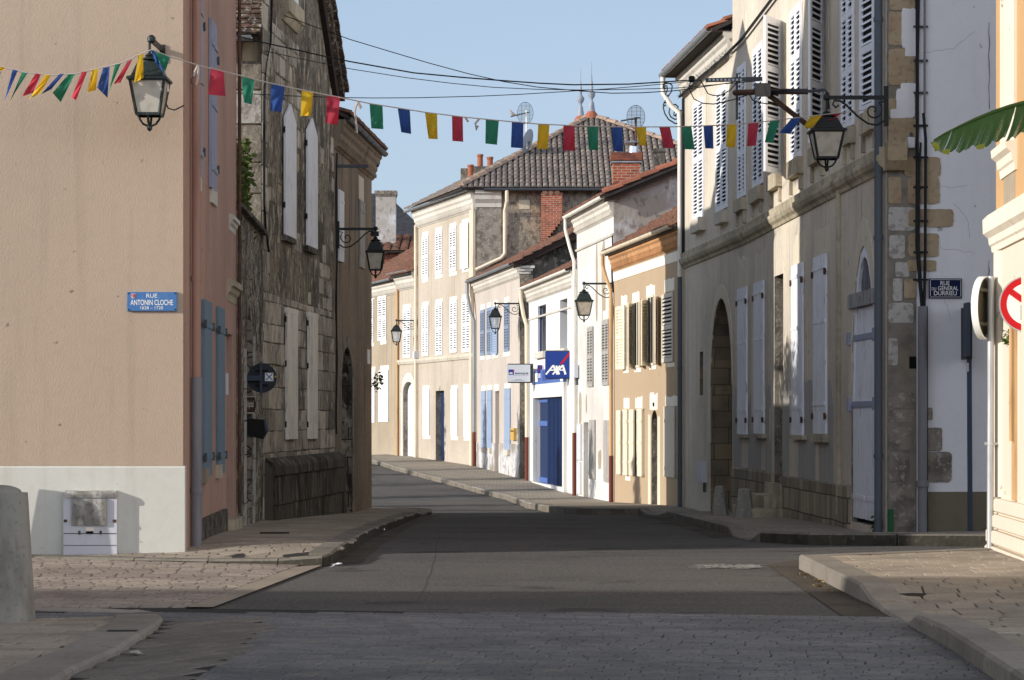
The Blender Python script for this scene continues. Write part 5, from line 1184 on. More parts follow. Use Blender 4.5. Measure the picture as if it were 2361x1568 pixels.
for w in (w1,w2): m_=MB(); fbox(m_,AXA,w['s1']-.1,w['s2']+.1,w['z1']-.2,w['z1']-.003,-.05,.12); m_.build('sill','cornice_white',hx,smooth=False)
m_=MB(); t=.3; a,b=sf['s1'],sf['s2']; fbox(m_,AXA,a-.28,a,-1.6,sf['z2'],-.02,.1); fbox(m_,AXA,b,b+.26,-1.6,sf['z2'],-.02,.1); fbox(m_,AXA,a-.28,b+.26,sf['z2'],sf['z2']+.42,-.02,.1); fbox(m_,AXA,a,b,-1.6,sf['z1']+.1,-.02,.098); m_.build('shopfront_frame','stucco_white',hx,smooth=False)
gs=AXA.s(1257.5); m_=MB(); n=15; w=(b-.01-gs)/n; z1,z2=sf['z1']+.1,sf['z2']-.02
for i in range(n): fext(m_,AXA,[(-.1,z1),(-.1,z2),(-.06,z2),(-.06,z1)],gs+w*i,gs+w*(i+.55)); fbox(m_,AXA,gs+w*(i+.55),gs+w*(i+1),z1,z2,-.1,-.035)
m_.build('roller_grille','panel_blue',hx,smooth=False)
m_=MB(); fbox(m_,AXA,gs,b-.01,z2-.02,z2+.0,-.12,-.03); fbox(m_,AXA,b-.3,b-.012,z1,z2-.03,-.05,-.02); m_.build('grille_frame','panel_blue',hx,smooth=False)
m_=MB(); fbox(m_,AXA,a+.03,gs-.01,z2-.85,z2-.7,-.13,-.1); fbox(m_,AXA,a+.03,gs-.01,z2-.12,z2-.02,-.13,-.09); fbox(m_,AXA,a+.03,gs,z1,z1+.16,-.13,-.1); m_.build('door_rail','sign_blue_pale',hx,smooth=False)
m_=MB(); fbox(m_,AXA,gs-.32,gs-.04,z1+1.55,z1+1.75,-.13,-.11); fbox(m_,AXA,gs-.22,gs-.04,z2-.6,z2-.3,-.13,-.112); m_.build('notice','sign_white',hx,smooth=False)
m_=MB(); fbox(m_,AXA,AXA.s(1316),AXA.s(1324),-.35,.95,0,.05); m_.build('meter_cover','stucco_white',hx,smooth=False)
al=thing('siren_box','small white siren box on the wall between the blue sign and white house','box',tuple(AXA.P(AXA.L-.1,2.5)))
m_=MB(); z=HC+(VH-872)/FP*65; fbox(m_,WHITEH,.02,.45,z,z+.36,.03,.14); m_.build('casing','utility_grey',al,smooth=False); m_=MB(); fbox(m_,WHITEH,.2,.25,z-.2,z+.02,.0,.06); m_.build('bracket','steel_grey',al,smooth=False)
# AXA signs
def strokes(parent,F,lst,mapf,n,m,name):
    m_=MB()
    for i,(x1,y1,x2,y2,w) in enumerate(lst):
        d=Vector((x2-x1,y2-y1)).normalized(); p=Vector((-d.y,d.x))*w/2
        ps=[Vector((x1,y1))+p,Vector((x1,y1))-p,Vector((x2,y2))-p,Vector((x2,y2))+p]
        ps=[mapf(*v) for v in ps]
        ar=sum(ps[k][0]*ps[(k+1)%4][1]-ps[(k+1)%4][0]*ps[k][1] for k in range(4))
        if ar<0: ps=ps[::-1]
        poly_prism(m_,F,ps,n,n+.004+i*.0006)
    return m_.build(name,m,parent,smooth=False)
AX=[(1140,886,1300,690,38),(1308,690,1400,886,46),(1292,886,1456,690,36),(1372,690,1436,886,46),(1392,830,1504,690,36),(1522,690,1580,886,46),(1236,788,1336,788,28),(1456,788,1552,788,28),(1286,689,1332,689,30),(1492,689,1546,689,30)]
s1=thing('office_sign','square blue projecting sign with white AXA letters and red slash','sign',tuple(pt(1290,842,66)))
D=66.0; FA=Frame((0,D),(1,0)); XX=lambda u:(u-UC)/FP*D; ZZ=lambda v:HC+(VH-v)/FP*D
m_=MB(); fbox(m_,FA,XX(1259.5),XX(1325),ZZ(873.5),ZZ(808),-.16,0); m_.build('casing','frame_grey',s1,smooth=False)
m_=MB(); fbox(m_,FA,XX(1257),XX(1316.5),ZZ(871.5),ZZ(810.5),.001,.05); m_.build('face','sign_blue',s1,smooth=False)
mp=lambda x,y:(XX(1141.3+.1029*x),ZZ(772.4+.1029*y))
strokes(s1,FA,AX,mp,.05,'sign_white','lettering'); strokes(s1,FA,[(1476,655,1688,385,42)],mp,.05,'sign_red','slash')
m_=MB(); m_.bar(FA.P(XX(1322),ZZ(830),-.08),AXA.P(AXA.s(1326),ZZ(830),.0),.04); m_.build('bracket','steel_grey',s1,smooth=False); m_=MB(); m_.bar(FA.P(XX(1322),ZZ(855),-.08),AXA.P(AXA.s(1326),ZZ(855),.0),.04); m_.build('bracket','steel_grey',s1,smooth=False)
s2=thing('bank_sign','pale grey projecting sign reading BANQUE with small blue logo','sign',tuple(pt(1198,860,72)))
D2=72.0; FB=Frame((0,D2),(1,0)); X2=lambda u:(u-UC)/FP*D2; Z2=lambda v:HC+(VH-v)/FP*D2
m_=MB(); fbox(m_,FB,X2(1171),X2(1229.5),Z2(883),Z2(838.5),-.16,0); m_.build('casing','frame_grey',s2,smooth=False)
m_=MB(); fbox(m_,FB,X2(1168.6),X2(1222.6),Z2(880.5),Z2(841),.001,.05); m_.build('face','sign_silver',s2,smooth=False)
m_=MB(); fbox(m_,FB,X2(1172.5),X2(1184.8),Z2(864.6),Z2(852),.05,.053); m_.build('logo_square','sign_blue',s2,smooth=False)
mp2=lambda x,y:(X2(1172.5+(x-1125)/585*12.3),Z2(852+(y-370)/595*12.6)); strokes(s2,FB,AX,mp2,.053,'sign_white','logo_letters'); strokes(s2,FB,[(1476,655,1688,385,50)],mp2,.053,'sign_red','logo_slash')
textpart(s2,'BANQUE',FB,X2(1188),X2(1218),Z2(864),Z2(859.2),.053,'sign_navy',bold=.02)
m_=MB(); fbox(m_,FB,X2(1185.5),X2(1218),Z2(866.4),Z2(866.0),.05,.052); fbox(m_,FB,X2(1187.5),X2(1202.5),Z2(875.4),Z2(874.8),.05,.052); fbox(m_,FB,X2(1180),X2(1210),Z2(878),Z2(877.4),.05,.052); m_.build('small_print','frame_grey',s2,smooth=False)
for v in (848,873): m_=MB(); m_.bar(FB.P(X2(1226),Z2(v),-.08),AXA.P(.1,Z2(v),.0),.04); m_.build('bracket','steel_grey',s2,smooth=False)
s3=thing('fascia_sign','blue and white fascia board above the blue grille shopfront','sign',tuple(AXA.P(AXA.s(1270),2.5)))
a,b=AXA.s(1234),AXA.s(1307); z1,z2=AXA.z(1270,884),AXA.z(1270,850); m_=MB(); fbox(m_,AXA,a,b,z1,z2,.02,.1); m_.build('board','sign_blue_pale',s3,smooth=False)
m_=MB(); fbox(m_,AXA,a+.05,AXA.s(1247),z1+.08,z1+.22*1.6,.098,.106); m_.build('white_panel','sign_white',s3,smooth=False); m_=MB(); fbox(m_,AXA,AXA.s(1300),b-.1,z1+.02,z1+.15,.098,.106); m_.build('white_panel','sign_white',s3,smooth=False)
m_=MB(); fbox(m_,AXA,AXA.s(1258),AXA.s(1296),z1+.1,z2-.05,.099,.104); m_.build('blue_panel','sign_blue',s3,smooth=False)
s4=thing('narrow_sign','narrow blue projecting sign with pink stripe behind the AXA sign','sign',tuple(AXA.P(AXA.s(1250),2.5,.3)))
p=AXA.P(AXA.s(1252),0,.02); F4=Frame((p.x-.15,p.y-.1),(1,0)); m_=MB(); zz1,zz2=HC+(VH-874.5)/FP*p.y,HC+(VH-842)/FP*p.y; fbox(m_,F4,.0,.15,zz1,zz2,-.08,0); m_.build('board','sign_blue',s4,smooth=False)
m_=MB(); poly_prism(m_,F4,[(.02,zz1+.22),(.04,zz1+.22),(.11,zz2-.02),(.09,zz2-.02)],0,.005); m_.build('stripe','sign_red',s4,smooth=False); m_=MB(); fbox(m_,F4,.02,.1,zz1+.03,zz1+.18,0,.004); m_.build('logo','sign_white',s4,smooth=False)
# ================================================================== rose house (blue shutters)
hr=thing('rose_house','pale pink two-storey house with light blue shutters and dark stone flank','house',tuple(ROSE.P(ROSE.L,0)))
zr2=6.6; rd=op(ROSE,1142,1151,902,1095,.3)
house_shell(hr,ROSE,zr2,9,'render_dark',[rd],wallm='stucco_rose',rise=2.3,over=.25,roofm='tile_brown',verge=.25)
backing(rd,ROSE,'door','render_grey_brown',hr)
cornice(ROSE,0,ROSE.L,zr2,hr,'cornice_white',sc=1.0); gutter(ROSE,-.25,ROSE.L-.1,zr2,.3,hr,'zinc',.08)
e=ROSE.L+.2; m_=MB(); m_.hexa([ROSE.P(e,zr2-.2,.25),ROSE.P(e+.06,zr2-.2,.25),ROSE.P(e+.06,zr2+2.1,-4.5),ROSE.P(e,zr2+2.1,-4.5),ROSE.P(e,zr2+.06,.25),ROSE.P(e+.06,zr2+.06,.25),ROSE.P(e+.06,zr2+2.36,-4.5),ROSE.P(e,zr2+2.36,-4.5)]); m_.build('barge_board','wood_dark',hr,smooth=False)
gp=ROSE.P(-.15,zr2-.08,.3); m_=MB(); m_.tube([gp,gp-Vector((0,0,.4)),ROSE.P(.05,zr2-1.1,.22),ROSE.P(.25,zr2-1.5,.1),ROSE.P(.25,1.0,.1)],.065,10); m_.tube([ROSE.P(.25,1.0,.1),ROSE.P(.25,-.5,.1)],.07,10,mi=1); m_.build('downpipe',['zinc','pipe_rust'],hr)
for u1,u2,v1,v2 in ((1109.5,1118.5,715,820),(1124.5,1133,710,818),(1164.6,1175,699,811)): pair(ROSE,u1,u2,v1,v2,.01,hr,'shutter_blue',pitch=.085)
leaf_open(ROSE,1149,1133.5,706,817,hr,'shutter_sky',w=.5,pitch=.085)
for u1,u2,v1,v2 in ((1111.5,1120.5,902,1032),(1125,1135.5,900,1033),(1165,1178,896,1037)): pair(ROSE,u1,u2,v1,v2,.01,hr,'shutter_sky','planks',k=2,bars=(.16,.84))
for p in ((1109,1119,702,714),(1124,1133,698,709),(1139,1148,693,706),(1164,1175.5,685,698),(1108.5,1118,820,830),(1122,1132,820,829),(1136,1149,816,826),(1161,1176,810,822),(1111,1120,890,901),(1124,1135,888,899),(1140,1150.5,887,901),(1164.5,1177.5,884,895)): lintel(ROSE,*p,hr,'patch_white',.02,.0)
for p in ((1109,1121,1032,1043),(1124,1136,1033,1044),(1161,1178,1037,1050)): sill(ROSE,*p,hr,'stone_trim',.12)
m_=MB(); fext(m_,ROSE,[(-.01,-1.6),(.03,-1.6),(.03,.63),(-.01,.65)],0,rd['s1']-.02); fext(m_,ROSE,[(-.01,-1.6),(.03,-1.6),(.03,.63),(-.01,.65)],rd['s2']+.02,ROSE.L); m_.build('base_course','render_pale_grey',hr,smooth=False)
FR=Frame(ROSE.P(ROSE.L,0).xy,(1,-.02)); m_=MB(); fbox(m_,FR,-.01,.42,-1.6,zr2-.1,-.6,.02); m_.build('quoin_pier','render_grey_brown',hr,smooth=False)
m_=MB(); 
for i,zz in enumerate((0,.09,.18)): fbox(m_,FR,-.05,.36+.06*i,zr2-.35+zz,zr2-.27+zz,-.3,.05+.05*i)
m_.build('cornice_return','cornice_white',hr,smooth=False)
lb=thing('letter_box','yellow letter box on the pale pink house beside the stone pier','letter box',tuple(ROSE.P(ROSE.s(1186),.5)))
a,b,z1,z2=ROSE.rect(1180.5,1192,987,1015); m_=MB(); fbox(m_,ROSE,a+.25,b-.05,z1,z2,.0,.1); m_.build('body','yellow_box',lb,smooth=False); m_=MB(); fbox(m_,ROSE,a+.32,b-.12,z2-.12,z2-.08,.099,.106); m_.build('slot','dark_gap',lb,smooth=False)
# ================================================================== cream three-storey house
hc=thing('cream_house','tall cream three-storey house with white shutters and big grey tiled hip roof','house',tuple(CREAM.P(CREAM.L,0)))
zc=9.95; cd=op(CREAM,1004.5,1024,901,1070,.22); L=CREAM.L
m_=MB(); panel(m_,CREAM,0,L,-1.6,zc,[cd],0,1); m_.build('street_wall',['stucco_cream','stone_quoin_grey'],hc,smooth=False)
backing(cd,CREAM,'door','door_blue',hc)
c0=CREAM.P(L,0); SIDE=Wall.world([c0.xy,(10.2,c0.y+.1)])
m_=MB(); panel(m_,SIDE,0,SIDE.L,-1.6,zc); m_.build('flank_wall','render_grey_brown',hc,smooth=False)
m_=MB(); panel(m_,SIDE,.002,.95,-1.6,zc-.4); m_.v=[v+Vector((0,-.012,0)) for v in m_.v]; m_.build('quoin_pier','stone_quoin_grey',hc,smooth=False)
b0=CREAM.P(0,0); bk=Vector((9.5,b0.y+1.0,0))
m_=MB(); m_.poly([b0+Vector((0,0,-1.6)),b0+Vector((0,0,zc)),bk+Vector((0,0,zc)),bk+Vector((0,0,-1.6))]); m_.poly([SIDE.P(SIDE.L,-1.6),SIDE.P(SIDE.L,zc),bk+Vector((0,0,zc)),bk+Vector((0,0,-1.6))][::-1]); m_.build('rear_wall','render_grey_brown',hc,smooth=False)
ov=.42; e0=SIDE.P(-ov-.1,zc+.05,ov); e1=SIDE.P(SIDE.L+ov,zc+.05,ov); f0=CREAM.P(-.3,zc+.05,ov)
ra=pt(1340,281,89.6); rb=pt(1364,272,90.4); ra.z=rb.z=13.25; ra=Vector((2.72,91.3,13.25)); rb=Vector((3.12,90.3,13.3))
roofplane('roof',[e0,e1,rb],'tile_grey',hc,pitch=.213,row=.33)
roofplane('roof',[f0,e0,rb,ra],'tile_grey',hc,pitch=.213,row=.33)
b1=Vector((9.9,95.2,zc+.05)); roofplane('roof_slope',[e1,b1,ra,rb],'tile_grey',hc,pitch=.5,row=.5)
m_=MB(); m_.poly([f0,ra,b1]); m_.build('roof_slope','tile_grey',hc,smooth=False)
hiptiles('hip_tiles',e0+Vector((0,0,.06)),rb+Vector((0,0,.06)),'tile_hip',hc,.14,.45); hiptiles('hip_tiles',e1+Vector((0,0,.06)),rb+Vector((0,0,.06)),'tile_hip',hc,.14,.45); hiptiles('ridge_tiles',ra+Vector((0,0,.05)),rb+Vector((0,0,.05)),'tile_hip',hc,.14,.4)
for p,k in ((rb,1),(ra,1)):
    m_=MB(); m_.lathe(p,[(.26,-.05),(.24,.12),(.13,.26)],14,1); m_.lathe(p+Vector((0,0,.22)),[(.15,0),(.085,.4),(.05,.42),(.05,.5),(.11,.58),(.15,.68),(.15,.74),(.08,.82),(.05,.9),(.07,.96),(.045,1.04),(.05,1.14),(.035,1.2),(.012,1.5),(.006,1.95)],12,0); m_.build('finial',['lead','terracotta'],hc)
cornice(CREAM,0,L+.05,zc,hc,'cornice_white',sc=1.5,nx=.5); gutter(CREAM,-.4,L+.25,zc+.03,.40,hc,'zinc',.09)
m_=MB(); fext(m_,SIDE,[(-.02,zc),(.3,zc),(.3,zc-.12),(.22,zc-.2),(.2,zc-.34),(.08,zc-.48),(.06,zc-.62),(-.02,zc-.66)][::-1],-.02,.95); m_.build('cornice_return','cornice_white',hc,smooth=False)
gutter(SIDE,.3,SIDE.L+.3,zc+.03,.5,hc,'zinc_dark',.10)
gp=SIDE.P(1.15,zc-.05,.5); m_=MB(); zq=HC+(VH-583)/FP*85; m_.tube([gp,gp-Vector((0,0,.4)),SIDE.P(1.08,zc-.8,.12),SIDE.P(1.08,zq,.1),SIDE.P(.95,zq-.18,.1),SIDE.P(.0,zq-.62,.15)],.07,10); m_.build('downpipe','pipe_cream',hc)
pipe(CREAM,L-.28,-.4,zc-.7,.1,hc,'pipe_cream',.06,top=None); pipe(CREAM,L-.03,6.4,zc-.5,.1,hc,'pipe_cream',.06)
pipe(CREAM,.12,-.3,zc-.6,.1,hc,'pipe_cream',.06,seg=1.8)
for u1,u2,v1,v2 in ((974.7,988,545,641),(1005.6,1020,533,632),(1038,1052.5,523,626),(974.7,989,705,821),(1005.6,1021,699,819),(1039,1054.5,693,813),(1067,1085,688,812)): pair(CREAM,u1,u2,v1,v2,.01,hc,'shutter_bright',pitch=.09)
leaf_open(CREAM,1081.5,1062,513,618,hc,'shutter_bright',w=.62,pitch=.09)
for p in ((974.5,988,535,545),(1005.5,1020,524,533),(1038,1053,514,523),(1066,1083,505,514),(975,988,641,651),(1005,1021,633,642),(1037,1054,627,636),(1067,1082,619,627),(974.7,989,696,704),(1005.6,1021,690,698),(1038,1055,684,692),(1066,1086,678,687),(976,991,889,898),(1041,1057,888,895),(1070,1086,886,894),(976,993,1004,1012),(1041,1057,1006,1015),(1071,1087,1007,1016)): lintel(CREAM,*p,hc,'patch_white',.02,0.)
for u1,u2,v1,v2 in ((977,991,898,1004),(1041.6,1056,896,1006),(1071,1085.5,894,1007)): pair(CREAM,u1,u2,v1,v2,.01,hc,'shutter_bright','planks',k=2,bars=(.14,.84))
zs1=CREAM.z(1030,824); m_=MB(); fext(m_,CREAM,[(-.01,zs1-.14),(.05,zs1-.14),(.1,zs1-.04),(.1,zs1+.05),(-.01,zs1+.06)],0,L); m_.build('string_course','stone_trim',hc,smooth=False)
m_=MB(); fbox(m_,CREAM,CREAM.s(962.5),CREAM.s(966),CREAM.z(964,826),CREAM.z(964,810),.0,.2); m_.build('meter_cover','sign_silver',hc,smooth=False)
# chimneys: brick stack on the flank, brick group behind the roof
xs=lambda u,D:(u-UC)/FP*D
m_=MB(); D=c0.y-.25; za_,zb2=HC+(VH-545)/FP*D,HC+(VH-448)/FP*D; m_.box((xs(1247.5,D),D-.2,za_+.55),(xs(1296,D),D+.3,zb2))
for i in range(8): m_.box((xs(1247.5,D)+.0+.002*i,D-.2+.003*i,za_+.55-.11*(i+1)),(xs(1296,D)-.085*(i+1),D+.3,za_+.55-.11*i))
ck=m_.build('chimney','brick_red',hc,smooth=False)
m_=MB(); 
for k in range(3): 
    x=xs(1256+14*k,D); m_.tube([(x,D-.25,zb2+.05),(x,D+.3,zb2+.09)],.1,8)
m_.box((xs(1247,D),D-.22,zb2+.001),(xs(1297,D),D+.3,zb2+.04)); m_.build('cap','tile_brown',ck,smooth=False)
m_=MB(); a,b=xs(1154,c0.y),xs(1178,c0.y); fbox(m_,SIDE,1.6,2.0,HC+(VH-482)/FP*85.3,HC+(VH-461)/FP*85.3,.0,.02); m_.build('plaster_patch','stone_trim_worn',hc,smooth=False)
D=91.5; m_=MB(); m_.box((xs(1062,D),D,9.5),(xs(1080,D),D+.8,HC+(VH-388)/FP*D)); m_.box((xs(1080,D)+.001,D+.05,9.5),(xs(1140,D),D+.8,HC+(VH-383)/FP*D)); ck=m_.build('chimney','render_grey_brown',hc,smooth=False)
for u,v0,v1 in ((1085,412,380),(1107,384,356),(1130,384,362)):
    D_=D-.3 if v0>400 else D+.3; m_=MB(); zz0=HC+(VH-v0)/FP*D_; zz1=HC+(VH-v1)/FP*D_; m_.lathe((xs(u,D_),D_,zz0-.2),[(.12,0),(.11,zz1-zz0+.1),(.135,zz1-zz0+.12),(.13,zz1-zz0+.2)],14); m_.build('chimney_pot','terracotta',ck)
# ================================================================== houses further left
hd=thing('narrow_house','narrow cream house with white arched doorway left of the tall cream house','house',tuple(ARCHD.P(ARCHD.L,0)))
zd_=7.55; dw=op(ARCHD,930,955.5,880,1064,.2,.45)
house_shell(hd,ARCHD,zd_,8,'stucco_cream',[dw],wallm='stucco_cream',reveal='stone_quoin_grey',rise=2.2,over=.4,roofm='tile_brown',verge=0.)
backing(dw,ARCHD,'door','door_white',hd)
cornice(ARCHD,0,ARCHD.L,zd_,hd,'cornice_white',sc=1.5); gutter(ARCHD,-.2,ARCHD.L,zd_,.4,hd,'zinc',.08)
pair(ARCHD,931,948,711,825,.01,hd,'shutter_bright',pitch=.09); lintel(ARCHD,930,948,702,710,hd,'patch_white',.02)
zs1=ARCHD.z(940,832); m_=MB(); fext(m_,ARCHD,[(-.01,zs1-.14),(.05,zs1-.14),(.1,zs1-.04),(.1,zs1+.05),(-.01,zs1+.06)],0,ARCHD.L); m_.build('string_course','stone_trim',hd,smooth=False)
m_=MB(); pa=arcpts(dw,12); cx=(dw['s1']+dw['s2'])/2; cy=dw['z2']-.45
for (x,y),(x2,y2) in zip(pa,pa[1:]):
    e=lambda X,Y:(cx+(X-cx)*1.2, cy+(Y-cy)*1.6+.1); poly_prism(m_,ARCHD,[(x,y),(x2,y2),e(x2,y2),e(x,y)],-.02,.03)
fbox(m_,ARCHD,dw['s1']-.24,dw['s1'],-1.6,cy,-.02,.03); fbox(m_,ARCHD,dw['s2'],dw['s2']+.24,-1.6,cy,-.02,.03); m_.build('door_surround','cornice_white',hd,smooth=False)
pipe(ARCHD,.05,-.4,zd_-.5,.08,hd,'pipe_tan',.06,seg=1.5)
ht=thing('tan_house','tan house at the street bend with tall white shutters, mostly hidden','house',tuple(TAN.P(TAN.L,0)))
zt_=7.35; house_shell(ht,TAN,zt_,8,'stucco_tan',[],wallm='stucco_tan',rise=2.4,over=.3,roofm='tile_brown',verge=0.)
cornice(TAN,0,TAN.L,zt_,ht,'cornice_white',sc=1.3); gutter(TAN,-.2,TAN.L,zt_,.36,ht,'zinc',.08)
for u1,u2,v1,v2 in ((850,862,690,790),(873,891.5,681,785)): pair(TAN,u1,u2,v1,v2,.01,ht,'shutter_bright',pitch=.09); lintel(TAN,u1+2,u2+3,v1-11,v1,ht,'patch_white',.02); lintel(TAN,u1+5,u2,v2,v2+9,ht,'patch_white',.02)
for u1,u2,v1,v2 in ((853,865,857,975),(874.5,896,854,973)): pair(TAN,u1,u2,v1,v2,.01,ht,'shutter_bright','planks',k=2,bars=(.15,.86)); lintel(TAN,u1+3,u2+1,v1-11,v1,ht,'patch_white',.02)
# brick house and slate roof behind
hk=thing('brick_house','old brick house with clay tiles and wide pale chimney behind the street','house',(xs(900,112),112,0))
D=110.; zk=HC+(VH-580)/FP*D; m_=MB(); m_.box((xs(780,D),D,0),(xs(1000,D),D+7,zk)); m_.build('wall','brick_old',hk,smooth=False)
roofplane('roof',[(xs(780,D),D-.35,zk),(xs(1000,D),D-.35,zk),(xs(1000,D),D+3.5,zk+1.0),(xs(780,D),D+3.5,zk+1.0)],'tile_brown',hk,pitch=.42,row=.45)
D=111.2; ck=chimney(hk,((xs(866,D)+xs(912,D))/2,D+.45),xs(912,D)-xs(866,D),.7,zk-.3,HC+(VH-440)/FP*D,'render_pale_grey',True,'render_grey_brown')
hh=thing('slate_house','dark slate roofed house rising behind the wide pale chimney','house',(xs(900,125),128,0))
D=124.; A=[(xs(700,D),D,0),(xs(1010,D),D,0),(xs(1010,D),D+8,0),(xs(700,D),D+8,0)]
ze=HC+(VH-560)/FP*D; m_=MB(); m_.hexa(A+[(x,y,ze) for x,y,z in A]); m_.build('wall','render_grey_brown',hh,smooth=False)
r0=(xs(840,D),D+4,HC+(VH-446)/FP*(D+4)); r1=(xs(880,D),D+4,HC+(VH-446)/FP*(D+4)); a0,a1,a2,a3=[(x,y,ze) for x,y,z in A]
m_=MB(); m_.poly([a0,a1,r1,r0]); m_.poly([a1,a2,r1]); m_.poly([a2,a3,r0,r1]); m_.poly([a3,a0,r0]); m_.build('roof','slate',hh,smooth=False)

# ================================================================== near right house
hn=thing('ochre_house','ochre and cream house edge with moulded cornice and grooved base, lit by sun','house',(5.2,24.6,.14))
NL=NEARR.L; zcn=NEARR.z(2320,530)
m_=MB(); panel(m_,NEARR,0,NL,zcn,ZT); m_.poly([NEARR.P(0,zcn,-8),NEARR.P(0,zcn),NEARR.P(0,ZT),NEARR.P(0,ZT,-8)]); m_.build('upper_wall','ochre_upper',hn,smooth=False)
m_=MB(); panel(m_,NEARR,0,NL,-1,zcn); m_.poly([NEARR.P(0,-1,-8),NEARR.P(0,-1),NEARR.P(0,zcn),NEARR.P(0,zcn,-8)]); m_.poly([NEARR.P(NL,-1),NEARR.P(NL,-1,-8),NEARR.P(NL,ZT,-8),NEARR.P(NL,ZT)]); m_.build('lower_wall','cream_lower',hn,smooth=False)
m_=MB(); fext(m_,NEARR,[(-.3,zcn-.18),(.03,zcn-.18),(.04,zcn-.12),(.06,zcn-.1),(.07,zcn-.03),(.125,zcn+.02),(.13,zcn+.17),(.08,zcn+.22),(-.3,zcn+.22)],-.1,NL); m_.build('cornice','cream_trim',hn,smooth=False)
a,b=NEARR.s(2315),NEARR.s(2341); zb3=NEARR.z(2328,335)
m_=MB(); fbox(m_,NEARR,a,b,zb3,ZT,-.01,.01); fbox(m_,NEARR,a-.09,a-.001,zb3,ZT,-.01,.03); fbox(m_,NEARR,b+.001,b+.09,zb3,ZT,-.01,.03); m_.build('window_casing','cream_trim',hn,smooth=False)
m_=MB(); fext(m_,NEARR,[(-.02,zb3-.3),(.02,zb3-.3),(.03,zb3-.22),(.05,zb3-.2),(.06,zb3-.12),(.11,zb3-.08),(.12,zb3+.0),(-.02,zb3+.0)],a-.14,b+.12); m_.build('sill','cream_trim',hn,smooth=False)
m_=MB(); fbox(m_,NEARR,a,b,zcn+.2,zb3-.3,-.01,.006); m_.build('apron_panel','stucco_tan',hn,smooth=False)
m_=MB(); zb4=NEARR.z(2315,1148)
for i in range(16):
    pass
m_.lathe(NEARR.P(.25,0,-.2),[(.26,zb4),(.26,zcn-.19)],28); m_.build('pilaster','cream_lower',hn)
m_=MB(); fbox(m_,NEARR,NEARR.s(2339),NEARR.s(2346),zb4,zcn-.9,-.005,.03); m_.tube([NEARR.P(NEARR.s(2345),zb4+.6,.06),NEARR.P(NEARR.s(2345),zcn-1.0,.06)],.02,8); m_.build('drain_pipe','pipe_tan',hn)
m_=MB(); n=4; h=(zb4-(.0))/n
for i in range(n): fext(m_,NEARR,[(-.3,h*i+.012),(.05+.012*(n-i),h*i+.012),(.07+.012*(n-i),h*i+.03),(.07+.012*(n-i),h*(i+1)-.03),(.05+.012*(n-i),h*(i+1)-.012),(-.3,h*(i+1)-.012)],-.02,NL)
fext(m_,NEARR,[(-.28,-.3),(.03,-.3),(.03,zb4-.02),(-.28,zb4-.02)],-.0,NL); m_.build('grooved_base','cream_lower',hn,smooth=False)
m_=MB(); m_.box((4.5,17.5,ZT),(13,24.9,ZT+.2)); m_.build('roof','tile_brown',hn,smooth=False)
wp=thing('wall_weed','small green weed growing from the cream wall beside the red sign','plant',tuple(NEARR.P(NEARR.s(2341),2.1)))
m_=MB(); leaves(m_,NEARR.P(NEARR.s(2340),NEARR.z(2340,778),.08),(.05,.06,.09),40,.03,rv); m_.build('foliage','leaf_green',wp,smooth=False)
# building across the crossing that shades the foreground (its back edge lies left of the camera)
hz=thing('shading_house','broad grey house on the near side of the crossing, out of frame','house',(-20,4,0))
m_=MB(); m_.box((-44,-6,-.2),(-6.5,9,9.75)); m_.build('wall','stucco_grey',hz,smooth=False); m_=MB(); m_.box((-44.2,-6.2,9.751),(-6.3,9.0,9.84)); m_.build('roof','tile_brown',hz,smooth=False)
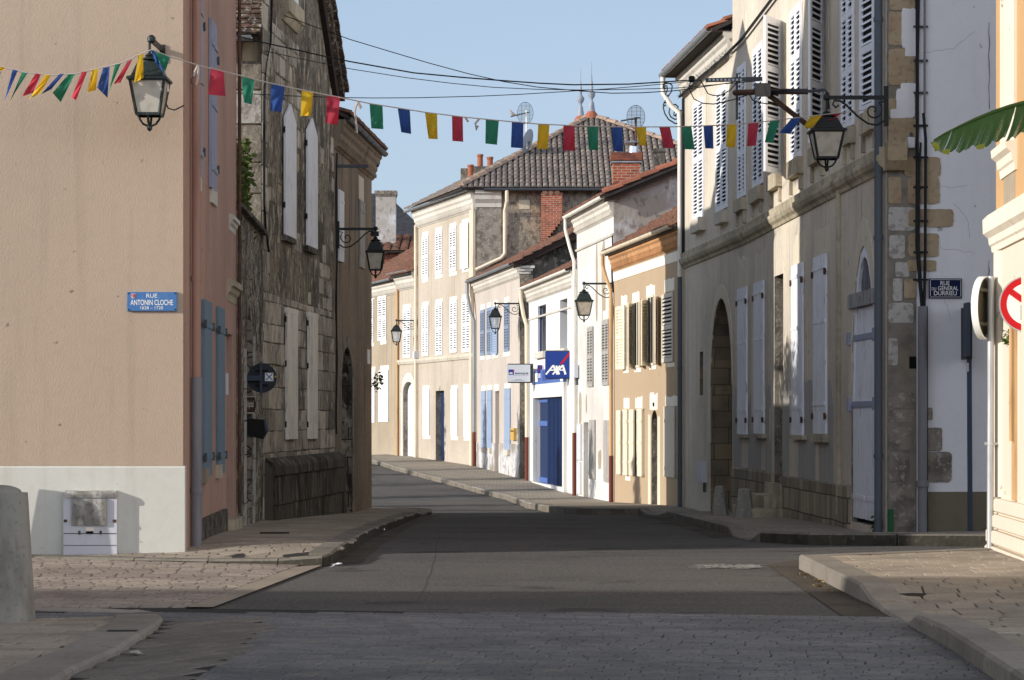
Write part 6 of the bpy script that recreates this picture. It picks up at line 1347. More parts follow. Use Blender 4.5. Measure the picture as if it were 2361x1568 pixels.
# ================================================================== lanterns
LG='street lanterns on the house walls'
def lantern(label,base,arm,hang,vs,D,w=.40,pane='pane_frost',metal='iron_black',scroll=True,wallplate=.5,drop=None,yaw=0.,bulb=False):
    """base: wall point, arm: bar end above the lamp, vs: photo rows (bar, roof top, eave, pane foot, finial)"""
    t=thing('wall_lantern',label,'lantern',tuple(base),LG)
    base=Vector(base); e=Vector(arm); Z=lambda v:HC+(VH-v)/FP*D
    zb,zt,ze,zf,zn=[Z(v) for v in vs]
    m_=MB(); d=(e-base).normalized()
    m_.bar(base,e,.035,.05); m_.lathe(e-Vector((0,0,.035)),[(.02,0),(.045,.02),(.045,.06),(.02,.085)],10)
    m_.bar(base-Vector((0,0,wallplate*.75)),base+Vector((0,0,wallplate*.3)),.04,.06); m_.build('arm',metal,t)
    if scroll:
        Ln=(e-base).length; P=lambda a,z:base+d*a+Vector((0,0,z)); m_=MB()
        m_.tube([P(.02,-.30),P(.12,-.36),P(.24,-.34),P(.38,-.24),P(.52,-.10),P(.60,-.045),P(.68,-.04),P(.70,-.09),P(.66,-.13),P(.62,-.10)],.014,6)
        sp=[P(.16+.13*math.cos(a)*(1-a/11),-.16+.12*math.sin(a)*(1-a/11)) for a in [1.9-.5*i for i in range(-1,16)]]
        sp=[P(.17+.13*(1-i/17)*math.cos(2.2+.55*i),-.17+.13*(1-i/17)*math.sin(2.2+.55*i)) for i in range(16)]
        m_.tube([P(.02,-.05)]+sp,.012,6); m_.build('scroll',metal,t)
    x,y=hang; cy,sy=math.cos(yaw),math.sin(yaw)
    def C(h,z): return [Vector((x+h*(a*cy-b*sy),y+h*(a*sy+b*cy),z)) for a,b in ((-1,-1),(1,-1),(1,1),(-1,1))]
    m_=MB(); m_.tube([Vector((x,y,e.z)) if abs(e.x-x)+abs(e.y-y)<.02 else e, Vector((x,y,zt+.0))],.014,6); m_.build('hanger',metal,t)
    h=w/2; m_=MB(); zm=ze+(zt-ze)*.62
    ring=lambda A,B:m_.add(A+B,[[i,(i+1)%4,4+(i+1)%4,4+i] for i in range(4)])
    A=C(h*1.06,ze-.012);B=C(h*1.06,ze+.012);E=C(h*.86,ze+.03);F_=C(h*.56,zm)
    ring(A,B);ring(B,E);ring(E,F_);m_.poly(A[::-1]);m_.poly(F_)
    m_.lathe((x,y,zm),[(h*.5,0),(h*.46,(zt-zm)*.2),(h*.62,(zt-zm)*.28),(h*.36,(zt-zm)*.5),(h*.2,(zt-zm)*.62),(h*.26,(zt-zm)*.72),(h*.1,zt-zm)],14); m_.build('roof_cap',metal,t)
    m_=MB(); T=C(h*.9,ze-.013);Bq=C(h*.6,zf)
    for i in range(4): m_.bar(Bq[i],T[i],.024); m_.bar(Bq[i],Bq[(i+1)%4],.026); m_.bar(T[i],T[(i+1)%4],.024)
    fr=m_.build('frame',metal,t,smooth=False)
    T2=C(h*.88,ze-.02);B2=C(h*.585,zf+.01)
    for i in range(4):
        m_=MB(); j=(i+1)%4; n=((T2[j]-T2[i]).cross(B2[i]-T2[i])).normalized()*.004; P4=[B2[i],B2[j],T2[j],T2[i]]; m_.hexa([p-n for p in P4]+[p+n for p in P4]); m_.build('pane',pane,fr,smooth=False)
    if bulb: m_=MB(); m_.lathe((x,y,zf+.08),[(.01,0),(.035,.03),(.05,.1),(.03,.15),(.02,.2)],10); m_.build('bulb','bulb',fr)
    hh=zf-zn
    for s_ in (-1,1):
        for ax in ((1,0),(0,1)):
            m_=MB()
            q_=lambda k,zz:Vector((x+(ax[0]*cy-ax[1]*sy)*k*s_,y+(ax[0]*sy+ax[1]*cy)*k*s_,zz)); m_.tube([q_(h*.6,zf),q_(h*.5,zf-hh*.3),q_(h*.34,zf-hh*.55),q_(0.0,zf-hh*.72)],.013,6); m_.build('yoke',metal,t)
    m_=MB(); m_.lathe((x,y,zn),[(.008,0),(.026,.02),(.03,.045),(.016,.07),(.02,hh*.3)],10)
    m_.build('finial',metal,t)
    return t
D=24.35; a=pt(349,92,D); b=Vector((a.x+.02,25.0,a.z))
l1=lantern('weathered green lantern with frosted panes on the beige gable, tangled in the bunting',b,a,(pt(345,0,D).x,D),(92,122,185,265,303),D,.40,metal='iron_green',scroll=False,wallplate=.18,yaw=.0)
m_=MB(); m_.tube([pt(383,200,24.4),pt(381,235,24.5),pt(388,250,24.7),pt(402,254,24.9),pt(424,243,24.98)],.008,5); m_.build('lamp_cable','cable_black',l1)
m_=MB(); m_.box((pt(384,0,24.5).x,24.45,pt(0,212,24.5).z),(pt(390,0,24.5).x,24.5,pt(0,180,24.5).z)); m_.build('ballast','sign_white',l1,smooth=False)
D=30.2; a=pt(1906,225,D); b=WHITEW.P(.01,a.z,.03); b.y=D; b.x=pt(2043,0,D).x
lantern('dark lantern with grey panes on a scrolled arm at the white flank corner',b,a,(a.x,a.y),(225,256,303,365,396),D,.44)
D=44.5; w0=STUC.P(STUC.s(775.5),0); a=pt(866,528,w0.y); b=Vector((w0.x+.03,w0.y,a.z))
lantern('dark lantern on the brown stucco house, hanging before the wide pale chimney',b,a,(a.x,a.y),(528,545,581,622,642),w0.y,.36)
w0=CREAM.P(.05,0); a=pt(914,739,w0.y); lantern('clear glass lantern in front of the narrow cream house, smallest and farthest',Vector((pt(958,0,w0.y).x,w0.y,a.z)),a,(a.x,a.y),(739,748,763,788,797),w0.y,.44,'pane_clear',bulb=True,wallplate=.3)
w0=ROSE.P(ROSE.L,0); a=pt(1142,700,w0.y-.1); lantern('clear glass lantern in front of the light blue shutters of the pink house',Vector((pt(1198,0,w0.y).x,w0.y-.1,a.z)),a,(a.x,a.y),(700,709,730,757,771),w0.y-.1,.42,'pane_clear',bulb=True,wallplate=.55)
w0=WHITEH.P(WHITEH.L-.1,0); a=pt(1346.5,654,w0.y-.1); lantern('frosted lantern in front of the tall white house above the AXA sign',Vector((pt(1412,0,w0.y).x,w0.y-.1,a.z)),a,(a.x,a.y),(654,667,694,727,743),w0.y-.1,.46,wallplate=.3,metal='iron_green')

# ================================================================== bunting
def bunting(label,string,flags,ribbons,loc):
    t=thing('bunting',label,'bunting',tuple(loc))
    m_=MB(); m_.tube([pt(*p) for p in string],.007,5); m_.build('string','ribbon',t)
    rf=random.Random(17)
    for (col,u1,v1,u2,v2,u3,v3,u4,v4,D) in flags:   # top left, top right, bottom right, bottom left
        m_=MB(); nx,ny=6,8; vs=[]; ph=rf.uniform(0,6); am=rf.uniform(.02,.05)
        for j in range(ny+1):
            for i in range(nx+1):
                a=i/nx; b=j/ny
                U=(u1*(1-a)+u2*a)*(1-b)+(u4*(1-a)+u3*a)*b; V=(v1*(1-a)+v2*a)*(1-b)+(v4*(1-a)+v3*a)*b
                cu=math.sin(b*math.pi)*rf.uniform(.9,1.1); U+=(rf.random()-.5)*.25
                vs.append(pt(U,V,D+am*math.sin(a*5+b*4+ph)*b*2.2-.12*b*b*math.sin(ph)))
        m_.add(vs,[[j*(nx+1)+i,(j+1)*(nx+1)+i,(j+1)*(nx+1)+i+1,j*(nx+1)+i+1] for j in range(ny) for i in range(nx)])
        o=m_.build('flag','flag_'+col,t,ang=180); o['label']=col+' cloth pennant'
    for rb in ribbons:
        m_=MB()
        for l in rb: m_.tube([pt(*p) for p in l],.012,4)
        m_.build('ribbon_end','ribbon',t)
    return t
dl=24.1
def F4(c_,tl,tr,br,bl,D): return (c_,*tl,*tr,*br,*bl,D)
LF=[('yellow',(-6,152),(14,157),(4,163),(-10,165)),('blue',(29,160),(41,163),(23,205),(10,233)),('green',(51,167),(64,168),(40,205),(22,235)),('red',(82,169),(95,171),(76,214),(50,223)),('yellow',(104,172),(118,173),(94,214),(68,228)),
 ('blue',(137,171),(148,170),(118,206),(94,218)),('green',(158,171),(173,170),(140,236),(121,214)),('red',(189,165),(201,165),(175,232),(165,224)),('yellow',(212,162),(226,157),(221,208),(201,213)),('blue',(238,157),(253,154),(248,226),(224,202)),
 ('green',(265,149),(279,146),(262,185),(250,215)),('red',(294,142),(306,136),(278,190),(262,194)),('yellow',(319,126),(330,124),(331,180),(309,191))]
bunting('left run of bunting hanging in front of the beige gable up to the green lantern',[(-60,150,dl),(-6,152,dl),(20,158.5,dl),(60,168,dl),(118,173.5,dl),(173,170.5,dl),(226,158,dl),(279,146,dl),(318,127,dl),(349,115,dl)],[F4(*x,dl-.02) for x in LF],[[[(0,165,dl),(-2,175,dl),(4,180,dl)]]],pt(170,170,dl))
UL,UR,DL_,DR_=350,2012,24.1,30.6
def Dd(U): 
    X0=(UL-UC)/FP*DL_; X1=(UR-UC)/FP*DR_; k=(U-UC)/FP; m=(DR_-DL_)/(X1-X0)
    return (DL_-m*X0)/(1-m*k)
TOP=[(350,115),(392,131),(460,151),(530,168),(590,184),(660,200),(720,212),(790,226),(853,239),(917,249),(980,259),(1068,270),(1150,278),(1240,286),(1325,290),(1436,293),(1555,292.5),(1602,291),(1650,289),(1698,286),(1748,282),(1800,276),(1850,270),(1900,264),(1970,257),(2012,252)]
def vt(u):
    for (a,b),(c_,d) in zip(TOP,TOP[1:]):
        if u<=c_: return b+(d-b)*(u-a)/(c_-a)
    return TOP[-1][1]
AF=[('blue',347,356,(381,172),(362,150)),('green',355,392,(381,166),(369,146)),('red',485,516,(520,222),(480,218)),('green',557,587,(580,241),(562,236)),('blue',625,657,(649,259),(623,255)),('yellow',696,722,(717,266),(693,268)),('red',754,784,(779,288),(751,284)),
 ('green',852,882,(884,298),(856,296)),('blue',917,945,(948,309),(925,305)),('yellow',980,1008,(1009,321),(988,320)),('red',1042,1067,(1068,327),(1043,325)),('green',1120,1150,(1146,334),(1119,331)),('blue',1180,1207,(1206,342),(1178,340)),('yellow',1241,1267,(1263,344),(1238,343)),('red',1299,1325,(1326,348),(1299,347)),
 ('green',1353,1379,(1379,346),(1358,346)),('blue',1411,1435,(1437,350),(1414,348)),('yellow',1466,1490,(1490,338),(1474,334)),('red',1520,1545,(1555,342),(1531,341)),('green',1572,1594,(1602,345),(1578,344)),('blue',1622,1644,(1645,343),(1626,342)),('yellow',1676,1698,(1695,340),(1674,339)),('red',1725,1749,(1743,336),(1722,337)),('green',1775,1798,(1782,330),(1763,328)),('blue',1824,1848,(1822,309),(1797,306)),('yellow',1868,1896,(1870,299),(1854,290)),('red',1897,1941,(1920,277),(1886,277))]
fl=[]
for c_,u1,u2,br,bl in AF:
    D=Dd((u1+u2)/2)-.02; fl.append((c_,u1,vt(u1)+1,u2,vt(u2)+1,*br,*bl,D))
rb=[[[(457,150,Dd(457)),(449,166,Dd(457)),(447,176,Dd(457))],[(458,152,Dd(457)),(456,180,Dd(457)),(452,196,Dd(457))]],
    [[(826,235,Dd(826)),(820,246,Dd(826)),(818,260,Dd(826)),(822,290,Dd(826)),(823,307,Dd(826))],[(826,235,Dd(826)),(833,248,Dd(826)),(830,252,Dd(826)),(826,236,Dd(826))]],[[(1073,271,Dd(1073)),(1080,281,Dd(1073))],[(1105,274,Dd(1100)),(1096,285,Dd(1100)),(1099,300,Dd(1100)),(1102,290,Dd(1100))]]]
bunting('long run of bunting strung across the street to the scrolled lantern arm',[(u,v,Dd(u)) for u,v in TOP],fl,rb,pt(1180,280,27))

# ================================================================== overhead cables and their bracket
CG='overhead cables across the street'
def cable(label,pts,r,D0,D1):
    U0,U1=pts[0][0],pts[-1][0]; P=[]
    X0=(U0-UC)/FP*D0; X1=(U1-UC)/FP*D1; m=(D1-D0)/(X1-X0)
    for u,v in pts:
        k=(u-UC)/FP; P.append(pt(u,v,(D0-m*X0)/(1-m*k)))
    m_=MB(); m_.tube(P,r,6); o=m_.build('overhead_cable','cable_black',None); tag(o,label,'cable',CG); return o
CZ=lambda l:[q('C3',x,y) for x,y in l]
cable('thick overhead cable crossing highest at the perforated bar end on the right',[(543,82),(605,98),(666,111),(753,131),(807,142),(954,168),(1060,178),(1160,186),(1245,192),(1322,195.5),(1450,194),(1530,189),(1597,184.5)],.011,34.6,35.9)
cable('grey overhead cable sloping down from top left, lowest in the middle of the sky',[(640,30),(748,70),(807,91),(900,119),(991,146),(1080,170),(1160,188),(1240,201),(1340,210),(1410,215),(1480,214),(1560,209),(1690,190)],.008,38.5,36)
cable('thin overhead cable just below the thick one',[(608,117),(690,135),(763.5,150),(807,158.7),(935.6,179),(1040,192),(1138,201.5),(1240,206),(1340,207.5),(1450,206),(1560,203),(1755,186)],.0065,36.9,36)
cable('lowest overhead cable rising from the red flag towards the roof finials',[(533.5,214),(663.5,221),(786,225),(860,226),(960,225.5),(1101,222),(1200,217.5),(1290,212),(1400,205),(1505,196),(1600,187)],.0065,32.5,35.9)
m_=MB(); p=pt(1407,214,36.0); 
cb=thing('cable_bracket','steel cable bracket with perforated bar and junction box on the greige terrace','bracket',tuple(pt(1876,210,35.7)))
D=35.7
m_=MB(); m_.bar(pt(1627,185,D),pt(1757,182,D),.05,.06); m_.build('perforated_bar','steel_grey',cb,smooth=False)
m_=MB()
for i in range(9): u=1636+i*9; m_.box((pt(u,0,D).x-.018,D-.03,pt(0,184.5,D).z-.016),(pt(u,0,D).x+.018,D-.026,pt(0,184.5,D).z+.016))
m_.build('holes','sign_silver',cb,smooth=False)
m_=MB(); m_.bar(pt(1699,170,D+.06),pt(1699,276,D+.06),.07,.03); m_.build('upright','steel_grey',cb,smooth=False)
m_=MB(); m_.tube([pt(1689,214,D-.08),pt(1693,214,D-.08),pt(1775,211,D-.08),pt(1800,211,D),pt(1883,211,D)],[.02,.045,.045,.045,.045],10); m_.build('arm','rust_steel',cb)
m_=MB(); m_.bar(pt(1771,218,D),pt(1884,306,D),.07,.07); m_.build('strut','rust_steel',cb,smooth=False)
m_=MB(); a=pt(1742,221,D-.2);b=pt(1775,193.5,D-.1); m_.box((a.x,a.y,a.z),(b.x,b.y,b.z)); m_.build('junction_box','galv_box',cb,smooth=False)
for l in ([(1590,186),(1604,184),(1616,186),(1632,216),(1644,220),(1660,220),(1682,209),(1697,192)],[(1592,190),(1588,203),(1600,228),(1620,238),(1645,240),(1690,230),(1720,220),(1735,212)],[(1728,218),(1736,232),(1752,237),(1772,240)],[(1775,212),(1812,207),(1870,209),(1900,206),(1906,212),(1906,252)],[(1775,216),(1812,211),(1872,212),(1903,209),(1910,216),(1911,252)]):
    m_=MB(); m_.tube([pt(u,v,D-.05+(max(0,u-1800)/110)*-5.2) for u,v in l],.009 if l[0][0]<1770 else .013,5); m_.build('loose_cable','cable_black',cb)
m_=MB(); m_.lathe(pt(1595,190,D),[(.03,0),(.05,.02),(.05,.08),(.03,.1)],8); m_.build('clamp','cable_black',cb)
fc=thing('facade_cables','dark cable bundle running under the eaves of the terrace houses','cable',tuple(ARCHH.P(.1,9)))
m_=MB(); rc=random.Random(4)
P=[ARCHH.P(ARCHH.L*i/14,8.55+.03*rc.random(),.1) for i in range(14)]+[LONG.P(LONG.L*.55*i/12,8.6+.2*i/12,.07) for i in range(13)]; m_.tube(P,.03,6)
for i in range(90):
    s0=rc.random()*ARCHH.L; p=ARCHH.P(s0,8.57,.1); m_.bar(p,p+Vector((rc.uniform(-.1,.02),rc.uniform(-.2,.2),rc.uniform(-.14,.1))),.006)
m_.build('bundle','cable_black',fc)
m_=MB(); m_.tube([ARCHH.P(.13,z,.04) for z in (8.5,7,5.5,4.9)],.03,6); m_.build('riser','cable_black',fc)

# ================================================================== signs
n1=thing('street_name_plate','light blue street plate reading RUE ANTONIN CLOCHE on the beige gable','sign',tuple(GABLE.P(GABLE.s(352),GABLE.z(352,695))),'street name plates')
X=lambda u:GABLE.s(u); Z=lambda v:GABLE.z(352,v)
m_=MB(); fext(m_,GABLE,[(0.02,Z(717.5)),(.03,Z(717)),(.03,Z(674)),(.02,Z(673.5)),(0.0,Z(673.5)),(0,Z(717.5))],X(294.5),X(408.5)); m_.build('plate','sign_sky',n1,smooth=False)
textpart(n1,'RUE',GABLE,X(338.5),X(363.5),Z(686.8),Z(677.5),.032,'sign_white',bold=.004)
textpart(n1,'ANTONIN CLOCHE',GABLE,X(302),X(400),Z(704),Z(691.5),.032,'sign_white',bold=.012)
textpart(n1,'1628 – 1720',GABLE,X(325),X(377),Z(713.5),Z(706.6),.032,'sign_white',bold=.004)
m_=MB(); poly_prism(m_,GABLE,[(X(303),Z(677.5)),(X(303),Z(685)),(X(308),Z(690)),(X(313.5),Z(685)),(X(313.5),Z(677.5))][::1],.031,.033); m_.build('crest','sign_silver',n1,smooth=False)
m_=MB(); fbox(m_,GABLE,X(307.5),X(309),Z(688),Z(678.5),.033,.0345); fbox(m_,GABLE,X(310),X(313),Z(686),Z(678.5),.033,.0345); fbox(m_,GABLE,X(304),X(306),Z(684),Z(679),.033,.0342); m_.build('crest_bars','sign_red',n1,smooth=False)
m_=MB()
for u,v in ((298,677),(405,676.5),(298,714),(405,713.5)): fbox(m_,GABLE,X(u-1.3),X(u+1.3),Z(v+1.3),Z(v-1.3),.03,.036)
m_.build('screw','dark_gap',n1,smooth=False)
n2=thing('street_name_plate','navy enamel plate reading RUE DU GENERAL DURRIEU on the white flank wall','sign',tuple(WHITEW.P(sw(2179),zw(664))),'street name plates')
m_=MB(); fext(m_,WHITEW,[(0.012,zw(688)),(.03,zw(687.3)),(.036,zw(684)),(.036,zw(646)),(.03,zw(642.5)),(.012,zw(641.8)),(0,zw(641.8)),(0,zw(688))],sw(2140.8),sw(2216.6)); m_.build('plate','sign_navy',n2,smooth=False)
m_=MB(); bd=[(sw(2143.5),sw(2214),zw(685.4),zw(684.6)),(sw(2143.5),sw(2214),zw(645.4),zw(644.6)),(sw(2143.3),sw(2144.2),zw(683),zw(647)),(sw(2213.3),sw(2214.2),zw(683),zw(647))]
for a,b,z1,z2 in bd: fbox(m_,WHITEW,a,b,z1,z2,.03,.038)
m_.build('border','sign_white',n2,smooth=False)
textpart(n2,'RUE',WHITEW,sw(2167),sw(2188),zw(657.8),zw(648.2),.038,'sign_white',bold=.004)
textpart(n2,'DU',WHITEW,sw(2147),sw(2157),zw(669.5),zw(663),.038,'sign_white',bold=.004)
textpart(n2,'GÉNÉRAL',WHITEW,sw(2161.5),sw(2208),zw(669.5),zw(657.6),.038,'sign_white',bold=.004)
textpart(n2,'DURRIEU',WHITEW,sw(2152),sw(2204.5),zw(681.3),zw(671.2),.038,'sign_white',bold=.004)
def disc(mb,c_,ax,up,r,t,mi=0,n=40):
    ax=ax.normalized(); x=up.cross(ax).normalized(); y=ax.cross(x); k=n
    A=[c_+(x*math.cos(2*math.pi*i/k)+y*math.sin(2*math.pi*i/k))*r for i in range(k)]; B=[p+ax*t for p in A]
    mb.add(A+B,[list(range(k))[::-1],[k+i for i in range(k)]]+[[i,(i+1)%k,k+(i+1)%k,k+i] for i in range(k)],mi)
ZV=Vector((0,0,1))
# no right turn sign (only its left half is in frame)
t=thing('turn_ban_sign','round red and white sign forbidding a turn, cut by the right edge','sign',tuple(pt(2369,1270,22.9)))
D=22.9; cN=pt(2369,701.5,D); rN=65.5*D/FP; ax=Vector((-.05,-1,0)); 
m_=MB(); disc(m_,cN,ax,ZV,rN,.02); m_.build('rim','galv',t)
m_=MB(); disc(m_,cN+ax*.02,ax,ZV,rN*.955,.004); m_.build('red_ring','sign_red',t)
m_=MB(); disc(m_,cN+ax*.024,ax,ZV,rN*.735,.004); m_.build('white_field','sign_white',t)
FN=Frame((cN.x,cN.y-.02),(1,-.05)); k=rN/65.5
m_=MB(); a45=math.radians(-36); dx,dz=math.cos(a45),math.sin(a45); w=.085*rN*1.2
poly_prism(m_,FN,[(-rN*.76*dx+w*dz*-1*-1,cN.z-rN*.76*dz-w*dx),(rN*.76*dx+w*dz,cN.z+rN*.76*dz-w*dx),(rN*.76*dx-w*dz,cN.z+rN*.76*dz+w*dx),(-rN*.76*dx-w*dz,cN.z-rN*.76*dz+w*dx)],.014,.019); m_.build('red_bar','sign_red',t,smooth=False)
m_=MB(); X=lambda u:(u-2369)*k; Zs=lambda v:cN.z+(701.5-v)*k
poly_prism(m_,FN,[(X(2352.5),Zs(738.5)),(X(2364),Zs(738.5)),(X(2364),Zs(712)),(X(2378),Zs(712)),(X(2378),Zs(720)),(X(2396),Zs(705)),(X(2378),Zs(690)),(X(2378),Zs(698)),(X(2358),Zs(698)),(X(2352.5),Zs(704))],.009,.013); m_.build('arrow','sign_black',t,smooth=False)
m_=MB(); p=pt(2369,700,D); m_.tube([Vector((p.x,D+.05,zroad(D)+.1)),Vector((p.x,D+.05,cN.z+.3))],.03,10); m_.build('post','galv',t)
# round sign seen from behind on its galvanised post
t=thing('round_sign','round traffic sign seen obliquely from behind on a galvanised post by ochre house','sign',tuple(gnd(2283,1261,.14)))
D=24.25; p0=pt(2283,1261,D); p1=pt(2285,637,D)
m_=MB(); m_.tube([Vector((p0.x,D,.1)),Vector((p1.x,D,p1.z))],.036,12); m_.build('post','galv',t)
cS=pt(2268,710,D); rS=73*D/FP; ax=Vector((-.88,.48,0)).normalized()
cS=Vector((p1.x-.085,D+.03,cS.z)); 
m_=MB(); disc(m_,cS,ax,ZV,rS*.97,.006); m_.build('face','sign_back_khaki',t)
m_=MB(); k=48; x=ZV.cross(ax).normalized(); 
ringp=lambda r,o:[cS+ax*o+(x*math.cos(2*math.pi*i/k)+ZV*math.sin(2*math.pi*i/k))*r for i in range(k)]
m_.add(ringp(rS,-.05)+ringp(rS,.02)+ringp(rS*.955,.02)+ringp(rS*.955,-.05),[[a*k+i,a*k+(i+1)%k,((a+1)%4)*k+(i+1)%k,((a+1)%4)*k+i] for a in range(4) for i in range(k)]); m_.build('rim','sign_white',t)
m_=MB()
for v in (669,747): c_=cS.copy(); c_.z=pt(0,v,D).z; m_.bar(c_+x*.17-ax*.02,c_-x*.17-ax*.02,.025,.035); m_.bar(c_-ax*.02,Vector((p1.x,D,c_.z)),.03,.03)
m_.build('bracket','sign_back_khaki',t,smooth=False)
m_=MB(); v=1023; m_.tube([Vector((p1.x-.0,D,pt(0,v+3,D).z)),Vector((p1.x,D,pt(0,v-3,D).z))],.045,10); m_.bar(Vector((p1.x-.07,D,pt(0,v,D).z)),Vector((p1.x+.14,D,pt(0,v,D).z)),.03,.03); m_.build('collar','galv',t)
# sign seen edge-on on a blue post at the white wall
t=thing('edge_sign','blue post at the white wall carrying signs seen almost edge-on','sign',tuple(pt(2234,1212,30.2)))
D=30.2; m_=MB(); m_.bar(Vector((pt(2237,0,D).x,D,-.1)),Vector((pt(2234,0,D).x,D,pt(0,700,D).z)),.055,.055); m_.build('post','post_blue',t,smooth=False)
m_=MB(); a,b=pt(2219.5,822,D),pt(2225.5,700,D); m_.box((a.x,D-.33,a.z),(b.x,D-.05,b.z)); m_.build('sign_panel','post_blue',t,smooth=False)
m_=MB(); a,b=pt(2226,828,D),pt(2240,708,D); m_.box((a.x,D-.05,a.z),(b.x,D+.3,b.z)); m_.build('sign_panel','sign_back',t,smooth=False)
m_=MB(); a,b=pt(2228.5,857,D),pt(2232,837,D); m_.box((a.x,D-.045,a.z),(b.x,D-.03,b.z)); m_.build('sticker','sign_silver',t,smooth=False)
# post with direction signs by the pink house
t=thing('direction_post','grey post with hospital parking sign, arrow box and round sign back by pink house','sign',tuple(gnd(558,1212,.14)))
D=30.0; g0=gnd(558,1212,.12); D=g0.y; gx=lambda u:pt(u,0,D).x; gz=lambda v:pt(0,v,D).z
m_=MB(); m_.bar(Vector((gx(557.5),D,g0.z-.1)),Vector((gx(556.5),D,gz(866))),.085,.085); m_.build('post','post_blue',t,smooth=False)
m_=MB(); m_.box((gx(549),D-.12,g0.z-.02),(gx(570),D+.12,g0.z+.015)); m_.build('base_plate','sign_black',t,smooth=False)
m_=MB(); m_.bar(Vector((gx(551),D,gz(872))),Vector((gx(603),D,gz(872))),.075,.075); m_.build('arm','post_blue',t,smooth=False)
m_=MB(); c_=Vector((gx(603),D+.06,gz(871.5))); disc(m_,c_,Vector((0,1,0)),ZV,.435*.5,.012); m_.build('round_sign','sign_back',t)
m_=MB(); m_.bar(Vector((gx(602),D+.03,gz(909))),Vector((gx(601),D+.03,gz(834))),.082,.03); m_.build('sign_rail','post_blue',t,smooth=False)
m_=MB()
for v in (855,888): m_.bar(Vector((gx(588),D+.045,gz(v))),Vector((gx(618),D+.045,gz(v))),.02,.03)
m_.build('clamp','sign_black',t,smooth=False)
FS=Frame((0,D+.058),(1,0)); m_=MB(); fbox(m_,FS,gx(610),gx(629.3),gz(878.5),gz(859.5),-.002,.002); m_.build('sticker','sign_white',t,smooth=False)
m_=MB()
for i,(x1,z1,x2,z2) in enumerate(((612,876.5,627.5,861.5),(612,861.5,627.5,876.5))):
    d=Vector((gx(x2)-gx(x1),gz(z2)-gz(z1))).normalized(); pp=Vector((-d.y,d.x))*.008; poly_prism(m_,FS,[(gx(x1)-pp.x,gz(z1)-pp.y),(gx(x2)-pp.x,gz(z2)-pp.y),(gx(x2)+pp.x,gz(z2)+pp.y),(gx(x1)+pp.x,gz(z1)+pp.y)],.002,.004+.001*i)
m_.build('cross_mark','sign_sky',t,smooth=False)
m_=MB(); poly_prism(m_,FS,[(gx(631),gz(870)),(gx(638),gz(870)),(gx(634.5),gz(865))],0,.002); m_.build('yellow_triangle','yellow_box',t,smooth=False)
pr=Frame((gx(552),D-.04),(.62,.78)); m_=MB(); wS=.33; z1,z2=gz(953),gz(913.5); poly_prism(m_,pr,[(0,z1),(wS*.9,z1),(wS,(z1+z2)/2),(wS*.9,z2),(0,z2)],-.02,.02); m_.build('parking_sign','sign_brown',t,smooth=False)
m_=MB()
for a,b,c_,d in ((.0,wS*.9,z1,z1+.012),(.0,wS*.9,z2-.012,z2),(0,.012,z1,z2)): fbox(m_,pr,a,b,c_,d,.0205,.023)
fbox(m_,pr,.03,.085,z1+.05,z1+.055,.0205,.0225);fbox(m_,pr,.03,.085,z2-.045,z2-.04,.0205,.0225);fbox(m_,pr,.03,.034,z1+.05,z2-.04,.0205,.0223);fbox(m_,pr,.081,.085,z1+.05,z2-.04,.0205,.0223)
m_.build('sign_border','stone_trim',t,smooth=False)
textpart(t,'P',pr,.043,.073,z1+.075,z2-.07,.0225,'stone_trim',bold=.02); textpart(t,'Hôpital',pr,.105,.275,z1+.06,z2-.06,.0225,'stone_trim',bold=.01)
m_=MB(); A=[(gx(565.5),D-.05,gz(1003)),(gx(603),D+.20,gz(1013.5)),(gx(611.5),D+.25,gz(996)),(gx(606),D+.25,gz(968)),(gx(565.5),D-.05,gz(964))]
B=[Vector(p)+Vector((-.0,.12,0)) for p in A]; m_.add([Vector(p) for p in A]+B,[list(range(5)),[9,8,7,6,5]]+[[i,5+i,5+(i+1)%5,(i+1)%5] for i in range(5)]); m_.build('arrow_box','sign_black',t,smooth=False)
m_=MB(); m_.bar(Vector((gx(604),D+.26,gz(967))),Vector((gx(610.5),D+.26,gz(997))),.05,.04,up=Vector((0,1,0))); m_.build('arrow_end','post_blue',t,smooth=False)

# ================================================================== bollards, boxes
def cone_bollard(name,label,c_,r0,r1,h,dome,m,group=None):
    prof=[(r0*1.0,-.1),(r0,0),(r0*.985,h*.1),(r1*1.02,h*.9),(r1,h*.93)]
    prof+=[(r1*.86,h*.935)]+[(r1*.86*math.cos(a),h*.935+dome*math.sin(a)) for a in [math.pi/2*i/6 for i in range(1,6)]]+[(.005,h*.935+dome)]
    m_=MB(); m_.lathe(c_,prof,28); o=m_.build(name,m); return tag(o,label,'bollard',group)
g0=gnd(10,1424,.06); 
bo=bpy.data.objects.new('bollard',None); COL.objects.link(bo); bo.location=g0; tag(bo,'big round concrete bollard with domed top at the left edge','bollard')
m_=MB(); S=FP/g0.y; r0,r1=70/S,53/S; h=(1424-1136)/S; m_.lathe(g0,[(r0,-.1),(r0,0),(r0*.98,.08),(r1*1.03,h*.93),(r1,h)],32); m_.build('shaft','concrete',bo)
m_=MB(); m_.lathe(g0+Vector((-.02,0,h)),[(r1*.86,.0)]+[(r1*.86*math.cos(a),.055*math.sin(a)) for a in [math.pi/2*i/6 for i in range(1,6)]]+[(.004,.056)],28); m_.build('dome','concrete',bo)
b2=bo.copy(); COL.objects.link(b2); b2.location=(-5.82,24.56,.06); b2['label']='round concrete bollard beside the beige gable, just outside the left edge'
for ch_ in list(bo.children):
    c2=ch_.copy(); COL.objects.link(c2); c2.parent=b2
for o_ in (bo,b2): o_['group']='domed concrete bollards'
SG='stone guard bollards at the carriage arch'
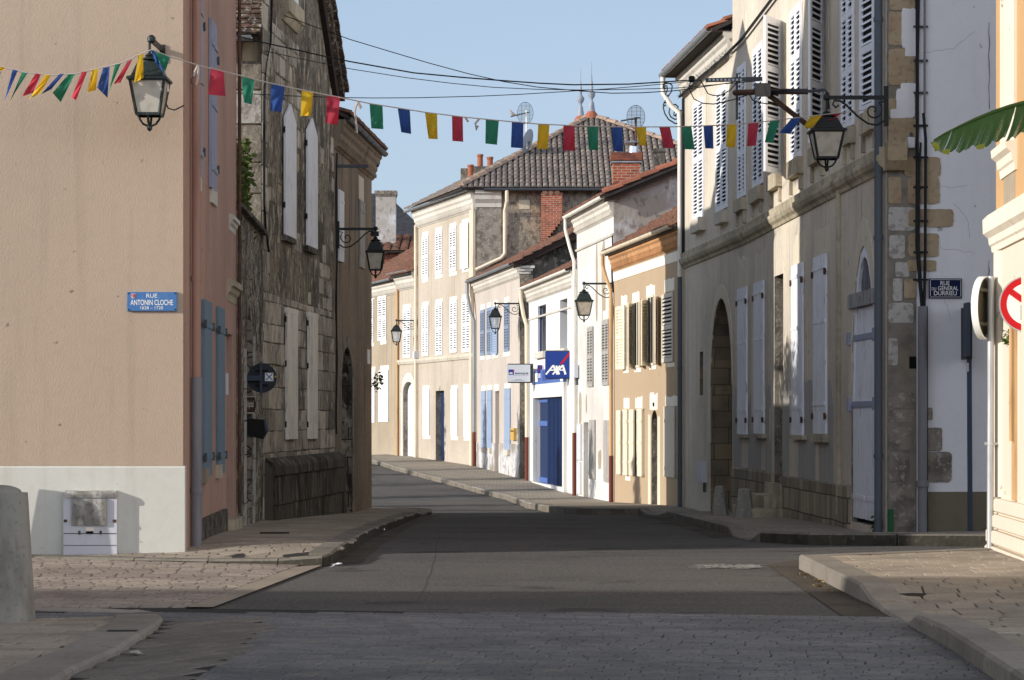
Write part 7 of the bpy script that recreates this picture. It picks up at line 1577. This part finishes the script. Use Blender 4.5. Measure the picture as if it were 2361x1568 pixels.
for lab,u,vb,vt_,w0,w1 in (('darker squat stone bollard at the arch, left of its paler twin',1660,1187,1121,42,26),('paler squat stone bollard at the arch beside the door steps',1716,1194,1127,49,31)):
    p=gnd(u,vb,.14); S=FP/p.y; m_=MB(); h=(vb-vt_)/S; a,b=w0/2/S,w1/2/S
    m_.lathe(p,[(a,-.1),(a,0),(a*.97,.05),(b*1.03,h*.9),(b,h*.96),(b*.8,h),(.01,h+.01)],7); o=m_.build('guard_stone','bollard_stone',None,ang=25); tag(o,lab,'bollard',SG)
ub=thing('utility_cabinet','grimy white utility cabinet standing against the white plinth of the beige house','cabinet',tuple(pt(208,1268,24.6)))
D=24.9; Xu=lambda u:pt(u,0,D).x; Zu=lambda v:pt(0,v,D).z
T=lambda x,y:q('T1',x,y)
FU=Frame((0,D),(1,0)); zb=Zu(1269)
m_=MB(); fbox(m_,FU,Xu(146),Xu(269.5),zb-.1,Zu(1147),-.09,0); m_.build('body','utility_grey',ub,smooth=False)
m_=MB(); fext(m_,FU,[(-.09,Zu(1147.5)),(.02,Zu(1147.5)),(.025,Zu(1140)),(.01,Zu(1133)),(-.09,Zu(1131.5))],Xu(149),Xu(268.5)); m_.build('lid','utility_dirty',ub,smooth=False)
m_=MB(); fbox(m_,FU,Xu(166),Xu(247),Zu(1211),Zu(1150),.0,.028); m_.build('door_panel','utility_dirty',ub,smooth=False)
m_=MB(); fbox(m_,FU,Xu(147),Xu(268.5),Zu(1231),Zu(1229.5),.0,.004); fbox(m_,FU,Xu(146.5),Xu(269),Zu(1258),Zu(1257),.0,.004); m_.build('seam','dark_gap',ub,smooth=False)
m_=MB(); fbox(m_,FU,Xu(199),Xu(215),Zu(1231),Zu(1225),.002,.01); m_.build('keyhole','dark_opening',ub,smooth=False)
m_=MB(); fbox(m_,FU,Xu(198),Xu(216.5),Zu(1224.5),Zu(1215.5),.0,.012); m_.build('warning_label','cream_trim',ub,smooth=False)
m_=MB()
for u in (151,263.5): m_.lathe(Vector((Xu(u),D-.0,Zu(1201))),[(.018,-.015),(.018,.015)],8)
for u in (183,232): m_.lathe(Vector((Xu(u),D,Zu(1228))),[(.012,-.02),(.012,.02)],8)
m_.build('bolt','rust_steel',ub)

# ================================================================== aerials, dish, birds
AG='rooftop television aerials'
def aerial(label,mast_u,mast_v0,mast_v1,cu,cv,rx,ry,bu0,bv0,bu1,bv1,D,mm):
    t=thing('tv_aerial',label,'aerial',tuple(pt(mast_u,mast_v0,D)),AG)
    m_=MB(); m_.tube([pt(mast_u+1,mast_v0,D),pt(mast_u,mast_v1,D)],.03,8); m_.build('mast',mm,t)
    m_=MB(); n=17
    for i in range(n):
        y=-1+2*(i+.5)/n; hw=math.sqrt(1-y*y); m_.tube([pt(cu-rx*hw,cv+ry*y,D+.1),pt(cu+rx*hw,cv+ry*y,D+.1)],.006,4)
    for k in (-.45,.1,.5): m_.tube([pt(cu+rx*k,cv-ry*math.sqrt(1-k*k),D+.1),pt(cu+rx*k,cv+ry*math.sqrt(1-k*k),D+.1)],.006,4)
    m_.tube([pt(cu+rx*math.cos(a),cv+ry*math.sin(a),D+.1) for a in [2*math.pi*i/28 for i in range(29)]],.007,4); m_.build('reflector','steel_grey',t)
    m_=MB(); m_.tube([pt(bu0,bv0,D),pt(bu1,bv1,D)],.022,6)
    for i in range(12): u=bu0+(bu1-bu0)*i/13; v=bv0+(bv1-bv0)*i/13; m_.tube([pt(u,v,D-.12),pt(u,v,D+.12)],.012,4); m_.tube([pt(u-.5,v-2.2,D),pt(u+.5,v+1.2,D)],.012,4)
    m_.build('boom','steel_grey',t); return t
aerial('tv aerial with round grid reflector and a pigeon perched on its boom',1213.5,343,254,1211,261,18.5,25.5,1178,269,1222,258,87,'pipe_white')
aerial('tv aerial with round grid reflector above the brick chimney at right',1465.5,360,270,1466,270,21,27,1432,279,1476,271,62,'rust_steel')
sd=thing('satellite_dish','grey satellite dish on the hip of the big tiled roof','dish',tuple(pt(1216,340,86.9)))
m_=MB(); c_=pt(1216,325,87.1); ax=Vector((-.8,.45,.3)).normalized(); 
x=ZV.cross(ax).normalized(); y=ax.cross(x); r=.42; vs=[c_-ax*.09]; nr=5;ns=24
for j in range(1,nr+1):
    for i in range(ns): a=2*math.pi*i/ns; rr=r*j/nr; vs.append(c_+x*rr*math.cos(a)*.9+y*rr*math.sin(a)*1.12+ax*(-.09+.09*(j/nr)**2))
m_.add(vs,[[0,1+i,1+(i+1)%ns] for i in range(ns)]+[[1+(j-1)*ns+i,1+j*ns+i,1+j*ns+(i+1)%ns,1+(j-1)*ns+(i+1)%ns] for j in range(1,nr) for i in range(ns)]); m_.build('reflector','dish_grey',sd)
m_=MB(); m_.bar(c_-ax*.1,pt(1213,338,87),.07); m_.tube([c_-y*.4,c_+ax*.45-y*.1],.015,5); m_.lathe(c_+ax*.45-y*.12,[(.03,0),(.03,.1)],8); m_.build('arm','steel_grey',sd)
def bird(name,label,c_,L,m,tail=1.,d=Vector((-1,0,0)),m2=None):
    o=bpy.data.objects.new(name,None); COL.objects.link(o); o.location=c_; tag(o,label,'bird')
    bm=MB(); P=[c_-d*L*.55*tail+Vector((0,0,L*.02)),c_-d*L*.28+Vector((0,0,L*.16)),c_-d*L*.05+Vector((0,0,L*.26)),c_+d*L*.12+Vector((0,0,L*.42)),c_+d*L*.17+Vector((0,0,L*.58)),c_+d*L*.2+Vector((0,0,L*.68)),c_+d*L*.34+Vector((0,0,L*.66))]
    bm.tube(P,[L*.05,L*.11,L*.17,L*.15,L*.085,L*.09,L*.012],10); bm.build('body',m,o)
    lg=MB()
    for k in (-.04,.04): lg.tube([c_+Vector((0,k*L,L*.2)),c_+Vector((0,k*L,-.005))],L*.015,4)
    lg.build('leg',m2 or m,o); return o
bird('pigeon','small fawn pigeon perched on the end of the left aerial boom',pt(1181,268,87),.34,'bird_pigeon')
bird('magpie','small black and white bird standing on the red tiled eaves',pt(1684.5,87,44.8),.26,'bird_dark',1.2,Vector((-.3,-.9,0)),'bird_white')

# ================================================================== banana leaf
bl=thing('banana_plant','big green banana leaf reaching in from the right edge','plant',(4.75,15.2,.12))
D=15.0; mid=[(2153,325),(2180,309),(2215,292),(2250,276),(2290,260),(2330,247),(2370,237),(2440,226),(2520,222),(2600,228),(2700,262)]
low=[(2155,328),(2168,347),(2200,350),(2232,346),(2262,337),(2300,330),(2340,318),(2370,309),(2440,300),(2520,292),(2600,285),(2700,275)]
m_=MB(); 
def ev(l,t):
    x=t*(len(l)-1); i=min(int(x),len(l)-2); f=x-i; return (l[i][0]*(1-f)+l[i+1][0]*f, l[i][1]*(1-f)+l[i+1][1]*f)
N=120; rl=random.Random(8); J=6; dl_=lambda t:15.0+.35*t; cuts={16,63}; bay={i:rl.uniform(.9,1.02) for i in range(N+1)}
prev=None
for side in (0,1):
    for i in range(N):
        if i in cuts: pass
        quad=[]
        for t in (i/N,(i+(.55 if i in cuts and side==0 else 1))/N):
            um,vm=ev(mid,t); ul,vl=ev(low,min(t*1.0,1)); row=[]
            for j in range(J+1):
                b=j/J; rag=1+.045*math.sin(i*.9)+(.05 if (i//9)%2 else -.02)
                if side==0: row.append(pt(um+(ul-um-8*t)*b*rag-10*b*b,vm+(vl-vm)*b*rag*(1 if i not in cuts else .78),dl_(t)-.16*b-.006*math.sin(i*2.2)*b))
                else: row.append(pt(um-6*b,vm-3*b+5*b*b,dl_(t)+.34*b+.012*math.sin(i*2.2)*b))
            quad.append(row)
        for j in range(J):
            f=[quad[0][j],quad[1][j],quad[1][j+1],quad[0][j+1]]; m_.poly(f if side==0 else f[::-1],0)
m_.build('leaf_blade','banana_green',bl,ang=180)
m_=MB(); m_.tube([pt(*ev(mid,i/30),dl_(i/30)-.004)+Vector((0,0,.006)) for i in range(31)]+[Vector((4.6,15.35,2.9)),Vector((4.72,15.25,2.2))],[.004+.02*i/32 for i in range(33)],8); m_.build('midrib','leaf_green',bl)
rl=random.Random(2)
for t0,t1 in ((.015,.06),(.125,.145),(.35,.375)):
    m_=MB()
    for i in range(5):
        t=t0+(t1-t0)*i/4; um,vm=ev(mid,t); ul,vl=ev(low,t); p=pt(um+(ul-um)*.9-8,vm+(vl-vm)*.97,dl_(t)-.17); m_.poly([p,p+Vector((.03,0,.01)),p+Vector((.025,0,-.025)),p+Vector((0,0,-.02))])
    m_.build('yellow_edge','banana_edge',bl,smooth=False)
m_=MB(); m_.lathe((4.75,15.2,.1),[(.17,0),(.15,.5),(.12,1.5),(.07,2.4)],14); m_.build('stem','stem_brown',bl)

# ================================================================== small things on the ground
cn=gnd(879,1228,.0); m_=MB(); d=Vector((1,.15,0)); m_.tube([cn+Vector((-.055,0,.04)),cn+Vector((-.05,0,.04)),cn+Vector((.05,.01,.04)),cn+Vector((.056,.01,.04))],[.026,.034,.034,.026],14); tag(m_.build('drink_can','can_metal'),'crushed silver drink can in the left gutter','can')
rg=random.Random(12)
def scatter(mb,pts,n,size,spread,h=.02):
    for _ in range(n):
        u,v=rg.choice(pts); p=gnd(u+rg.gauss(0,spread),v+rg.gauss(0,spread*.22),h*.4); a=rg.uniform(0,6.3); s=size*rg.uniform(.5,1.3); e=Vector((math.cos(a),math.sin(a),rg.uniform(-.1,.4)))*s; f=Vector((-math.sin(a),math.cos(a),rg.uniform(-.1,.3)))*s*.6
        mb.add([p-e,p-f+Vector((0,0,.012)),p+e,p+f+Vector((0,0,.012))],[[0,1,2,3]])
m_=MB(); scatter(m_,[(1852,1325),(1862,1332),(1880,1340),(1900,1352),(1915,1358),(1925,1362),(1885,1350),(1905,1340),(1868,1322)],46,.022,8); scatter(m_,[(1255,1178),(1235,1173),(1215,1168),(1160,1150),(1110,1138),(930,1088),(900,1081),(880,1073)],50,.035,5); scatter(m_,[(2160,1490),(2235,1550),(2061,1432),(2275,1560)],10,.03,4)
o=m_.build('fallen_leaves','litter_leaf',smooth=False); tag(o,'dry brown and yellow leaves scattered along the gutters','leaves',kind='stuff')
m_=MB(); scatter(m_,[(1240,1168),(1243,1165)],8,.07,3,.1); tag(m_.build('wrapper','litter_orange',smooth=False),'bright orange crumpled wrapper in the far right gutter','litter')
m_=MB(); scatter(m_,[(777,1303),(781,1302)],6,.07,3,.1); tag(m_.build('wrapper','litter_white',smooth=False),'pale crumpled wrapper at the corner of the left kerb','litter')
m_=MB(); scatter(m_,[(310,1505),(313,1508)],4,.05,2,.1); tag(m_.build('wrapper','ribbon',smooth=False),'small torn paper scrap under the near left kerb','litter')
m_=MB()
for i in range(420):
    u=rg.triangular(1580,1766,1728); v=1306.5+rg.gauss(0,1.9)+(u-1700)*.01; p=gnd(u,v,.007); big=rg.random()<.12; sx=rg.uniform(.05,.14) if big else rg.uniform(.006,.03); sy=rg.uniform(.01,.03) if big else rg.uniform(.006,.03); k=8
    m_.add([p+Vector((sx*math.cos(2*math.pi*j/k)*rg.uniform(.4,1.3),sy*math.sin(2*math.pi*j/k)*rg.uniform(.4,1.3),i*.00001)) for j in range(k)],[list(range(k))])
pm_=m_
m_=MB(); rk=random.Random(41)
def ribbon(pts,w,h):
    P_=[gnd(u,v,h) for u,v in pts]; o_=len(m_.v)
    for i,p in enumerate(P_):
        d=(P_[min(i+1,len(P_)-1)]-P_[max(i-1,0)]).normalized(); n_=Vector((-d.y,d.x,0)); ww=w*rk.uniform(.5,1.3); m_.v+=[p+n_*ww,p-n_*ww]
    for i in range(len(P_)-1): m_.f.append([o_+2*i,o_+2*i+1,o_+2*i+3,o_+2*i+2]); m_.m.append(0)
ribbon([(1240,1284.5),(1262,1284),(1290,1284.8),(1320,1284.2),(1343,1284.6)],.02,.004)
for l in (((1015,1189),(1010,1240),(995,1310),(960,1403)),((1690,1300),(1600,1285),(1480,1280),(1330,1283)),((900,1350),(980,1344),(1060,1352),(1150,1347))):
    pts=[]
    for (ua,va),(ub,vb) in zip(l,l[1:]): pts+=[(ua+(ub-ua)*t/8+rk.uniform(-3,3),va+(vb-va)*t/8+rk.uniform(-.6,.6)) for t in range(8)]
    ribbon(pts,.003,.0035)
o=m_.build('road_seam','soot_mark_dark',smooth=False); o['kind']='structure'
m_=pm_
o=m_.build('paint_mark','white_paint',smooth=False); tag(o,'streak of white paint spilled on the sunlit asphalt','paint mark',kind='stuff')
m_=MB(); 
for u,v,L_,h in ((282,1455,.2,.074),(633,1228,.36,.15)):
    if L_: p=gnd(u,v,h); m_.box((p.x-L_/2,p.y-.05,p.z-.01),(p.x+L_/2,p.y+.05,p.z+.004))
o=m_.build('drain_slot','dark_gap',smooth=False); tag(o,'dark narrow drain slots set in the left pavements','drain',kind='stuff')
wd=thing('pavement_weed','tuft of weeds at the foot of the big white doors','plant',tuple(LONG.P(LL-.15,.05,.1)))
m_=MB(); leaves(m_,LONG.P(LL-.16,.12,.1),(.08,.1,.16),50,.04,rv); m_.build('foliage','leaf_green',wd,smooth=False)
gt=MB(); p=WHITEW.P(sw(2052),.0,.05); gt.tube([p,p+Vector((0,0,.3))],.035,8); o=gt.build('green_tube','pipe_green' if 'pipe_green' in MATS else 'leaf_green'); tag(o,'short green tube at the foot of the downpipe','pipe')

# ================================================================== cypresses behind the bend that throw bands of shade on the road
def cypress(x,y,h,w,seed):
    r=random.Random(seed); z0=zroad(y)-.1; t=thing('cypress','slim dark cypress hidden behind the brown stucco house at the bend','tree',(x,y,z0),'cypresses behind the bend')
    m_=MB(); m_.tube([(x,y,z0),(x+.05,y,z0+h*.4),(x,y,z0+h*.9)],[.16,.12,.03],8); m_.build('trunk','bark',t)
    m_=MB()
    for i in range(int(h*16)):
        f=r.random(); rr=w*(1-.75*f**1.6)*(.25 if f<.06 else 1); a=r.uniform(0,6.3); k=r.uniform(.1,.85); leaves(m_,(x+rr*k*math.cos(a),y+rr*k*math.sin(a),z0+.7+f*(h-.7)),(.32,.32,.5),16,.12,r)
    m_.build('crown','ivy_green',t,smooth=False)
for i,(x,y,h,w) in enumerate(((-13,50,6.2,1.0),(-13.5,56.5,6.8,1.2),(-13,63,6.0,1.1),(-14,70.5,6.9,1.3),(-13,78.5,6.2,1.1),(-14,86,6.5,1.2))): cypress(x,y,h,w,50+i)

# ================================================================== light, sky, camera
EL,AZ=R(17),R(20)
ld=Vector((-math.cos(AZ)*math.cos(EL),-math.sin(AZ)*math.cos(EL),math.sin(EL)))
sun=bpy.data.lights.new('sun','SUN'); sun.energy=3.3; sun.angle=R(.53); sun.color=(1,.945,.865)
so=bpy.data.objects.new('sun',sun); COL.objects.link(so); so.rotation_euler=ld.to_track_quat('Z','Y').to_euler(); so.location=(-30,-10,40)
w=bpy.data.worlds.new('World'); scene.world=w; w.use_nodes=True; nt=w.node_tree; N=nt.nodes; Lk=nt.links
sky=N.new('ShaderNodeTexSky'); sky.sky_type='NISHITA'; sky.sun_disc=False; sky.sun_elevation=EL
sky.sun_rotation=math.atan2(ld.x,ld.y); sky.altitude=50; sky.air_density=1.0; sky.dust_density=1.0; sky.ozone_density=1.5
bg=N['Background']; bg.inputs['Strength'].default_value=.12
tc=N.new('ShaderNodeTexCoord'); mpn=N.new('ShaderNodeMapping'); mpn.inputs['Scale'].default_value=(2.2,2.2,6); Lk.new(tc.outputs['Generated'],mpn.inputs['Vector'])
nz=N.new('ShaderNodeTexNoise'); nz.inputs['Scale'].default_value=1.6; nz.inputs['Detail'].default_value=5; Lk.new(mpn.outputs[0],nz.inputs['Vector'])
rp=N.new('ShaderNodeMapRange'); rp.inputs['From Min'].default_value=.35; rp.inputs['From Max'].default_value=.75; rp.inputs['To Min'].default_value=.5; rp.inputs['To Max'].default_value=.72; Lk.new(nz.outputs['Fac'],rp.inputs['Value'])
mx=N.new('ShaderNodeMix'); mx.data_type='RGBA'; Lk.new(rp.outputs[0],mx.inputs['Factor']); Lk.new(sky.outputs[0],mx.inputs['A']); mx.inputs['B'].default_value=(3.2,4.0,5.35,1)
# unseen sky behind the camera, brightened as added fill for the shaded walls
sx=N.new('ShaderNodeSeparateXYZ'); Lk.new(tc.outputs['Generated'],sx.inputs[0])
rb_=N.new('ShaderNodeMapRange'); rb_.interpolation_type='SMOOTHSTEP'; rb_.inputs['From Min'].default_value=.35; rb_.inputs['From Max'].default_value=-.5; Lk.new(sx.outputs['Y'],rb_.inputs['Value'])
rz_=N.new('ShaderNodeMapRange'); rz_.interpolation_type='SMOOTHSTEP'; rz_.inputs['From Min'].default_value=-.02; rz_.inputs['From Max'].default_value=.15; Lk.new(sx.outputs['Z'],rz_.inputs['Value'])
ml=N.new('ShaderNodeMath'); ml.operation='MULTIPLY'; Lk.new(rb_.outputs[0],ml.inputs[0]); Lk.new(rz_.outputs[0],ml.inputs[1])
mx2=N.new('ShaderNodeMix'); mx2.data_type='RGBA'; Lk.new(ml.outputs[0],mx2.inputs['Factor']); Lk.new(mx.outputs['Result'],mx2.inputs['A']); mx2.inputs['B'].default_value=(10.8,12.1,14.6,1)
# extra dimming of the unseen zenith, so that shaded ground goes darker
rzz=N.new('ShaderNodeMapRange'); rzz.interpolation_type='SMOOTHSTEP'; rzz.inputs['From Min'].default_value=.28; rzz.inputs['From Max'].default_value=.75; rzz.inputs['To Min'].default_value=1; rzz.inputs['To Max'].default_value=.16; Lk.new(sx.outputs['Z'],rzz.inputs['Value'])
vm=N.new('ShaderNodeVectorMath'); vm.operation='SCALE'; Lk.new(mx2.outputs['Result'],vm.inputs[0]); Lk.new(rzz.outputs[0],vm.inputs['Scale']); Lk.new(vm.outputs[0],bg.inputs['Color'])
cam=bpy.data.cameras.new('camera'); cam.sensor_width=36; cam.lens=FP/2361*36; cam.shift_y=(965-784)/2361; cam.shift_x=0; cam.clip_end=2000; cam.clip_start=.1
co=bpy.data.objects.new('camera',cam); COL.objects.link(co); co.location=(0,0,HC); co.rotation_euler=(math.pi/2,0,0); scene.camera=co
vs_=scene.view_settings; vs_.view_transform='Standard'; vs_.look='None'; vs_.exposure=.42; vs_.gamma=1; vs_.use_curve_mapping=False
scene.cycles.max_bounces=6
